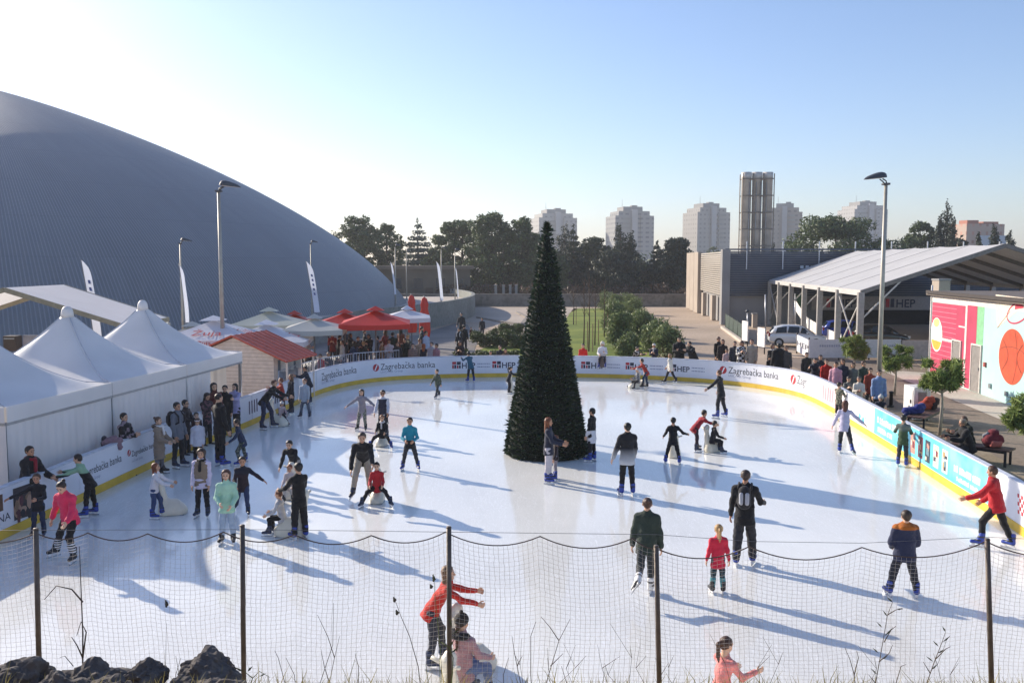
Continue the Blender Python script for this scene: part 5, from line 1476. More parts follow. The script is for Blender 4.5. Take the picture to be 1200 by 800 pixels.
cx_, cz_ = wsz(1186, 418); rb = (wsz(1186, 385)[1] - wsz(1186, 451)[1]) / 2
paint([[(cx_ + rb * 1.06 * math.cos(2 * math.pi * i / 40), cz_ + rb * math.sin(2 * math.pi * i / 40)) for i in range(40)]], mat('mural_orange', '#c24824', .7, var=.15, scale=2), .010, 'painted_ball')
BR = mat('mural_brown', '#8c3a22', .7)
def arc(fn, n=16, w=.035):
    pts = [fn(i / n) for i in range(n + 1)]; P_ = []
    for a, b in zip(pts[:-1], pts[1:]):
        dx, dz = b[0] - a[0], b[1] - a[1]; L = math.hypot(dx, dz) or 1; nx_, nz_ = -dz / L * w / 2, dx / L * w / 2
        P_.append([(a[0] + nx_, a[1] + nz_), (b[0] + nx_, b[1] + nz_), (b[0] - nx_, b[1] - nz_), (a[0] - nx_, a[1] - nz_)])
    return P_
for i, fn in enumerate((lambda t: (cx_ + rb * 1.04 * math.sin((t - .5) * 3.0) * .96, cz_ + rb * .25 * math.cos((t - .5) * 3.0) + rb * .1), lambda t: (cx_ + rb * (.15 + .25 * math.sin(t * 3.14)), cz_ + rb * (1 - 2 * t) * .93), lambda t: (cx_ + rb * (-.75 + .45 * math.sin(t * 3.14)), cz_ + rb * (.55 - 1.1 * t)), lambda t: (cx_ + rb * (.8 - .4 * math.sin(t * 3.14)), cz_ + rb * (.5 - 1.0 * t)))):
    paint(arc(fn), BR, .014 + i * .002, 'painted_seam')
hx, hz = wsz(1193, 366); paint(arc(lambda t: (hx + .95 * math.cos(2 * math.pi * t), hz + .42 * math.sin(2 * math.pi * t) + .2 * math.cos(2 * math.pi * t)), 30, .07), PINKP, .012, 'painted_hoop')
paint([[wsz(1167, 345), wsz(1200, 349), wsz(1200, 358), wsz(1169, 384)]], mat('mural_cream2', '#e9d9c4', .7), .007); paint([[(hx - .3, hz + .1), (hx + .5, hz + .2), (hx + .2, hz + .55), (hx - .2, hz + .5)]], mat('mural_red', '#cf3a4e', .7), .010)
paint(arc(lambda t: (wsz(1169, 384)[0] + (hx - wsz(1169, 384)[0] - .7) * t, wsz(1169, 384)[1] + (hz - wsz(1169, 384)[1]) * t), 4, .03), BR, .011, 'painted_line')
for s0, s1 in ((S(1116.5), S(1126)), (S(1139.5), S(1150))):
    mb = MB(); a = wp((s0 + s1) / 2, 1.02, .02); mb.box(a, (s1 - s0, .05, 2.04), math.atan2(wd_.y, wd_.x)); d_ = mb.obj('door', mat('door_grey', '#8b8783', .5, .2), mural)
    mb = MB()
    for q in (s0 - .03, s1 + .03): b = wp(q, 1.04, .03); mb.box(b, (.06, .08, 2.08), math.atan2(wd_.y, wd_.x))
    b = wp((s0 + s1) / 2, 2.1, .03); mb.box(b, (s1 - s0 + .12, .08, .06), math.atan2(wd_.y, wd_.x)); o = mb.obj('frame', mat('mural_white', '#d9d0c8'), d_ if False else mural)
    mb = MB(); mb.box(wp(s1 - .12, 1.05, .07), (.03, .06, .14)); h_ = mb.obj('handle', ALU, d_, False)
for px, py in ((1155, 427), (1161, 452), (1180, 461)):
    q = wsz(px, py); mb = MB(); mb.box(wp(q[0], q[1], .04), (.16, .08, .2), math.atan2(wd_.y, wd_.x)); mb.obj('socket_box', mat('socket_red', '#a8524e', .5) if px == 1155 else ALU, mural)
# dark plant and pale box on the roof's far side
t = thing('roof_plant', 'beige box building and pale plant seen above the mural roof', 'building', tuple(p0 + bk * 1.2)); q = D(1100, 325, 48); q.x = 22.95
mb = MB(); mb.box((q.x, q.y, 2.4), (.6, .8, 4.8)); mb.obj('wall', PLW, t); mb = MB(); mb.box((q.x, q.y, 4.86), (.66, .86, .1)); mb.obj('roof', GREYW, t)

# ------------------------------------------------------------------ banner fence, signs, netting, cabinet, bollards
def plate(mb, a, b, z0, z1, th=.05, m=0):
    d = (b - a).normalized(); mb.bar(Vector((a.x, a.y, (z0 + z1) / 2)), Vector((b.x, b.y, (z0 + z1) / 2)), th, z1 - z0, m)
bf = thing('banner_fence', 'low fence hung with white banners below the shelter', 'fence', W(990, 418))
a, b, c, d_ = W(934, 413), W(948, 421), W(1055, 421), W(1086, 421)
mb = MB(); plate(mb, a, b, .1, 1.15); o = mb.obj('banner', WHITEB, bf); dd = (b - a).normalized(); nn = Vector((dd.y, -dd.x, 0)) * .03
text_on('lettering', 'HEP', lambda x, z: a + dd * x + nn + Vector((0, 0, z)), .14, (b - a).length - .28, .5, NAVY, o, bold=True, max_h=.3)
mb = MB(); plate(mb, b, c, .1, 1.2); o = mb.obj('banner', mat('banner_grey', '#cfcdd0', .6, var=.05), bf); dd2 = (c - b).normalized(); nn2 = Vector((dd2.y, -dd2.x, 0)) * .03
for k_ in (.6, 4.2):
    mb = MB()
    for i in range(9): o2 = b + dd2 * (k_ + i * .14) + nn2 + Vector((0, 0, .75)); mb.add([o2, o2 + dd2 * .1, o2 + dd2 * .1 + Vector((0, 0, .13)), o2 + Vector((0, 0, .13))], [(0, 1, 2, 3)])
    mb.obj('small_lettering', GREYI, o)
mb = MB(); plate(mb, c + Vector((.05, 0, 0)), d_ + Vector((2, 0, 0)), .0, 1.15, .2); mb.obj('low_wall', mat('wall_rose', '#b7a7a0', .85), bf)
for p in (a, b, b + (c - b) * .33, b + (c - b) * .66, c):
    mb = MB(); mb.cyl((p.x, p.y + .06, -.05), (p.x, p.y + .06, 1.3), .045, .045, 8); mb.obj('post', mat('dark_iron', '#26262a', .5, .3), bf, True)
def sign_panel(x0, x1, yt, yb, yg, label):
    d0 = W((x0 + x1) / 2, yg).y; a_, b_ = D(x0, (yt + yb) / 2, d0 + .5), D(x1, (yt + yb) / 2, d0 - .5); zt_, zb_ = D(x0, yt, d0).z, D(x0, yb, d0).z
    t = thing('sign_panel', label, 'sign', ((a_.x + b_.x) / 2, d0, 0), 0, 'white sign panels by the car'); mb = MB(); plate(mb, a_, b_, zb_, zt_, .06); mb.obj('board', mat('sign_white', '#e6e2e0', .5), t)
    for p in (a_, b_): mb = MB(); mb.cyl((p.x, p.y + .05, -.05), (p.x, p.y + .05, zt_ + .02), .04, .04, 8); mb.obj('post', mat('dark_iron', '#26262a'), t, True)
sign_panel(870, 876.5, 376, 399, 405, 'white sign board on dark posts, beside the green netting')
sign_panel(888, 896.5, 384, 406, 413, 'white sign board on dark posts, just left of the white car')
gf = thing('mesh_fence', 'green mesh fence along the louvred building', 'fence', W(860, 395))
a, b = W(850, 384), W(876, 402); mb = MB(); mb.add([a, b, b + Vector((0, 0, 1.1)), a + Vector((0, 0, 1.25))], [(0, 1, 2, 3)]); mb.obj('mesh', mat('net_green2', '#2f3f36', .8, var=.3, scale=8), gf)
for i in range(6): p = a + (b - a) * i / 5; mb = MB(); mb.cyl(p, p + Vector((0, 0, 1.3)), .035, .035, 6); mb.obj('post', mat('fence_green', '#2c3a30', .6), gf, True)
mb = MB(); mb.bar(a - Vector((.3, 0, 0)) + Vector((0, 0, .06)), b - Vector((.3, 0, 0)) + Vector((0, 0, .06)), .25, .22); mb.obj('kerb', CONC, gf)
t = thing('bin_post', 'pale concrete pillar box behind the white sign', 'pillar', W(884, 384)); p = W(884, 384); mb = MB(); mb.box((p.x, p.y, .6), (.42, .42, 1.2)); mb.obj('body', PLW, t, bevel=.03); mb = MB(); mb.box((p.x, p.y, 1.25), (.5, .5, .1)); mb.obj('cap', GREYW, t)
t = thing('flag_pole', 'thin grey pole standing left of the shelter', 'pole', W(897, 390)); p = W(897, 390); mb = MB(); mb.cyl(p, D(897, 345, p.y), .06, .05, 8); mb.obj('pole', mat('galvanised', '#b9bcc2'), t, True); mb = MB(); mb.box((p.x, p.y, 0), (.4, .4, .1)); mb.obj('base', CONC, t)
t = thing('pillar_lamp', 'short grey lamp pillar beside the louvred building', 'lamp', W(876, 388)); p = W(876, 388); mb = MB(); mb.cyl(p, D(876, 366, p.y), .06, .05, 8); mb.obj('pole', mat('galvanised', '#b9bcc2'), t, True); mb = MB(); mb.lathe([(.14, 0), (.18, .08), (.14, .2), (.03, .24)], tuple(D(876, 366, p.y)), 10); mb.obj('lamp_head', LHEAD, t, True)
# cabinet
t = thing('electric_cabinet', 'white metal cabinet beside the bags on the bench', 'cabinet', W(1072, 492)); a, b, c = W(1058, 487), W(1070, 492), W(1079, 488)
p = (a + c) / 2; an_ = math.atan2((b - a).y, (b - a).x)
wd2 = (b - a).length; mb = MB(); zc = D(1064, 452, (a.y + b.y) / 2).z
ctrp = (a + b) / 2 + Vector((-(b - a).y, (b - a).x, 0)).normalized() * .3
mb.box((ctrp.x, ctrp.y, zc / 2), (max(.6, wd2), .6, zc), an_); mb.obj('body', mat('cabinet_white', '#dedad6', .5), t, bevel=.02)
nrm_ = Vector(((b - a).y, -(b - a).x, 0)).normalized()
mb = MB(); q = (a + b) / 2 + nrm_ * .012; mb.box((q.x, q.y, zc * .52), (max(.6, wd2) * .86, .02, zc * .8), an_); o = mb.obj('door', mat('cabinet_door', '#e4e0dc', .45), t)
mb = MB(); q = a + (b - a) * .8 + nrm_ * .04; mb.box((q.x, q.y, zc * .55), (.03, .04, .14), an_); mb.obj('handle', mat('dark_iron', '#26262a'), o)
mb = MB(); q = (b + c) / 2 + Vector((.01, -.02, 0)); mb.box((ctrp.x + math.cos(an_) * (max(.6, wd2) / 2 + .012), ctrp.y + math.sin(an_) * (max(.6, wd2) / 2 + .012), zc * .72), (.02, .3, .35), an_); mb.obj('vent', mat('vent_grey', '#8b8580', .6), t)
for i, (px, yt, yb) in enumerate(((1044, 458, 476),)):
    p = W(px, yb); t = local_thing('bollard', 'black bollard at the foot of the tall lamp post', 'bollard', tuple(p)); zt_ = D(px, yt, p.y).z
    mb = MB(); mb.lathe([(.07, 0), (.07, zt_ - .1), (.09, zt_ - .08), (.09, zt_ - .02), (.03, zt_)], n=12); mb.obj('post', mat('dark_iron', '#26262a'), t, True); mb = MB(); mb.lathe([(.12, -.02), (.12, .04), (.08, .05)], n=12); mb.obj('base', mat('dark_iron', '#26262a'), t, True)
# benches
BW = mat('bench_board', '#5a4038', .6, var=.2, scale=6); BI = mat('dark_iron', '#26262a')
def bench(a, b, label, dep=.62):
    a, b = Vector(a), Vector(b); d = b - a; L = d.length; c = (a + b) / 2
    t = local_thing('bench', label, 'bench', (c.x, c.y, 0), math.atan2(d.y, d.x), 'dark backless benches')
    for i in range(4): mb = MB(); mb.box((0, -dep / 2 + dep * (i + .5) / 4, .46), (L, dep / 4 - .02, .045)); mb.obj('seat_board', BW, t, bevel=.006)
    for s in (-1, 1):
        for q in (-1, 1): mb = MB(); mb.box((s * (L / 2 - .12), q * (dep / 2 - .06), .215), (.06, .06, .45)); mb.obj('leg', BI, t)
    mb = MB(); 
    for q in (-1, 1): mb.box((0, q * (dep / 2 - .06), .40), (L - .2, .05, .06))
    mb.obj('rail', BI, t)
    return t
b0_ = bench(W(1116, 536), W(1186, 546), 'dark bench with two people and a burgundy bag'); b1_ = bench(W(1072, 505), W(1096, 493), 'dark bench heaped with coats beside the cabinet'); b2_ = bench(W(1004, 463), W(1022, 478), 'orange-brown bench behind the group at the boards')
# bags and coats lying on benches
def lump(name, label, cat, c, parts, grp=None, fold=.012, sc_=1.0):
    t = local_thing(name, label, cat, tuple(c), 0, grp); t.scale = (sc_,) * 3
    for nm_, caps, col in parts:
        pts = np.array([q for k in caps for q in (k[0], k[1])]); v = Vol(pts.min(0) - .35, pts.max(0) + .35, .022)
        for k in caps: v.cap(k[0], k[1], k[2], k=.05)
        v.fold(fold, 26, len(caps) + len(col)); V, Q = v.surf(); link(nm_, np_mesh(nm_, V, Q, cloth(col)), t, False)
    return t
lump('backpack', 'burgundy backpack standing on the right bench', 'backpack', W(1163, 543) + Vector((.0, .05, .48)), [('body', [((-.1, 0, .18), (.12, 0, .2), .19), ((0, 0, .3), (.02, 0, .38), .15)], '#6d1f2b'), ('pocket', [((-.08, -.17, .12), (.1, -.17, .12), .09)], '#a85a50'), ('strap', [((-.15, .0, .4), (-.24, .05, .3), .04), ((-.24, .05, .3), (-.22, .02, .1), .04)], '#8a8c92')])
lump('coat', 'blue quilted coat lying on the bench beside the cabinet', 'coat', W(1074, 502) + Vector((0, .2, .5)), [('cloth', [((-.3, 0, .08), (.2, .05, .12), .14), ((.1, 0, .2), (.3, .1, .22), .13)], '#27307a'), ('sleeve', [((-.3, -.1, .05), (-.45, -.15, -.2), .07)], '#222a60')])
lump('coat', 'orange-red coat heaped on the bench behind the blue one', 'coat', W(1089, 496) + Vector((0, .2, .5)), [('cloth', [((-.15, 0, .12), (.2, .05, .14), .17), ((0, 0, .3), (.15, 0, .32), .14)], '#a8412c'), ('lining', [((.2, -.05, .1), (.3, 0, .3), .13)], '#3a2626')])
lump('coat', 'pink-grey coat draped over the boards beside the man in a printed jacket', 'coat', bp_(u_at(138), BH + .02, -.12) , [('cloth', [((-.25, -.15, .05), (.3, .2, .1), .15), ((-.2, -.1, .12), (.1, .1, .2), .15), ((.25, .15, .0), (.3, .2, -.25), .12)], '#8d7078'), ('lining', [((-.35, -.1, -.05), (-.3, -.1, .25), .12)], '#3b3640')], sc_=.55)

# ------------------------------------------------------------------ cars
def car(loc, rz, col, label, g='parked cars'):
    t = local_thing('parked_car', label, 'car', loc, rz, g)
    pm = mat('car_paint_' + col, col, .3, .15, .03, 2); pm.node_tree.nodes['Principled BSDF'].inputs['Coat Weight'].default_value = .8
    gl = mat('car_glass', '#20262c', .08); bk_ = mat('car_black', '#1a1a1c', .6)
    # lower body loft: x station, half width, z bottom, z top
    st = [(-1.95, .62, .45, .72), (-1.88, .76, .30, .90), (-1.6, .83, .22, .98), (-.6, .85, .20, .96), (.5, .85, .20, .94), (1.15, .83, .22, .88), (1.65, .78, .24, .78), (1.88, .68, .30, .66), (1.95, .5, .38, .56)]
    def loft(st_, n=5):
        mb = MB(); vs = []; k = 0
        for x, w_, z0, z1 in st_:
            sec = [(-w_ * .9, z0), (-w_, z0 + .12), (-w_, z1 - .16), (-w_ * .94, z1 - .04), (-w_ * .8, z1), (w_ * .8, z1), (w_ * .94, z1 - .04), (w_, z1 - .16), (w_, z0 + .12), (w_ * .9, z0)]
            vs += [(x, y, z) for y, z in sec]; k = len(sec)
        n_ = len(st_)
        mb.add(vs, [(i * k + j, i * k + (j + 1) % k, (i + 1) * k + (j + 1) % k, (i + 1) * k + j) for i in range(n_ - 1) for j in range(k)] + [tuple(range(k)), tuple((n_ - 1) * k + j for j in range(k))])
        return mb
    b = loft(st).obj('body', pm, t, True); b.modifiers.new('s', 'SUBSURF').levels = 1; b.modifiers['s'].render_levels = 2
    gh = [(-1.78, .66, .86, 1.02), (-1.5, .72, .86, 1.36), (-.9, .72, .86, 1.50), (0, .72, .86, 1.50), (.45, .70, .86, 1.40), (1.15, .70, .82, .92)]
    mb = MB(); vs = []
    for x, w_, z0, z1 in gh: vs += [(x, -w_ * 1.1, z0), (x, -w_ * .9, z1 - .05), (x, -w_ * .72, z1), (x, w_ * .72, z1), (x, w_ * .9, z1 - .05), (x, w_ * 1.1, z0)]
    k = 6; n_ = len(gh)
    mb.add(vs, [(i * k + j, i * k + (j + 1) % k, (i + 1) * k + (j + 1) % k, (i + 1) * k + j) for i in range(n_ - 1) for j in range(k)] + [tuple(range(k)), tuple((n_ - 1) * k + j for j in range(k))])
    c_ = mb.obj('cabin', pm, t, True)
    def sidept(x, f_, s):
        z0 = np.interp(x, [q[0] for q in gh], [q[2] for q in gh]); z1 = np.interp(x, [q[0] for q in gh], [q[3] for q in gh]) - .05; w_ = np.interp(x, [q[0] for q in gh], [q[1] for q in gh])
        return Vector((x, s * (w_ * (1.1 - .2 * f_) + .012), z0 + (z1 - z0) * f_))
    for s in (-1, 1):
        for xa, xb in ((-1.45, -.72), (-.66, .12), (.18, .78)):
            f1 = .95; mb = MB(); mb.add([sidept(xa, .2, s), sidept(xb, .2, s), sidept(min(xb, .5) if xb > .5 else xb, f1, s), sidept(xa + .1, f1, s)], [(0, 1, 2, 3)]); mb.obj('window', gl, t)
    mb = MB(); mb.add([(.47, -.54, 1.40), (.47, .54, 1.40), (1.12, .6, .945), (1.12, -.6, .945)], [(0, 1, 2, 3)]); mb.obj('windscreen', gl, t)
    for q in mb.v: pass
    mb = MB(); mb.add([(-1.56, -.52, 1.34), (-1.56, .52, 1.34), (-1.81, .56, 1.0), (-1.81, -.56, 1.0)], [(0, 1, 2, 3)]); mb.obj('rear_window', gl, t)
    for x in (-1.22, 1.22):
        for s in (-1, 1):
            mb = MB(); vs = []; n = 20
            mb.tube([(x, s * .68, .31), (x, s * .70, .31), (x, s * .85, .31), (x, s * .87, .31)], [.28, .31, .31, .28], 20); wl = mb.obj('wheel', bk_, t, False)
            mb = MB(); mb.tube([(x, s * .86, .31), (x, s * .885, .31)], [.20, .17], 14); r_ = mb.obj('rim', ALU, None); r_.parent = wl
    for s in (-1, 1):
        mb = MB(); mb.box((1.83, s * .55, .66), (.16, .26, .14)); mb.obj('headlight', mat('lens_clear', '#dfe3e6', .1), t, bevel=.02)
        mb = MB(); mb.box((-1.87, s * .66, .84), (.12, .16, .26)); mb.obj('tail_light', mat('lens_red', '#8c1a1a', .2), t, bevel=.02)
        mb = MB(); mb.box((.62, s * .95, 1.0), (.12, .18, .12)); mb.obj('mirror', pm, t, bevel=.02)
    mb = MB(); mb.box((1.9, 0, .36), (.12, 1.2, .16)); mb.box((-1.93, 0, .38), (.1, 1.2, .14)); mb.obj('bumper', bk_, t, bevel=.02)
    return t
p = W(933, 405); car((p.x, p.y, -.03), R_(-12), '#d8d9da', 'white hatchback parked beside the shelter')
p = W(1005, 400); car((p.x, p.y + 2, -.03), R_(-10), '#2446a8', 'blue car parked under the shelter'); p = W(1030, 404); car((p.x, p.y, -.03), R_(-10), '#1f2228', 'dark car under the shelter behind the banners')
# ------------------------------------------------------------------ distant buildings
def facade(name, wall, win, sx, sz):
    if name in _M: return _M[name]
    m, t, b = nm(name); tc = t.nodes.new('ShaderNodeTexCoord'); sp = t.nodes.new('ShaderNodeSeparateXYZ'); t.links.new(tc.outputs['Object'], sp.inputs[0])
    ad = t.nodes.new('ShaderNodeMath'); ad.operation = 'ADD'; t.links.new(sp.outputs[0], ad.inputs[0]); t.links.new(sp.outputs[1], ad.inputs[1])
    cb = t.nodes.new('ShaderNodeCombineXYZ'); t.links.new(ad.outputs[0], cb.inputs[0]); t.links.new(sp.outputs[2], cb.inputs[1])
    br = t.nodes.new('ShaderNodeTexBrick'); br.offset = 0; br.inputs['Color1'].default_value = C(win); br.inputs['Color2'].default_value = tuple(min(1, q * 1.9) for q in C(win)[:3]) + (1,); br.inputs['Mortar'].default_value = C(wall)
    br.inputs['Scale'].default_value = 1; br.inputs['Brick Width'].default_value = sx; br.inputs['Row Height'].default_value = sz; br.inputs['Mortar Size'].default_value = sz * .30; br.inputs['Mortar Smooth'].default_value = 0
    t.links.new(cb.outputs[0], br.inputs['Vector']); t.links.new(br.outputs['Color'], b.inputs['Base Color']); b.inputs['Roughness'].default_value = .8
    _M[name] = m; return m
TG = mat('tower_grey', '#a9a7a5', .85, var=.08, scale=.15); TD = mat('tower_dark', '#8b8986', .85, var=.08, scale=.15)
def tower(x0, x1, yt, dist, label, wall='#b0aeab', rz=.25, win='#6d6a68', sx=3.4, steps=(.12, .88)):
    a, b = D(x0, yt, dist), D(x1, yt, dist); wv = (b.x - a.x); c = ((a.x + b.x) / 2, dist, 0); z = a.z
    t = local_thing('tower_block', label, 'tower block', c, rz, 'pale tower blocks on the horizon')
    k = wv / (math.cos(rz) + .75 * abs(math.sin(rz)))
    w_, dp = k, k * .75; fm_ = facade('facade_' + wall, wall, win, sx, 3.0)
    mb = MB(); mb.box((0, 0, (z - 3) / 2), (w_ * .8, dp, z - 3)); mb.obj('wall', fm_, t)
    mb = MB(); mb.box((-w_ * .33, 0, (z - 6) / 2), (w_ * .34, dp * 1.12, z - 6)); mb.box((w_ * .33, 0, (z - 6) / 2), (w_ * .34, dp * 1.1, z - 6)); mb.obj('wing', fm_, t)
    mb = MB(); mb.box((0, -dp * .52, (z - 2) / 2), (w_ * .14, dp * .14, z - 2)); mb.obj('stair_tower', TG, t)
    mb = MB(); mb.box((0, 0, z - 1.5), (w_ * .5, dp * .7, 3)); mb.box((w_ * .1, 0, z + .4), (w_ * .15, dp * .2, 1.6)); mb.obj('roof_house', TD, t)
    mb = MB()
    for i in range(int(z / 3) - 3): mb.box((w_ * (.2 if int(sx * 10) % 2 else -.22), -dp * .56, 4.5 + 3 * i), (w_ * .2, 1.4, 1.1))
    mb.obj('balconies', TD, t)
    mb = MB(); mb.cyl((-w_ * .2, 0, z), (-w_ * .2, 0, z + 5), .15, .1, 5); mb.obj('aerial', TD, t)
    return t
tower(622, 675, 246, 640, 'pale tower block standing behind the tip of the cone tree', '#a19f9b')
tower(712, 764, 243, 600, 'grey tower block behind the tall columnar cypress', '#8e8d8b', .18, win='#55565a', sx=4.2)
tower(803, 853, 239, 610, 'grey tower block left of the chimney stack', '#9a9690', .3, win='#6a6663', sx=3.1)
tower(897, 943, 239, 620, 'grey tower block directly behind the chimney stack', '#94897f', -.3, win='#5c5652', sx=3.7)
tower(987, 1035, 237, 700, 'pale tower block above the broad pine on the right', '#a4a29f', .2)
a, b = D(1119, 262, 300), D(1169, 262, 300)
t = local_thing('apartment_house', 'low pinkish apartment house with a pale blue end wall, far right', 'house', ((a.x + b.x) / 2, 300, 0), .2)
w_ = b.x - a.x; mb = MB(); mb.box((0, 0, a.z / 2 - .3), (w_, 9, a.z)); mb.obj('wall', facade('facade_rose', '#b39d8e', '#8d6a5c', 2.6, 2.8), t)
mb = MB(); mb.box((w_ * .12, -5, a.z * .40), (w_ * .7, 2, a.z * .76)); mb.obj('end_wall', mat('wall_paleblue', '#aeb9c4', .8), t); mb = MB(); mb.box((-w_ * .2, 0, a.z + .3), (w_ * .3, 4, 1.4)); mb.box((w_ * .25, 0, a.z + .1), (w_ * .4, 5, .9)); mb.obj('roof_house', mat('roof_rose', '#a86f5c', .8), t)
q = D(498, 330, 132); t = local_thing('low_house', 'low tan house with a flat roof behind the flags', 'house', (q.x, q.y, 0), .1)
mb = MB(); mb.box((0, 0, 2.4), (13, 7, 4.9)); mb.obj('wall', mat('house_tan', '#6f6557', .85, var=.1, scale=.6), t); mb = MB(); mb.box((0, 0, 5.1), (14, 8, .5)); mb.obj('roof', mat('roof_tan', '#7d7163', .85), t)
for x in (-4, -1, 2.2, 4.8): mb = MB(); mb.box((x, -3.5, 2.8), (1.3, .1, 1.5)); w2 = mb.obj('window', mat('window_dark', '#3c3f42', .2), t); mb = MB(); mb.box((x, -3.56, 2.0), (1.5, .12, .1)); mb.obj('sill', mat('roof_tan', '#7d7163'), w2)
mb = MB(); mb.box((.6, -3.5, 1.1), (1.1, .1, 2.2)); mb.obj('door', mat('door_brown', '#55402f', .6), t)

# stone wall beyond the road, bushes on it
t = thing('stone_wall', 'long low grey stone wall across the far side of the road', 'wall', (10, 122, 0))
mb = MB(); mb.add([], []); pts = [(-22, 123), (-5, 122), (10, 121), (27, 121), (36, 124)]
for (x0, y0), (x1, y1) in zip(pts[:-1], pts[1:]): plate(mb, Vector((x0, y0, 0)), Vector((x1, y1, 0)), -.1, 1.45, .5)
mb.obj('masonry', ground_mat('stone_masonry', '#7d756b', '#968d82', '#5d564e', .5, 2.2, .8), t); mb = MB()
for (x0, y0), (x1, y1) in zip(pts[:-1], pts[1:]): plate(mb, Vector((x0, y0 - .03, 0)), Vector((x1, y1 - .03, 0)), 1.45, 1.58, .6)
mb.obj('coping', mat('kerb_stone', '#8f867c'), t)
for i, px in enumerate((581, 590, 598, 605)):
    p = D(px, 343, 123.5); t = local_thing('gate_post', ['white post on the far stone wall, leftmost of four', 'second white post on the far stone wall', 'third white post on the far stone wall', 'white post on the far stone wall, nearest the cone tree'][i], 'post', (p.x, p.y, 1.0), 0, 'white posts on the far wall'); mb = MB(); mb.box((0, 0, .8), (.35, .35, 1.7)); mb.obj('shaft', mat('post_white', '#93918c', .7), t); mb = MB(); mb.box((0, 0, 1.7), (.45, .45, .12)); mb.obj('cap', mat('post_white', '#93918c'), t)

# ------------------------------------------------------------------ vegetation
BARK = mat('bark', '#5b4a3c', .95, var=.3, scale=3, bump=.5, bscale=12); BARKP = mat('bark_pale', '#a59a8c', .9, var=.2, scale=6)
def leaf_faces(cl, n, size, asp=1.6, outer=.5, rng=RNG, up=.2):
    cl = np.array(cl, float); wts = np.cbrt(np.prod(cl[:, 3:6], axis=1)) ** 2; ci = rng.choice(len(cl), n, p=wts / wts.sum())
    d = rng.normal(size=(n, 3)); d /= np.linalg.norm(d, axis=1)[:, None]; rad = (outer + (1.05 - outer) * rng.random(n) ** .6) * (1 + .45 * (rng.random(n) ** 5))
    pos = cl[ci, :3] + d * cl[ci, 3:6] * rad[:, None]
    nn = d * .8 + rng.normal(size=(n, 3)) * .7 + np.array([0, 0, up]); nn /= np.linalg.norm(nn, axis=1)[:, None]
    r = rng.normal(size=(n, 3)); u = np.cross(nn, r); u /= np.linalg.norm(u, axis=1)[:, None]; v = np.cross(nn, u)
    s = size * (.55 + .9 * rng.random(n))[:, None]
    u = u * s * asp * .5; v = v * s * .5
    V = np.stack([pos - u, pos - v * .8 + nn * s * .1, pos + u, pos + v * .8 + nn * s * .1], 1).reshape(-1, 3)
    return V, np.arange(4 * n).reshape(n, 4)
def tree(name, label, cat, base, clumps, n, lsize, lm, trunk, group=None, bark=BARK, asp=1.6, outer=.5, limbs=True, rng=RNG):
    t = local_thing(name, label, cat, tuple(base), 0, group)
    V, F = leaf_faces(clumps, n, lsize, asp, outer, rng); link('crown', np_mesh('crown', V, F, lm, False), t, False)
    mb = MB()
    for pts, rs in trunk: mb.tube(pts, rs, 7)
    if limbs:
        tp = trunk[0][0]
        for c in clumps[::max(1, len(clumps) // 14)]:
            zz = max(tp[0][2] + .3 * (tp[-1][2] - tp[0][2]), min(tp[-1][2], c[2] - .5 * math.hypot(c[0], c[1])))
            k = (zz - tp[0][2]) / max(.01, tp[-1][2] - tp[0][2]); s = Vector(tp[0]) + (Vector(tp[-1]) - Vector(tp[0])) * k
            r0 = trunk[0][1][-1] * .8 + .02; mid = (s + Vector(c[:3])) / 2 + Vector((0, 0, -.04 * (Vector(c[:3]) - s).length))
            mb.tube([s, mid, Vector(c[:3])], [r0, r0 * .6, r0 * .25], 5)
    mb.obj('trunk', bark, t, True)
    return t
def clump_set(kind, H, Wd, rng):
    o = []
    if kind == 'pine':
        m = 105
        for i in range(m):
            a = rng.random() * 6.28; q = rng.random() ** .5; z = rng.random()
            env = math.sin(math.pi * (.16 + .74 * z)) ** .7
            rr = Wd / 2 * q * env; s = Wd * (.035 + .07 * rng.random())
            o.append((rr * math.cos(a), rr * math.sin(a), H * (.22 + .74 * z) - s * .3, s, s, s * .62))
    elif kind == 'mass':
        for i in range(7): o.append((Wd * .16 * math.cos(i * 2.4) * (i % 3), Wd * .16 * math.sin(i * 2.4) * (i % 3), H * (.14 + .1 * i), Wd * .17, Wd * .17, Wd * .15))
        for i in range(110):
            a = rng.random() * 6.28; q = rng.random() ** .5; z = rng.random(); env = ((1 - z ** 2.4) ** .6 * .85 + .15) * (.8 + .4 * rng.random())
            rr = Wd / 2 * q * env; s = Wd * (.035 + .07 * rng.random()); o.append((rr * math.cos(a), rr * math.sin(a), H * (.06 + .88 * z), s, s, s * .8))
    elif kind == 'cypress':
        for i in range(26):
            z = (i + .5) / 26; env = min(1, (1 - z) * 2.2) ** .8 * min(1, .6 + z * 2); a = rng.random() * 6.28
            o.append((Wd * .12 * math.cos(a), Wd * .12 * math.sin(a), H * (.03 + .95 * z), Wd * .42 * env + .08, Wd * .42 * env + .08, H * .05))
    elif kind == 'conifer':
        lv = 13
        for j in range(lv):
            z = j / (lv - 1); R0 = Wd / 2 * (1 - z) ** .85 + .15; k = max(3, int(8 * (1 - z)) + 2)
            for i in range(k):
                a = 6.28 * (i + rng.random() * .6) / k; q = .55 + .25 * rng.random()
                o.append((R0 * q * math.cos(a), R0 * q * math.sin(a), H * (.1 + .88 * z) - R0 * .12, R0 * .42, R0 * .42, H * .028))
        o.append((0, 0, H * .97, .12, .12, H * .05))
    return o
PINE = leaf_mat('pine_needles', '#2a3821', '#637442', .18, .25); CYP = leaf_mat('cypress_leaf', '#20291f', '#3f4c37', .15, .3); CED = leaf_mat('cedar_leaf', '#37433b', '#64726a', .2, .3)
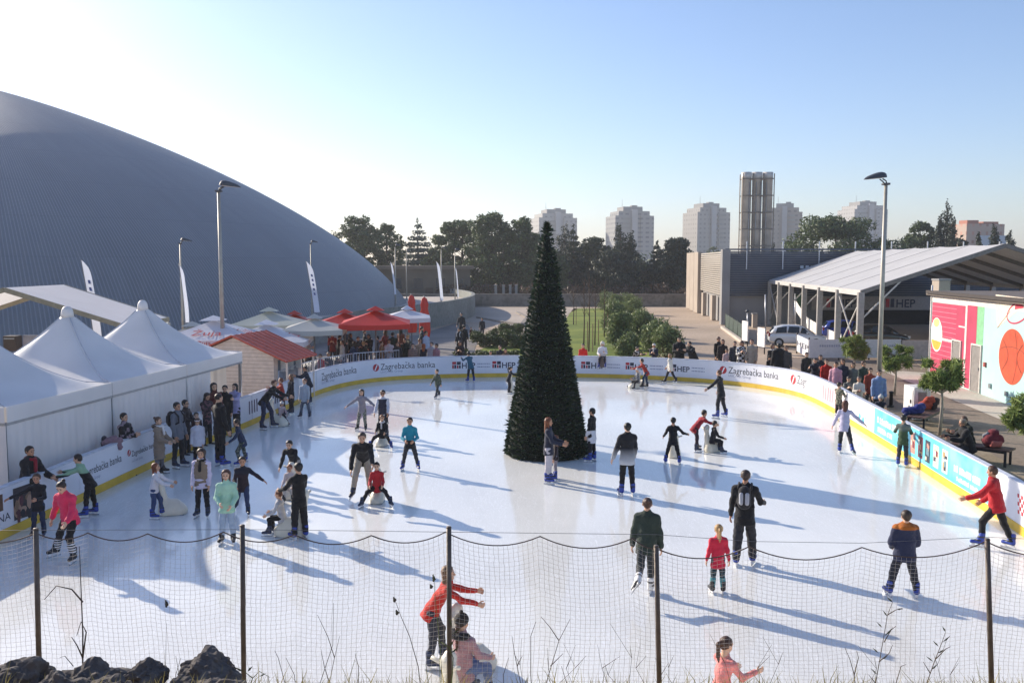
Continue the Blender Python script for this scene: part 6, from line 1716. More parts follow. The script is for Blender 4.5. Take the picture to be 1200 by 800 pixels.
MIXG = leaf_mat('broad_leaf', '#2a3220', '#56603a', .22, .25)
bg_trees = [ # px, top y, width px, distance, kind, leaf, label
    (418, 250, 62, 150, 'mass', PINE, 'dark pine rising behind the dome edge'), (452, 258, 40, 152, 'mass', PINE, 'smaller dark pine right of the dome-edge pine'),
    (489, 256, 56, 158, 'conifer', CED, 'grey-green layered cedar with a pointed top'), (541, 256, 66, 146, 'pine', PINE, 'broad dark pine above the lamps'),
    (576, 247, 74, 140, 'mass', PINE, 'largest dark pine in the row beyond the road'), (612, 252, 60, 138, 'mass', PINE, 'dark pine touching the left side of the cone tree'),
    (662, 261, 24, 150, 'cypress', CYP, 'narrow dark conifer just right of the cone tree tip'), (672, 263, 40, 144, 'conifer', CYP, 'dark conifer with two ragged peaks right of the cone tree'), (697, 276, 58, 148, 'mass', MIXG, 'lighter green tree between conifer and columnar cypress'),
    (727, 261, 22, 140, 'cypress', CYP, 'tall columnar cypress before the grey tower block'), (740, 270, 16, 141, 'cypress', CYP, 'thin cypress close against the tall columnar one'), (722, 294, 76, 138, 'mass', CYP, 'dark rounded tree at the foot of the cypresses'),
    (770, 283, 34, 140, 'conifer', CYP, 'ragged conifer left of the louvred building'), (793, 277, 52, 136, 'mass', CYP, 'dark dense conifer touching the louvred building'),
    (645, 292, 46, 140, 'mass', PINE, 'dark tree hidden behind the middle of the cone tree'), (510, 286, 40, 150, 'mass', PINE, 'mid-height dark tree behind the low house'),
    (980, 252, 132, 140, 'pine', PINE, 'very broad pine above the louvred building'), (1079, 258, 54, 150, 'mass', PINE, 'round dark tree behind the shelter roof'),
    (1102, 250, 9, 146, 'cypress', CYP, 'short slim cypress left of the spire-like one'), (1111, 234, 14, 146, 'cypress', CYP, 'tallest slim cypress with bare spire top'), (1117, 251, 10, 144, 'cypress', CYP, 'slim cypress right of the spire-like one'),
    (1128, 271, 20, 140, 'mass', CYP, 'small dark bush-like tree before the pinkish house'), (1148, 272, 9, 135, 'cypress', CYP, 'tiny cypress before the pale blue end wall'), (1166, 262, 14, 135, 'cypress', CYP, 'dark cypress at the right end of the pinkish house'), (1184, 270, 13, 135, 'cypress', CYP, 'rightmost small dark cypress above the shelter ridge'),
    (836, 288, 22, 300, 'mass', PINE, 'small distant tree before the tower left of the chimney'), (905, 284, 14, 160, 'cypress', CYP, 'small dark tree just right of the chimney stack')]
for px, yt, wpx, dd, kind, lm, lab in bg_trees:
    p = D(px, yt, dd); H = p.z; Wd = wpx / FPX * dd * (1.12 if kind != 'cypress' else 1.25); rng = np.random.default_rng(int(px * 7 + yt))
    cl = clump_set(kind, H, Wd, rng); n = int(min(22000, max(3000, 230 * wpx)))
    if kind == 'cypress': n = 5000
    tree({'pine': 'pine_tree', 'mass': 'pine_tree', 'cypress': 'cypress_tree', 'conifer': 'conifer_tree'}[kind] if lm is not MIXG else 'leafy_tree', lab, 'tree', (p.x, dd, -.05), cl, n, .27 if kind != 'cypress' else .2, lm, [([(0, 0, 0), (.1, 0, H * .5), (0, 0, H * .9)], [.12 + H * .016, .08 + H * .010, .04])], 'trees along the horizon', asp=1.9, rng=rng)
# low dark wood closing the gaps
rng = np.random.default_rng(5); cl = []
for i in range(150):
    x = -40 + 110 * rng.random(); y = 160 + 25 * rng.random(); s = 2.2 + 1.6 * rng.random(); cl.append((x, y, 1 + 3.2 * rng.random(), s, s, s * .9))
V, F = leaf_faces(cl, 16000, .7, 1.5, .4, rng); tag(link('far_wood', np_mesh('far_wood', V, F, PINE, False)), 'low dark wood closing the gaps under the far trees', 'wood', kind='stuff')
# undergrowth along the far wall
cl = []
for i in range(60):
    x = -12 + 48 * rng.random(); s = .5 + .5 * rng.random(); cl.append((x, 124.5 + 4 * rng.random(), 1.3 + .8 * rng.random(), s * 1.4, s, s))
V, F = leaf_faces(cl, 5000, .3, 1.5, .4, rng); tag(link('undergrowth', np_mesh('undergrowth', V, F, leaf_mat('brown_leaf', '#3a2f26', '#6d5642', .2), False)), 'brownish undergrowth along the far stone wall', 'undergrowth', kind='stuff')
# shrubs
OLE = leaf_mat('oleander_leaf', '#48562f', '#8f9c62', .25, 1.2); HED = leaf_mat('hedge_leaf', '#303a1e', '#5a6934', .2, 1.0)
def shrub(px, yb, h, wd, label, lm, n=5000, ls=.10, cat='shrub', g='green shrubs on the lawn', name='shrub', box=False):
    p = W(px, yb); rng = np.random.default_rng(int(px * 3 + yb)); cl = []
    for i in range(22):
        a = rng.random() * 6.28; q = rng.random() ** .5; z = rng.random(); env = (1 - .45 * z) if not box else 1
        s = (.16 + .1 * rng.random()) * min(wd, h * 1.6); cl.append((wd * .36 * q * math.cos(a) * env, wd * .30 * q * math.sin(a) * env, max(s * .6, h * (.15 + .72 * z)), s, s, s * (.9 if not box else .6)))
    st = []
    for i in range(5): a = i * 1.256; st.append(([(.05 * math.cos(a), .05 * math.sin(a), 0), (wd * .15 * math.cos(a), wd * .15 * math.sin(a), h * .4), (wd * .28 * math.cos(a), wd * .28 * math.sin(a), h * .75)], [.035, .025, .01]))
    tree(name, label, cat, (p.x, p.y, -.04), cl, n, ls, lm, st, g, asp=2.4, limbs=False, rng=rng, outer=.35)
shr = [(712, 363, 2.2, 2.6, 'shrub at the very far end, against the stone wall'), (737, 368, 2.2, 2.8, 'far shrub of the row beside the paved square'), (722, 372, 2.4, 2.6, 'tall olive shrub at the far end of the shrub row'), (741, 380, 2.4, 2.8, 'second shrub of the row, against the paved square'), (719, 392, 2.7, 2.5, 'shrub standing over open lawn, left side of the row'), (752, 398, 2.3, 2.6, 'mid-row shrub beside the paved square'), (727, 408, 2.5, 2.2, 'front shrub above the boards, left one'), (768, 412, 2.0, 2.5, 'dark shrub behind the grey-haired spectator'), (781, 420, 1.9, 2.2, 'shrub beside the big man in black'), (735, 420, 1.5, 1.8, 'low shrub behind the man bending at the boards')]
for px, yb, h, wd, lab in shr: shrub(px, yb, h, wd, lab, OLE)
for px, yb, h, wd, lab in ((594, 391.5, .9, 3.2, 'clipped hedge block farthest back by the road'), (572, 405, 1.05, 3.0, 'clipped hedge block on the left of three'), (603, 406, 1.15, 2.8, 'clipped hedge block beside the cone tree'), (553, 425, .8, 2.4, 'low dark hedge behind the woman at the far boards'), (590, 424, .7, 2.6, 'low dark hedge behind the seated pair')): shrub(px, yb, h, wd, lab, HED, 5000, .075, 'hedge', 'clipped hedge blocks', 'hedge', True)
# slender young trees on the lawn
for i, (px, yb, yt, lab) in enumerate(((684, 407, 330, 'leafless young tree nearest the cone tree'), (690, 411, 322, 'leafless young tree with the tallest stem'), (697, 404, 326, 'leafless young tree in the middle of the lawn group'), (708, 394, 332, 'leafless young tree standing back by the shrubs'), (672, 380, 335, 'reddish leafless sapling behind the lawn edge'))):
    p = W(px, yb); H = D(px, yt, p.y).z; rng = np.random.default_rng(i); t = local_thing('young_tree', lab, 'tree', (p.x, p.y, -.03), 0, 'leafless young trees'); mb = MB(); mb.tube([(0, 0, 0), (.03, 0, H * .4), (0, .03, H)], [.05, .04, .012], 6); mb.obj('trunk', BARK, t, True); mb = MB()
    for k in range(16):
        z = H * (.45 + .5 * rng.random()); a = rng.random() * 6.28; L = .5 + .7 * rng.random(); q = Vector((math.cos(a), math.sin(a), 1.3)).normalized(); mb.tube([(0, 0, z), q * L * .5 + Vector((0, 0, z)), q * L + Vector((0, 0, z + .1))], [.016, .011, .004], 4)
    mb.obj('branches', BARK, t); mb = MB(); mb.cyl((.25, 0, 0), (.25, 0, 1.8), .03, .03, 6); mb.obj('stake', mat('stake_wood', '#7a6248', .8), t)
p = W(327, 425); t = local_thing('young_tree', 'small bare tree rising just behind the kiosk roof', 'tree', (p.x, p.y, 0), 0); mb = MB(); H = D(327, 372, p.y).z; mb.tube([(0, 0, 0), (.03, 0, H * .7), (0, 0, H)], [.06, .05, .02], 6); mb.obj('trunk', BARK, t, True); mb = MB(); rng = np.random.default_rng(77)
for k in range(14): a = rng.random() * 6.28; z = H * (.6 + .35 * rng.random()); q = Vector((math.cos(a), math.sin(a) * .5, .9)).normalized() * (.5 + .4 * rng.random()); mb.tube([(0, 0, z), q * .6 + Vector((0, 0, z - .03)), q + Vector((0, 0, z))], [.022, .015, .006], 4)
mb.obj('branches', BARK, t)
# little stone pines on the right
SPINE = leaf_mat('young_pine', '#465628', '#9aab5c', .35, 2.0)
for px, yb, yc, rpx, lab, k in ((1000, 441, 407, 20, 'young pine in front of the white banner fence', 1), (1048, 462, 420, 22, 'young pine directly behind the tall lamp post', 2), (1101, 509, 440, 27, 'young pine with a bare pale trunk beside the boards', 3), (1206, 540, 488, 32, 'young pine cut by the right edge of the picture', 4)):
    p = W(px, yb); c = D(px, yc, p.y); r = rpx / FPX * p.y * .95; rng = np.random.default_rng(k); cl = []
    for i in range(26): a = rng.random() * 6.28; q = rng.random() ** .5; s = r * (.13 + .13 * rng.random()); cl.append((r * .8 * q * math.cos(a), r * .78 * q * math.sin(a), c.z + r * (1.5 * rng.random() - .68) * (1.1 - .4 * q), s, s, s * .75))
    tree('young_pine', lab, 'tree', (p.x, p.y, -.03), cl, 3400, .055, SPINE, [([(0, 0, 0), (.04, 0, c.z * .5), (0, 0, c.z + r * .2)], [.06, .05, .02])], 'young stone pines by the ice', BARKP, asp=6.5, rng=rng, outer=.1)

# ------------------------------------------------------------------ the big cone tree
p = W(640, 531); TR, TZ = 1.30, D(640, 268, p.y).z
xt = local_thing('christmas_tree', 'tall dark green artificial cone tree standing on the ice', 'christmas tree', (p.x, p.y, 0))
mb = MB(); mb.lathe([(TR * .93, 0.02), (TR * .90, .2), (.06, TZ - .1), (.02, TZ)], n=40); mb.obj('core', mat('core_green', '#101a12', .9), xt, True)
rng = np.random.default_rng(3); Vs = []; rows = 50
for j in range(rows):
    k = j / (rows - 1); z = .08 + (TZ - .15) * k; R0 = TR * (1 - k * .965); m = max(10, int(2 * math.pi * R0 / .072))
    for i in range(m):
        a = 6.283 * (i + rng.random() * .8) / m; out = np.array((math.cos(a), math.sin(a), 0)); tn = np.array((-math.sin(a), math.cos(a), 0))
        b = out * (R0 * .90) + np.array((0, 0, z + rng.normal() * .022)); L = .135 + .05 * rng.random()
        if rng.random() < .02: L *= 1.4
        for f in range(3):
            d = out * (1 + .2 * rng.random()) + tn * (rng.normal() * .75) + np.array((0, 0, .35 + rng.normal() * .45)); d /= np.linalg.norm(d); w_ = np.cross(d, rng.normal(size=3)); w_ = w_ / np.linalg.norm(w_) * .030
            Vs.append([b - w_ * .6, b + d * L * .55 - w_, b + d * L * (.8 + .4 * rng.random()), b + d * L * .55 + w_])
V = np.array(Vs).reshape(-1, 3); link('branches', np_mesh('branches', V, np.arange(len(V)).reshape(-1, 4), leaf_mat('fir_green', '#141f17', '#35492f', .1, 3.0), False), xt, False)
Vs = []
for i in range(420):
    a = rng.random() * 6.283; d = rng.normal(size=3); d[2] = abs(d[2]); d /= np.linalg.norm(d); b = np.array((0, 0, TZ - .12 + .25 * rng.random())); w_ = np.cross(d, rng.normal(size=3)); w_ = w_ / np.linalg.norm(w_) * .016; L = .11 + .05 * rng.random()
    Vs.append([b, b + d * L * .5 - w_, b + d * L, b + d * L * .5 + w_])
V = np.array(Vs).reshape(-1, 3); link('tip', np_mesh('tip', V, np.arange(len(V)).reshape(-1, 4), leaf_mat('fir_green', '', ''), False), xt, False)
Vs, Fs = [], []
for i in range(420):
    k = rng.random() ** 1.3; z = .1 + (TZ - .3) * k; R0 = TR * (1 - k * .965) + .075; a = rng.random() * 6.283; c = np.array((R0 * math.cos(a), R0 * math.sin(a), z)); s = .010
    n0 = len(Vs) * 1
    Vs += [c + np.array(q) * s for q in ((1, 0, 0), (0, 1, 0), (-1, 0, 0), (0, -1, 0), (0, 0, 1.4), (0, 0, -1.4))]
    Fs += [(n0 + q[0], n0 + q[1], n0 + q[2]) for q in ((0, 1, 4), (1, 2, 4), (2, 3, 4), (3, 0, 4), (1, 0, 5), (2, 1, 5), (3, 2, 5), (0, 3, 5))]
o = link('glint_specks', np_mesh('glint_specks', np.array(Vs), np.array(Fs), mat('speck_grey', '#8f928c', .15), False), xt, False); o['kind'] = 'stuff'  # loose grey specks added over the branches to read as glints, no bulbs

# ------------------------------------------------------------------ rocks, grass and dry plants in front
ROCK = ground_mat('rock_grey', '#575250', '#736c66', '#3f3b39', 2.5, 9, .9)
def rock(px, yt, wpx, dist, label, k, hk=.8):
    p = D(px, yt, dist); wd = wpx / FPX * dist; bm = bmesh.new(); bmesh.ops.create_icosphere(bm, subdivisions=5, radius=.5)
    for v in bm.verts:
        n1 = mnoise.noise(v.co * 2.1 + Vector((k * 7, 0, 0))); n2 = mnoise.noise(v.co * 5.5 + Vector((0, k * 5, 0))); n3 = mnoise.noise(v.co * 13)
        cellv = mnoise.voronoi(v.co * 2.4 + Vector((k, k, 0)))[0][0]
        v.co *= (1 + .42 * n1 + .20 * n2 + .09 * n3 + .04 * mnoise.noise(v.co * 29) - .34 * (.5 - cellv)); v.co.x *= wd * 1.02; v.co.y *= wd * .9; v.co.z *= wd * hk
    zmx = max(v.co.z for v in bm.verts)
    me = bpy.data.meshes.new('rock'); bm.to_mesh(me); bm.free(); me.materials.append(ROCK); me.polygons.foreach_set('use_smooth', [False] * len(me.polygons))
    o = bpy.data.objects.new('rock', me); COL.objects.link(o); o.location = (p.x, p.y, p.z - zmx); tag(o, label, 'rock', 'dark boulders along the slope')
for i, (px, yt, wpx, dd, lab) in enumerate(((28, 766, 74, 7.0, 'dark boulder at the left, beside the first fence post'), (100, 772, 92, 6.9, 'wide dark boulder right of the first post'), (-14, 775, 50, 6.8, 'dark boulder cut by the left edge'), (70, 785, 60, 6.5, 'low brown boulder between the two left ones'), (172, 771, 44, 6.8, 'small pointed boulder in the middle of the row'), (243, 760, 70, 6.9, 'tallest boulder, just left of the second post'), (210, 792, 50, 6.5, 'low boulder below the tallest one'), (258, 793, 64, 6.4, 'flat boulder at the foot of the second post'), (130, 793, 50, 6.4, 'low boulder below the wide one'))): rock(px, yt, wpx, dd, lab, i + 1)
rng = np.random.default_rng(21); Vs, Fs, n0 = [], [], 0
GRS = leaf_mat('dry_grass', '#6d6a34', '#b3a468', .3, 3.0)
for i in range(5200):
    y = 5.6 + 2.9 * rng.random(); x = (-.64 + 1.3 * rng.random()) * y; dens = .35 + .65 * (mnoise.noise((x * 1.3, y, 2)) > -.1)
    if rng.random() > dens: continue
    z = emb_z(y) - .13; h = .07 + .16 * rng.random() ** 2 + (.12 if rng.random() < .08 else 0); b = np.array((x, y, z)); ln_ = rng.normal(size=2) * .35 * h; w_ = .003 + .003 * rng.random(); a = rng.random() * 3.14; s = np.array((math.cos(a), math.sin(a), 0)) * w_; m = b + np.array((ln_[0] * .4, ln_[1] * .4, h * .6)); t_ = b + np.array((ln_[0], ln_[1], h))
    Vs += [b - s, b + s, m + s * .7, m - s * .7, t_ + s * .15, t_ - s * .15]; Fs += [(n0, n0 + 1, n0 + 2, n0 + 3), (n0 + 3, n0 + 2, n0 + 4, n0 + 5)]; n0 += 6
tag(link('grass', np_mesh('grass', np.array(Vs), np.array(Fs), GRS, False)), 'dry grass on the slope before the fence', 'grass', kind='stuff')
STEM = mat('dry_stem', '#5c5040', .9, var=.25); STEMG = mat('green_stem', '#5d6b2c', .8, var=.2); SEED = mat('seed_head', '#4d4a3c', .9, var=.3, scale=60)
def stemplant(label, strokes, dist, seeds=(), leaves=(), m=STEM, r=.0035, name='dry_plant', root=None):
    """strokes: lists of picture points on a plane at the plant's own distance"""
    q = D(*strokes[0][0], dist); t = thing(name, label, 'plant', (q.x, q.y, emb_z(dist) - .1), 0, 'dry plants by the fence')
    mb = MB()
    for s in strokes:
        pts = [D(x, y, dist + .04 * math.sin(i * 1.7 + x)) for i, (x, y) in enumerate(s)]
        k = len(pts); mb.tube(pts, [r * (1.25 - .75 * i / max(1, k - 1)) for i in range(k)], 5)
    mb.obj('stems', m, t, True)
    if seeds:
        for (x, y, L) in seeds:
            v = Vol((-.03, -.03, -.01), (.03, .03, L + .02), .005); v.cap((0, 0, .01), (.004, 0, L * .5), .008, .012, k=.01); v.cap((.004, 0, L * .55), (-.004, 0, L), .012, .006, k=.01); v.fold(.003, 260, 1); V, Q = v.surf()
            o = link('seed_head', np_mesh('seed_head', V + np.array(D(x, y, dist)), Q, SEED), t)
    if leaves:
        mb = MB()
        for x0, y0, x1, y1, wd in leaves:
            a, b = D(x0, y0, dist), D(x1, y1, dist + .03); d = b - a; s = Vector((-d.z, .3 * d.length, d.x)).normalized() * wd; mid = a + d * .45 + Vector((0, -.006, 0)); mb.add([a, mid + s, b, mid - s], [(0, 1, 2, 3)])
        mb.obj('leaves', mat('leaf_olive', '#57592f', .7, var=.3, scale=30), t)
    return t
G0 = 840
stemplant('tall dry stem with dark seed head left of the third post', [[(497, G0), (490, 780), (480, 745), (470, 722), (462, 700)]], 7.2, [(465, 721, .05), (462, 706, .05)])
stemplant('grass stem with seed heads near the girl in the red sweater', [[(520, G0), (516, 760), (510, 700), (508, 672)]], 7.3, [(508, 682, .06), (505, 690, .04)], m=STEMG, r=.003)
stemplant('green-stemmed weed against the third fence post', [[(524, G0), (530, 790), (531, 770), (526, 758), (517, 752)], [(516, G0), (516, 800), (515, 770)], [(500, G0), (502, 800), (499, 778)]], 7.3, (), ((517, 752, 510, 748, .006), (528, 765, 538, 757, .008), (526, 758, 533, 748, .008), (530, 735, 526, 722, .01), (531, 742, 539, 735, .008)), STEMG, .0045)
stemplant('leafy bent twig standing right of the fence middle, tall one', [[(1020, 850), (1026, 800), (1034, 755), (1040, 720), (1046, 705)], [(1036, 752), (1044, 738), (1050, 733)], [(1040, 720), (1050, 714), (1058, 713)], [(1026, 800), (1018, 790)], [(1030, 775), (1042, 765), (1046, 755)]], 6.9, (), ((1046, 705, 1039, 699, .008), (1050, 714, 1058, 712, .006), (1034, 735, 1027, 728, .006), (1036, 745, 1047, 734, .006), (1030, 765, 1022, 758, .006), (1032, 772, 1040, 768, .006), (1040, 722, 1034, 714, .006), (1028, 790, 1020, 782, .006)))
stemplant('leafy bent twig at the right, leaning toward the last post', [[(1078, 850), (1086, 800), (1096, 772), (1104, 752), (1108, 740)], [(1096, 772), (1108, 760), (1114, 757)], [(1090, 788), (1082, 775)]], 6.9, (), ((1108, 740, 1104, 733, .007), (1104, 752, 1114, 744, .006), (1098, 765, 1107, 760, .006), (1094, 775, 1085, 768, .006), (1090, 785, 1100, 776, .006), (1100, 757, 1093, 750, .006)))
stemplant('dry forked stem left of the leafy twig', [[(1006, 850), (1001, 790), (996, 772), (990, 758)], [(1001, 790), (1006, 770), (1004, 762)], [(1046, 850), (1050, 800), (1056, 780), (1062, 778)]], 6.9)
stemplant('bare branching weed between third and fourth post', [[(614, 850), (610, 800), (603, 765), (600, 745)], [(606, 780), (612, 768)], [(592, 850), (590, 790), (596, 770)]], 7.0)
stemplant('tall bare forked weed left of the fourth post', [[(630, 860), (640, 800), (655, 750), (668, 725)], [(655, 750), (645, 735), (634, 722)], [(626, 860), (622, 790), (622, 745), (628, 728)], [(645, 780), (660, 765)], [(660, 860), (664, 800), (658, 780)]], 7.0)
stemplant('bare weed right of the second post', [[(388, 860), (386, 800), (392, 770), (398, 745)], [(386, 800), (380, 780), (376, 760)], [(392, 770), (384, 745), (372, 720)]], 7.0, r=.003)
stemplant('bare leaning stalks at the foot of the second post', [[(352, 860), (345, 790), (335, 770)], [(372, 860), (375, 800), (390, 755), (391, 706)], [(330, 860), (334, 800), (326, 770), (322, 762)], [(410, 860), (404, 790)], [(420, 860), (420, 780), (416, 765)]], 7.0, r=.003)
stemplant('small leafy weed beside the second post', [[(283, 830), (296, 794), (304, 786), (316, 793)], [(296, 794), (286, 786)]], 6.8, (), ((286, 786, 274, 781, .012), (290, 786, 296, 780, .01), (304, 792, 312, 788, .006)), STEMG)
stemplant('single seed stalk between first and second post', [[(196, 850), (194, 780), (195, 730)]], 7.0, [(195, 712, .06)], r=.002)
stemplant('dry tuft of twigs between the boulders', [[(205, 830), (206, 790), (212, 770)], [(205, 830), (210, 790), (206, 768)], [(86, 780), (76, 768), (70, 770)]], 6.7, r=.003)
t = stemplant('bent dark bramble cane rising beside the first post', [[(97, 800), (97, 740), (95, 690), (93, 640)], [(97, 705), (84, 690), (66, 686), (52, 702)], [(97, 770), (101, 740), (95, 728), (90, 744)], [(97, 770), (90, 755), (84, 746)]], 7.5, m=mat('cane_dark', '#4a3f3a', .8), r=.006, name='bramble_cane')
# small dots and twigs of dry stalks along the lower edge
rng = np.random.default_rng(8)
for i in range(16):
    px = 560 + 560 * rng.random(); yt = 775 - 45 * rng.random(); l1 = [(px, 860), (px + rng.normal() * 5, 810), (px + rng.normal() * 8, (yt + 810) / 2), (px + rng.normal() * 12, yt)]
    stemplant('thin dry stalk along the lower edge of the fence', [l1, [l1[2], (l1[2][0] + rng.normal() * 10, l1[2][1] - 14)]], 6.6 + .8 * rng.random(), r=.0022)

# ------------------------------------------------------------------ skating aids
AIDM = mat('aid_plastic', '#dcd6c4', .35, var=.05, scale=5, bump=.05)
def make_aid():
    t = local_thing('skating_aid', '', 'skating aid'); v = Vol((-.42, -.65, -.02), (.42, .8, 1.05), .021)
    v.cap((0, -.22, .14), (0, .12, .13), .20, .19, k=.05); v.cap((0, -.2, .10), (0, .2, .08), .23, .20, k=.05); v.cap((0, -.1, .22), (0, .08, .22), .17, .16, k=.06)
    v.cap((0, -.26, .3), (0, -.36, .80), .19, .11, k=.08, fw=(0, 1, 0), asp=.75); v.cap((0, -.36, .84), (0, -.31, .90), .12, .10, k=.05)
    v.cap((0, .20, .10), (0, .36, .10), .12, .06, k=.08); v.cut((0, 0, -1), -.012); v.fold(.002, 30, 1)
    V, Q = v.surf(); V[:, 1] *= .80; link('seat_body', np_mesh('seat_body', V, Q, AIDM), t, False)
    for s in (-1, 1):
        mb = MB(); mb.tube([(s * .05, -.30, .80), (s * .16, -.32, .83), (s * .25, -.34, .86)], [.03, .028, .03], 8); mb.obj('handle', AIDM, t, True)
        mb = MB(); mb.box((s * .16, 0, .012), (.05, .55, .024)); mb.obj('runner', mat('runner_grey', '#9aa0a6', .4), t)
    return t
AID0 = make_aid(); _aid_used = [False]
def aid(px, py, head, label, scale=1.0):
    p = W(px, py)
    if not _aid_used[0]:
        _aid_used[0] = True; AID0.location = p; AID0.rotation_euler = (0, 0, -R_(head)); AID0.scale = (scale,) * 3; AID0['label'] = label; AID0['group'] = 'white skating aids'; return AID0
    return dup(AID0, p, -R_(head), label, scale)
# ------------------------------------------------------------------ skaters
BLK = '#17171b'; DK = '#1f2127'; JEAN = '#26334d'; LJEAN = '#9fb0c4'; GR = '#8d9096'
def CL(col, **k): return (col, k)
SK = 'skaters on the ice'; SP = 'spectators outside the boards'
BRN, DBR, BLO, RDH, BLK_H, GRY = '#4a3020', '#2a1c14', '#a07c4c', '#6d3a22', '#15120f', '#8f8a84'
Pg = lambda *a, **k: P(*a, group=SK, **k)
# left front
Pg(77, 559, 656, 190, 'strideR', 'girl in a neon pink jacket and black leggings, dark hair tied back', '#e0345c', BLK, hair=('bun', DBR), hem=.05, socks=CL('#15151a', kind='stripe', col2='#e8e8e8', scale=6), skate='black', lean=14, hp=20, puff=.008, lod=1)
Pg(46, 553, 629, 165, 'stand', 'boy in a black sweatshirt with white stripes holding the left boards', CL('#191a20', kind='stripe', col2='#23242b', scale=1.5), JEAN, hair=('short', BRN), skate='navy', arm=dict(AR=(22, 62, 20, 0), AL=(30, 8, 60, 40)), lod=1)
Pg(107, 530, 605, 262, 'onboard', 'boy in a green, white and black jacket leaning on the left boards', CL('#15171b', kind='split', col2='#8fb392', z=(1.02, 1.04)), BLK, hair=('short', DBR), arm=dict(AL=(66, 14, 12, 6), AR=(64, 10, 20, 8)), lod=1)
Pg(184, 541, 607, 82, 'push', 'long-haired girl in denim dungarees and white top pushing a skating aid', '#dcd8da', '#36476d', hem=.02, hair=('long', RDH), lean=10, arm=dict(AL=(48, 10, 22, 6), AR=(46, 10, 24, 6)), grip=True, vest=None, lod=1)
aid(203, 602, 80, 'white skating aid pushed by the girl in denim dungarees', .95)
Pg(187, 487, 556, 95, 'stand', 'woman in a long beige padded coat and white scarf by the left boards', '#8f7d6c', '#6d6a70', hair=('bun', '#5a4030'), skate='black', coat=.17, fur='#5d4c40', scarf='#e2dedb', arm=dict(AL=(22, 8, 40, 16), AR=(22, 8, 44, 16)), quilt=True, puff=.012, lod=1, hem=.08)
Pg(209, 470, 548, 110, 'stand', 'person in a grey sweater with a dark backpack beside the left boards', '#6f737c', DK, hair=('short', BLK_H), skate='navy', pack='#23242a', lod=1)
Pg(233, 489, 546, 175, 'stand', 'girl in a fluffy white jacket and headband at the left boards', '#d9d6de', BLK, hair=('long', BRN), band='#ece8e8', puff=.02, skate='blue')
Pg(238, 524, 606, 178, 'stand', 'teenager in a beige padded vest with pale lilac sleeves, facing the camera', '#cfc6da', BLK, hair=('hood', '#33231a'), vest='#8a7866', scarf='#1c1a1c', skate='navy', puff=.006, hood=True, lod=1)
Pg(267, 548, 637, 172, 'stand', 'girl in a mint green sweater and pale jeans, facing the camera', '#a9d3b8', LJEAN, hair=('longwide', '#4d2f22'), skate='black', arm=dict(AL=(14, 12, 40, 30), AR=(16, 10, 52, 34)), trfat=1.12, puff=.006, lod=1)
Pg(284, 532, 602, 168, 'glideL', 'boy in a dark maroon and navy jacket with one arm stretched sideways', CL('#2b1f28', kind='split', col2='#1f2230', z=(.95, 1.0)), '#2b3a5c', hair=('short', DBR), skate='navy', arm=dict(AL=(24, 50, 12, 0), AR=(14, 12, 50, 24)), lod=1, lean=5)
Pg(258, 456, 547, 40, 'stand', 'tall man all in black standing at the tent corner boards', '#16161a', '#1a1b20', hair=('buzz', DBR), skate='blue', lod=1)
Pg(285, 489, 544, 250, 'strideR', 'boy in a navy jacket and camouflage trousers gliding past the left boards', '#27344f', CL('#3c4440', kind='camo', col2='#77786c', scale=16), hair=('short', DBR), lod=1)
Pg(343, 513, 574, 185, 'bend', 'man with a black jacket and pink shoulders bending over a seated child', CL('#1a1a1f', kind='split', col2='#c8506c', z=(1.26, 1.29)), '#a29c98', hair=('short', BLK_H), skate='blue', lean=44, lod=1)
Pg(338, 545, 590, 182, 'sit', 'red-haired child seated on an aid under the bending man', '#c9b9b4', '#b9b2ac', hair=('short', '#8a4a2c'), skate='black')
aid(340, 583, 180, 'white skating aid under the red-haired child', .85)
Pg(318, 572, 627, 275, 'sit', 'boy in a pale grey sweatshirt sitting sideways on a skating aid', '#b4b4b8', CL('#141418', kind='plain'), hair=('short', '#5a3020'), skate='navy', lod=1)
aid(341, 627, 272, 'large white skating aid carrying the boy in the grey sweatshirt', 1.05)
Pg(352, 540, 632, 318, 'stand', 'boy all in black seen from behind, holding an aid with both hands', '#141417', '#17171b', hair=('short', BLK_H), arm=dict(AL=(40, 14, 30, 8), AR=(36, 14, 34, 10)), grip=True, trfat=1.15, lod=1)
Pg(424, 455, 505, 185, 'armsout', 'girl in a grey hoodie and camouflage leggings with arms held out', '#8d8790', CL('#5d625c', kind='camo', col2='#8f8f86', scale=18), hair=('longwide', DBR), skate='black', lod=1)
Pg(449, 456, 514, 182, 'push', 'adult in a white hoodie with a navy vest pushing a seated child', '#d6d3d8', '#2c2d35', hair=('short', BLK_H), vest='#2a2c3f', glasses=True, lean=12, arm=dict(AL=(30, 10, 20, 6), AR=(30, 10, 20, 6)), skate='navy', lod=1)
Pg(446, 487, 526, 185, 'sitwide', 'child in a black jacket and pale scarf riding an aid', '#1b1c22', BLK, hair=('short', '#8a5a38'), scarf='#c9c4c4', skate='blue')
aid(447, 522, 183, 'white skating aid under the child with the pale scarf', .8)
Pg(424, 502, 586, 172, 'bend', 'man in a black jacket and beige trousers bending over a child in red', '#18181d', '#a39a8c', hair=('short', '#4a3a2e'), lean=44, skate='navy', arm=dict(AL=(50, 8, 10, 4), AR=(20, 12, 20, 8)), leg=dict(R=(30, 12, 40), L=(6, 6, 6)), lod=1)
Pg(441, 543, 594, 176, 'sitwide', 'small child in a red jacket sitting astride an aid', '#b3222c', BLK, hair=('bun', DBR), skate='navy', lod=1)
aid(442, 588, 178, 'white skating aid under the child in the red jacket', .8)
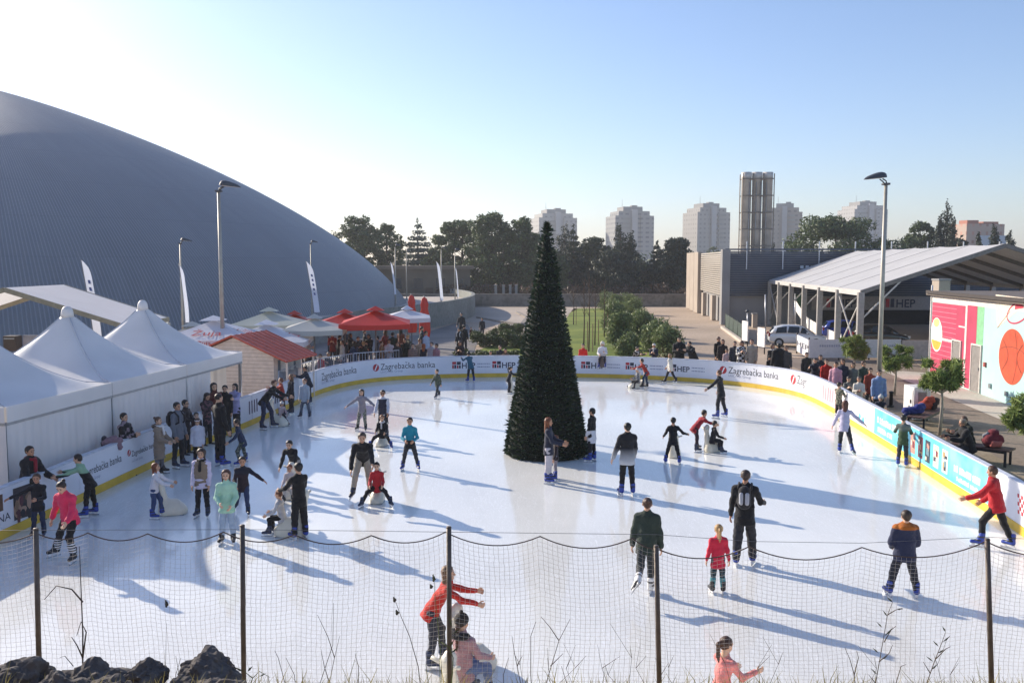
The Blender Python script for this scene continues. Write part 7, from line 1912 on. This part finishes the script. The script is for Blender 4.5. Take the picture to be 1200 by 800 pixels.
Pg(481, 488, 551, 178, 'apart', 'boy in a teal jacket with a black lower half, feet wide apart', CL('#1a1d22', kind='split', col2='#1f8aa0', z=(.86, .88)), '#33353a', hair=('short', DBR), arm=dict(AL=(10, 16, 60, 40), AR=(12, 16, 60, 40)), lod=1)
Pg(513, 432, 466, 215, 'walk', 'boy in a dark green hoodie skating toward the left', '#4a5346', '#3c4043', hair=('short', DBR), skate='navy')
Pg(552, 412, 448, 330, 'onboard', 'person in a blue jacket leaning on the far boards, back turned', '#22586f', '#1e2633', hair=('short', BLK_H))
Pg(597, 429, 461, 75, 'push', 'dark-clad child pushing an aid beside the cone tree', '#1f2029', BLK, hair=('pony', DBR), lean=16, skate='black')
aid(604, 460, 75, 'white skating aid half behind the left edge of the cone tree', .85)
Pg(642, 488, 566, 100, 'stand', 'woman in a navy jacket and pale trousers standing before the cone tree', '#272c3e', '#c6bfc4', hair=('longwide', '#7a4426'), arm=dict(AL=(26, 6, 50, 14), AR=(26, 6, 50, 14)), lod=1)
Pg(651, 509, 561, 262, 'stand', 'child in a dark jacket held close by the woman at the cone tree', '#2a2228', '#8f8a90', hair=('long', '#6a4028'))
Pg(694, 477, 541, 300, 'stand', 'person in a black jacket with a white lower half beside the cone tree', CL('#d9d6da', kind='split', col2='#17171b', z=(.93, .95)), BLK, hair=('short', BLK_H), coat=.10, lod=1)
Pg(735, 494, 581, 350, 'stand', 'boy in a black jacket fading to pale grey at the hem, walking away', CL('#c9ccd2', kind='grad', col2='#1d1e23', z=(.78, 1.22)), BLK, hair=('short', BLK_H), arm=dict(AL=(6, 18, 10, 2), AR=(2, 7, 24, 6)), hem=.09, puff=.008, lod=1)
Pg(788, 488, 544, 10, 'apart', 'child all in black seen from behind with legs apart', '#17181c', BLK, hair=('short', BLK_H), arm=dict(AL=(24, 22, 30, 6), AR=(10, 46, 60, 10)))
aid(790, 535, 5, 'white skating aid in front of the child with legs apart', .8)
Pg(816, 480, 529, 72, 'push', 'boy in a red jacket bending to push a seated child', '#9c2230', '#33242c', hair=('short', DBR), lean=40, grip=True, skate='navy')
Pg(844, 492, 531, 85, 'sit', 'child in black sitting on an aid pushed by the boy in red', '#1c1a20', BLK, hair=('short', DBR), skate='navy')
aid(836, 529, 80, 'white skating aid carrying the child in black', .85)
Pg(846, 433, 490, 305, 'armsL', 'man in black with one arm stretched toward the left', '#1d1e23', '#26262b', hair=('short', '#5a3a2a'), lod=1)
Pg(872, 549, 663, 18, 'glideR', 'man in black with a grey and black backpack, seen from behind', '#16171b', '#2c2d32', hair=('short', '#3a2a22'), pack=('#26272b', '#a9adb4'), arm=dict(AR=(26, 18, 48, 6), AL=(8, 10, 10, 4)), lean=4, leg=dict(R=(14, 6, 16), L=(-4, 4, 4)), trfat=1.25, fat=1.08, lod=1)
Pg(755, 586, 703, 12, 'glideR', 'woman in a dark green jacket gliding away on white skates', '#2f3b33', '#34383a', hair=('bun', '#4a2f22'), skate='white', lean=6, arm=dict(AL=(0, 13, 14, 6), AR=(-4, 12, 14, 6)), leg=dict(R=(8, 0, 12), L=(-30, 2, 40)), fat=1.0, puff=.012, lod=1)
Pg(841, 612, 696, 0, 'stand', 'little blonde girl in a pinkish red coat and striped leggings, back turned', '#cf2a44', CL('#22242b', kind='stripe', col2='#3f5a63', scale=7), hair=('pony', '#b08c5c'), skate='black', coat=.06, socks='#4f8d92', arm=dict(AL=(0, 13, 10, 4), AR=(0, 14, 8, 4)), lod=1)
Pg(1058, 595, 700, 5, 'apart', 'man in a navy jacket with orange shoulders standing legs apart', CL('#252b45', kind='split', col2='#a8601f', z=(1.22, 1.235)), CL('#2e2f35', kind='plain'), hair=('short', '#3a2c22'), arm=dict(AL=(8, 14, 46, 30), AR=(8, 14, 46, 30)), hood='#2a3048' if False else True, puff=.02, fat=1.06, trfat=1.15, lod=1)
Pg(1168, 545, 643, 310, 'strideL', 'skater in a bright red jacket and black leggings by the right boards', '#b01c26', '#16171b', hem=.05, hair=('short', BRN), arm=dict(AL=(38, 20, 30, 4), AR=(8, 10, 40, 10)), leg=dict(L=(34, 10, 36), R=(-18, 8, 6)), lean=10, puff=.012, lod=1)
Pg(991, 470, 533, 20, 'glideL', 'girl in a lilac-white top and dark leggings with one arm out', '#bdb8cf', '#2c2e33', hair=('long', '#5a3426'), arm=dict(AR=(6, 48, 10, 0), AL=(6, 22, 20, 4)), lod=1)
Pg(1057, 485, 547, 35, 'stand', 'boy in a green and grey hoodie looking over the right boards', CL('#3f5238', kind='split', col2='#66706a', z=(1.0, 1.1)), '#33353a', hair=('short', BLK_H), arm=dict(AL=(30, 24, 60, 20), AR=(30, 12, 60, 20)), lod=1)
Pg(982, 447, 493, 60, 'stand', 'person in a camouflage jacket at the far right boards', CL('#4a4f42', kind='camo', col2='#8a8672', scale=14), '#2b2b30', hair=('short', DBR), arm=dict(AL=(30, 12, 60, 20), AR=(30, 12, 60, 20)), skate='white')
Pg(786, 414, 449, 300, 'walk', 'child in a white jacket skating along the far boards', '#d9d2c4', '#23242a', hair=('long', '#8a6a4a'), skate='black', puff=.02)
Pg(756, 420, 455, 285, 'push', 'person in an orange-red jacket and jeans bending over an aid', '#a83428', '#2b3d55', hair=('short', DBR), lean=28, skate='black')
Pg(741, 431, 456, 262, 'sitwide', 'small child in a patterned grey jacket straddling an aid at the far boards', CL('#8f8f92', kind='check', col2='#4a4c52', scale=18), BLK, hair=('beanie', '#b9b4b4'), skate='black')
aid(743, 455, 265, 'white skating aid under the child in the patterned jacket', .8)
aid(750, 453, 285, 'white skating aid held by the person in orange-red', .85)
Pg(332, 442, 489, 255, 'onboard', 'girl in an orange-red sweater holding the boards by the kiosk', '#a03326', '#332a33', hair=('short', RDH), skate='navy', lean=8)
Pg(342, 438, 485, 230, 'stand', 'woman in a long dark coat beside the girl in orange-red', '#23242c', '#23242c', hair=('longwide', '#6a4a30'), coat=.16, skate='navy')
Pg(313, 444, 503, 100, 'push', 'man in a black jacket leaning over a white aid by the gate', '#1b1b20', '#2a3148', hair=('short', '#6a4434'), lean=36, skate='navy', arm=dict(AL=(54, 10, 20, 6), AR=(54, 10, 20, 6)), lod=1)
aid(327, 499, 100, 'tall white skating aid under the leaning man in black', 1.0)
Pg(331, 470, 499, 150, 'bend', 'small child in a pale pink jacket crouching at the white aid', '#b7a4a8', '#2a2830', hair=('beanie', '#d6cfcb'), skate='black', lean=30, leg=dict(L=(40, 22, 30), R=(40, 22, 30)))
Pg(358, 443, 490, 190, 'stand', 'boy in a pale grey sweatshirt and grey jeans near the kiosk', '#a9b2bd', '#5a6270', hair=('short', '#7a4a30'), skate='navy', leg=dict(L=(2, 12, 4), R=(2, 10, 4)))
Pg(363, 428, 474, 245, 'onboard', 'man in dark blue leaning over the curved boards', '#222736', '#222736', hair=('short', DBR), lean=16, skate='navy')
# nearest, in front
Pg(511, 660, 780, 82, 'push', 'girl in a red sweater and dark jeans pushing an aid, close to the fence', '#c02f24', '#3a3c44', hem=.06, hair=('long', '#6a4a30'), skate='navy', lean=30, arm=dict(AL=(66, 8, 14, 6), AR=(58, 10, 16, 6)), grip=True, lod=1, hp=-6)
aid(556, 782, 95, 'white skating aid in front of the girl in the red sweater', .95)
person(W(563, 818), 40, 'sit', 'girl with a long brown braid and dusty pink top seated by the fence', 1.2, '#a58084', '#5f6f92', hair=('braid', '#4a2a1c'), skate='navy', lod=1, S=1.46, group=SK, hat=('beanie', '#2c2622'), lean=-2, fur='#1f1b1c')
aid(543, 838, 40, 'white skating aid under the girl with the long braid', .95)
person(W(836, 862), 62, 'strideL', 'girl in a salmon pink top with a ponytail, cut by the bottom edge', 1.32, '#d98480', '#5a5f6c', hair=('pony', '#4a3020'), skate='navy', lod=1, S=1.25, group=SK, arm=dict(AR=(34, 16, 70, 6), AL=(36, 12, 40, 6)), lean=8)

# ------------------------------------------------------------------ spectators
def Sp(px, yt, yf, head, pose, label, jk, tr='#26272d', **k):
    k.setdefault('group', SP); k.setdefault('skate', None); k.setdefault('ground', -.04)
    return P(px, yt, yf, head, pose, label, jk, tr, **k)
Sp(34, 520, 612, 105, 'onboard', 'man in a black and red jacket leaning on the left boards', CL('#1c1b20', kind='plain'), hair=('short', DBR), hood='', lean=10, vest=None, scarf='#8f2030', lod=1, arm=dict(AL=(24, 14, 40, 10), AR=(24, 14, 40, 10)), puff=.02)
Sp(148, 482, 560, 100, 'folded', 'man in a black and grey-pink printed jacket between tent and boards', CL('#1d1b20', kind='camo', col2='#8d7a80', scale=7), hair=('short', BLK_H), lod=1, puff=.01)
Sp(219, 467, 533, 100, 'folded', 'man in sunglasses and a brown-black jacket beside the tent wall', '#2b2426', hair=('short', BLK_H), glasses=True, lod=1)
Sp(231, 482, 528, 150, 'stand', 'child in a dark maroon jacket behind the fluffy white one', '#3a232a', hair=('short', DBR))
Sp(243, 459, 522, 120, 'phone', 'woman in a dark flowered jacket at the tent opening', CL('#2a2228', kind='camo', col2='#6a4a50', scale=12), hair=('long', DBR))
Sp(252, 447, 517, 140, 'stand', 'woman with black hair and a rust jacket inside the tent opening', '#5a2c26', hair=('longwide', BLK_H))
Sp(265, 450, 512, 170, 'stand', 'man in a black coat in the middle of the tent opening', '#19191d', hair=('short', BLK_H), coat=.12)
Sp(277, 448, 508, 200, 'stand', 'long-haired woman in a lavender top at the tent corner', '#a7a0c4', hair=('long', BLK_H), arm=dict(AR=(4, 20, 10, 0), AL=(60, 20, 40, 10)))
Sp(260, 458, 506, 160, 'stand', 'child in a brown jacket deep in the tent opening', '#4a3a34', hair=('short', DBR))
Sp(318, 430, 470, 110, 'stand', 'person in black standing at the kiosk counter', '#1b1c20', hair=('short', BLK_H), coat=.1)
Sp(366, 411, 456, 160, 'stand', 'person in a dark jacket and white hat behind the crowd barrier', '#1f2026', hair=None, hat=('beanie', '#d8d4d0'))
Sp(376, 414, 454, 200, 'stand', 'person in a bright red jacket behind the crowd barrier', '#c0271f', hair=('short', DBR))
Sp(386, 412, 452, 190, 'phone', 'man in a dark brown jacket beside the red one at the barrier', '#2d2622', hair=('short', '#7a6250'))
Sp(439, 419, 443, 185, 'stand', 'toddler in a rust jacket peeping over the curved boards', '#7a3a2c', hair=('short', '#8a5a3a'))
Sp(455, 418, 441, 170, 'stand', 'toddler in a brown-pink jacket at the far left boards', '#8a6258', hair=('short', '#9a7250'))
# terrace guests in the shade
terr = [(398, 392, 432, '#1d1f24', 'seated guest'), (411, 390, 430, '#22262e', ''), (420, 394, 431, '#3a3d44', ''), (433, 391, 430, '#1b1c22', ''), (443, 393, 432, '#4f5a66', ''), (452, 386, 428, '#7a1f22', ''), (461, 389, 430, '#1e2a22', ''), (470, 384, 424, '#6a3a2a', ''), (428, 386, 422, '#23252b', ''), (405, 386, 420, '#2b2e36', '')]
TL = ['man in black under the left edge of the cream parasol', 'man in a dark slate jacket under the first red parasol', 'person in a mid-grey jacket by the bar tables', 'person in black under the gap of the red parasols', 'person in a blue-grey jacket under the bright red parasol', 'person in a dark red jacket under the bright red parasol', 'person in a dark green jacket at the terrace edge', 'person in a rust jacket under the white parasol', 'guest in charcoal deep in the terrace shade', 'guest in slate grey deep behind the bar tables']
for i, (px, yt, yf, c_, _) in enumerate(terr): Sp(px, yt, yf, 60 + 47 * i % 360, ('phone', 'stand', 'folded')[i % 3], TL[i], c_, hair=(('short', 'long')[i % 2], (DBR, BLK_H, BRN)[i % 3]), group='guests under the parasols')
extra = [(352, 396, 438, '#6d7480', 'person in a mid-blue-grey jacket left of the crowd barriers'), (360, 393, 434, '#b8b2aa', 'person in a cream pullover behind the crowd barriers'), (390, 389, 428, '#8a3030', 'person in a brick red jacket under the cream parasol'), (402, 398, 440, '#c9c4c0', 'person in a white jumper at the front of the terrace'), (416, 399, 440, '#3a4a66', 'person in a denim blue jacket at the front of the terrace'), (426, 400, 441, '#20211f', 'person in black sitting-height at the terrace front'), (447, 399, 439, '#8d6a4a', 'person in a tan jacket at the terrace front'), (456, 397, 438, '#d2cfd2', 'person in a pale top beside the tan jacket'), (479, 392, 432, '#474d42', 'person in an olive jacket at the end of the terrace'), (394, 384, 418, '#9a9590', 'guest in a light grey jacket deep under the parasols')]
for i, (px, yt, yf, c_, lb_) in enumerate(extra): Sp(px, yt, yf, 30 + 71 * i % 360, ('stand', 'folded', 'phone')[i % 3], lb_, c_, hair=(('short', 'long', 'bun')[i % 3], (BRN, DBR, BLO)[i % 3]), group='guests under the parasols')
for px, yt, yf, hd, c_, h_, lb_ in ((944, 412, 455, 190, '#35322f', ('short', DBR), 'person in a dark taupe jacket left of the navy one on the right'), (986, 420, 470, 200, '#2b3040', ('long', BRN), 'woman in a dark blue jacket between the pink and grey ones'), (1018, 430, 482, 180, '#8a3a2c', ('short', DBR), 'person in a rust jacket beside the light blue sweatshirt'), (920, 404, 452, 190, '#54504c', ('short', BRN), 'person in a grey-brown jacket right of the broad man')): Sp(px, yt, yf, hd, 'stand', lb_, c_, hair=h_)
# crowd at the far left boards
crowd = [(484, 402, 441, 170, 'stand', 'child in a striped rust and grey jersey at the far boards', CL('#a88a78', kind='stripe', col2='#5a4a50', scale=3), ('short', DBR)), (492, 396, 437, 150, 'stand', 'woman in a beige jacket in the group at the far boards', '#a08c7a', ('short', BRN)),
    (497, 402, 439, 10, 'stand', 'red-haired woman in a navy coat with her back to the ice', '#252a3c', ('longwide', '#a0552a')), (499, 386, 430, 120, 'stand', 'person in a pale blue jacket standing behind the group', '#9fb0c8', ('short', BLK_H)), (506, 400, 440, 200, 'stand', 'person in a pale grey jacket with a pink bag of the group', '#b9b4b8', ('short', DBR)), (512, 402, 441, 220, 'stand', 'person in a faded pink jacket at the right end of the group', '#a87a80', ('short', BLK_H)),
    (475, 396, 436, 190, 'stand', 'person in a dark green coat at the left end of the group', '#26302a', ('long', DBR)), (466, 400, 440, 170, 'stand', 'child in a dark jacket next to the toddlers', '#2a2c33', ('short', BLK_H)), (493, 372, 420, 80, 'walk', 'person in a dark teal jacket walking by the white parasol', '#24343c', ('short', DBR))]
for a in crowd: Sp(a[0], a[1], a[2], a[3], a[4], a[5], a[6], hair=a[7])
Sp(539, 399, 439, 180, 'phone', 'dark-haired woman in a black and brown jacket at the far boards', '#2a2222', hair=('longwide', '#4a2c1c'))
Sp(538, 384, 414, 200, 'stand', 'person in a dark coat with a pale bag on the shaded path', '#22242b', hair=('short', BLK_H), pack='#c9c9cc'); Sp(544, 380, 413, 20, 'stand', 'second dark figure on the shaded path, back turned', '#1d1e22', hair=('short', BLK_H))
Sp(541, 362, 396, 190, 'walk', 'dark figure farther up the shaded path by the wall end', '#24262b', hair=('short', BLK_H)); Sp(565, 372, 395, 180, 'walk', 'man in dark clothes walking down the sunlit road', '#22252a', hair=('short', DBR)); Sp(552, 383, 397, 180, 'walk', 'small child in a reddish coat walking on the road', '#4a2526', hair=('short', DBR))
Sp(574, 410, 439, 170, 'onboard', 'person in a dark patterned jacket sitting low by the hedge', CL('#22242b', kind='check', col2='#5a5c66', scale=9), hair=('short', BLK_H)); Sp(586, 404, 439, 190, 'stand', 'person in a dark coat near the left side of the cone tree', '#26262c', hair=('short', BRN)); Sp(592, 408, 440, 160, 'stand', 'person in a brown jacket just left of the cone tree', '#5a4438', hair=('long', BRN))
Sp(683, 402, 440, 190, 'stand', 'person in a bright red jacket just right of the cone tree', '#c4241e', hair=('short', BLK_H))
person(bp_(u_at(706), 0, .10), 190, 'sit', 'woman in a white jacket and fur hat sitting on the far boards', 1.2, CL('#7a675c', kind='split', col2='#d9d4d6', z=(.60, .63)), '#2b2730', hair=('long', '#3a2a22'), hat=('furhat', '#d9cfc0'), skate='blue', S=1.52, zbase=.52, hipat=True, coat=.26, group=SP, arm=dict(AL=(20, 12, 90, 30), AR=(20, 12, 60, 30)), puff=.015)
Sp(742, 405, 439, 140, 'onboard', 'man with a dark jacket and pale shirt leaning behind the boards', '#33302f', hair=('short', BLK_H), scarf='#c9c2bb'); Sp(766, 402, 439, 200, 'phone', 'grey-haired person in a navy coat behind the far boards', '#2a2c3a', hair=('short', '#cfcac2'), scarf='#b9b4b0'); Sp(757, 418, 440, 180, 'stand', 'toddler in dark clothes peeping over the far boards', '#2a2622', hair=('short', BLK_H))
Sp(795, 395, 440, 180, 'folded', 'big bald man in a black coat behind the far boards', '#19191c', hair=('buzz', '#6a4a3a'), fat=1.25, puff=.02); Sp(812, 399, 441, 235, 'onboard', 'hunched man in black leaning on the far boards', '#1c1c20', hair=('short', DBR), fat=1.15, puff=.02)
Sp(841, 394, 438, 160, 'stand', 'man in a black coat behind the far right boards', '#1c1b1e', hair=('short', BRN), coat=.1); Sp(846, 397, 440, 200, 'stand', 'woman in a dark brown coat close behind the black one', '#2c2422', hair=('long', BRN), coat=.1); Sp(851, 408, 441, 190, 'stand', 'child in a pale pink jacket among the spectators', '#cdb3b0', hair=('short', DBR))
Sp(860, 399, 443, 200, 'stand', 'woman in a navy jacket left of the chequered coat', '#2b2d38', hair=('short', DBR)); Sp(868, 399, 444, 185, 'phone', 'woman in a black and white chequered coat', CL('#1c1c1f', kind='check', col2='#d9d6d2', scale=8), hair=('longwide', BRN), coat=.1, puff=.015); Sp(880, 396, 445, 200, 'stand', 'woman in a long beige coat behind the far right boards', '#a99c8c', hair=('bun', '#5a3626'), coat=.18)
Sp(901, 416, 449, 160, 'stand', 'child in a black hat at the far right boards', '#1d1c20', hair=None, hat=('beanie', '#17171a')); Sp(912, 400, 452, 350, 'stand', 'broad man in black seen from behind at the curved boards', '#17171a', hair=('short', BLK_H), fat=1.2, coat=.05, puff=.02); Sp(904, 402, 448, 170, 'stand', 'woman with a pale face and grey scarf beside the broad man', '#3a3634', hair=('long', '#5a4434'), scarf='#b0aaa6')
rs_ = [(954, 418, 462, 200, 'onboard', 'man in a navy jacket leaning on the curved right boards', '#232838', ('short', DBR)), (960, 415, 459, 190, 'stand', 'dark-haired man behind the navy jacket on the right', '#2a2a30', ('short', BLK_H)), (967, 420, 467, 190, 'stand', 'man in a red jacket at the right boards', '#b8251c', ('short', BRN)), (978, 423, 476, 210, 'stand', 'person in a pink hoodie at the right boards', '#d39aa6', ('short', DBR)),
    (998, 424, 470, 200, 'stand', 'long-haired woman in a grey jacket behind the right boards', '#6f706c', ('long', '#4a3022')), (1010, 422, 474, 160, 'stand', 'man in a dark green jacket with red sleeve lining', '#2c3a34', ('short', BRN)), (993, 440, 484, 190, 'phone', 'child in a patterned grey jacket by the right boards', CL('#5a5a56', kind='camo', col2='#8f8c84', scale=14), ('short', DBR)), (1005, 440, 488, 200, 'folded', 'person in a cream jacket leaning over the right boards', '#d3cbbd', ('short', '#4a4440')),
    (1028, 432, 492, 190, 'stand', 'man in a light blue sweatshirt standing by the lamp post', '#7d93b8', ('short', DBR))]
for a in rs_: Sp(a[0], a[1], a[2], a[3], a[4], a[5], a[6], hair=a[7])
Sp(1030, 461, 506, 200, 'onboard', 'person in a pale hat and navy coat crouching behind the right boards', '#23283a', hair=None, hat=('beanie', '#c9c4bd')); Sp(1037, 474, 510, 190, 'onboard', 'child in a dark maroon jacket behind the light blue banner', '#3a2026', hair=('short', BLK_H))
pb = W(1142, 543); person((pb.x - .15, pb.y + .05, -.03), 275, 'sitstretch', 'person in black with legs stretched toward the boards on the right bench', 1.3, '#1c1c1f', '#2b2c30', hair=('short', '#8a7a68'), skate=None, shoe='#1c1c1e', S=1.72, hipat=True, group=SP, lean=18, puff=.02, lod=1, arm=dict(AL=(36, 14, 60, 20), AR=(36, 14, 60, 20)))
person((pb.x + .15, pb.y + .62, -.03), 262, 'sitlean', 'person in a dark olive jacket behind the stretched legs on the bench', 1.3, '#26291f', '#2c2e33', hair=('short', '#5a4030'), skate=None, shoe='#d9d4cc', S=1.68, hipat=True, group=SP, lean=14, puff=.02, lod=1)

# ------------------------------------------------------------------ air
hz = MB(); hz.box((0, 650, 31), (2620, 1560, 66))
m, t, b = nm('haze_air'); t.nodes.remove(b)
pv_ = t.nodes.new('ShaderNodeVolumePrincipled'); pv_.inputs['Density'].default_value = HAZE; pv_.inputs['Color'].default_value = (.88, .91, .96, 1); pv_.inputs['Anisotropy'].default_value = .3
t.links.new(pv_.outputs[0], t.nodes['Material Output'].inputs['Volume'])
if HAZE > 0: tag(hz.obj('haze', m), 'thin winter haze over the whole scene', 'haze', kind='stuff')
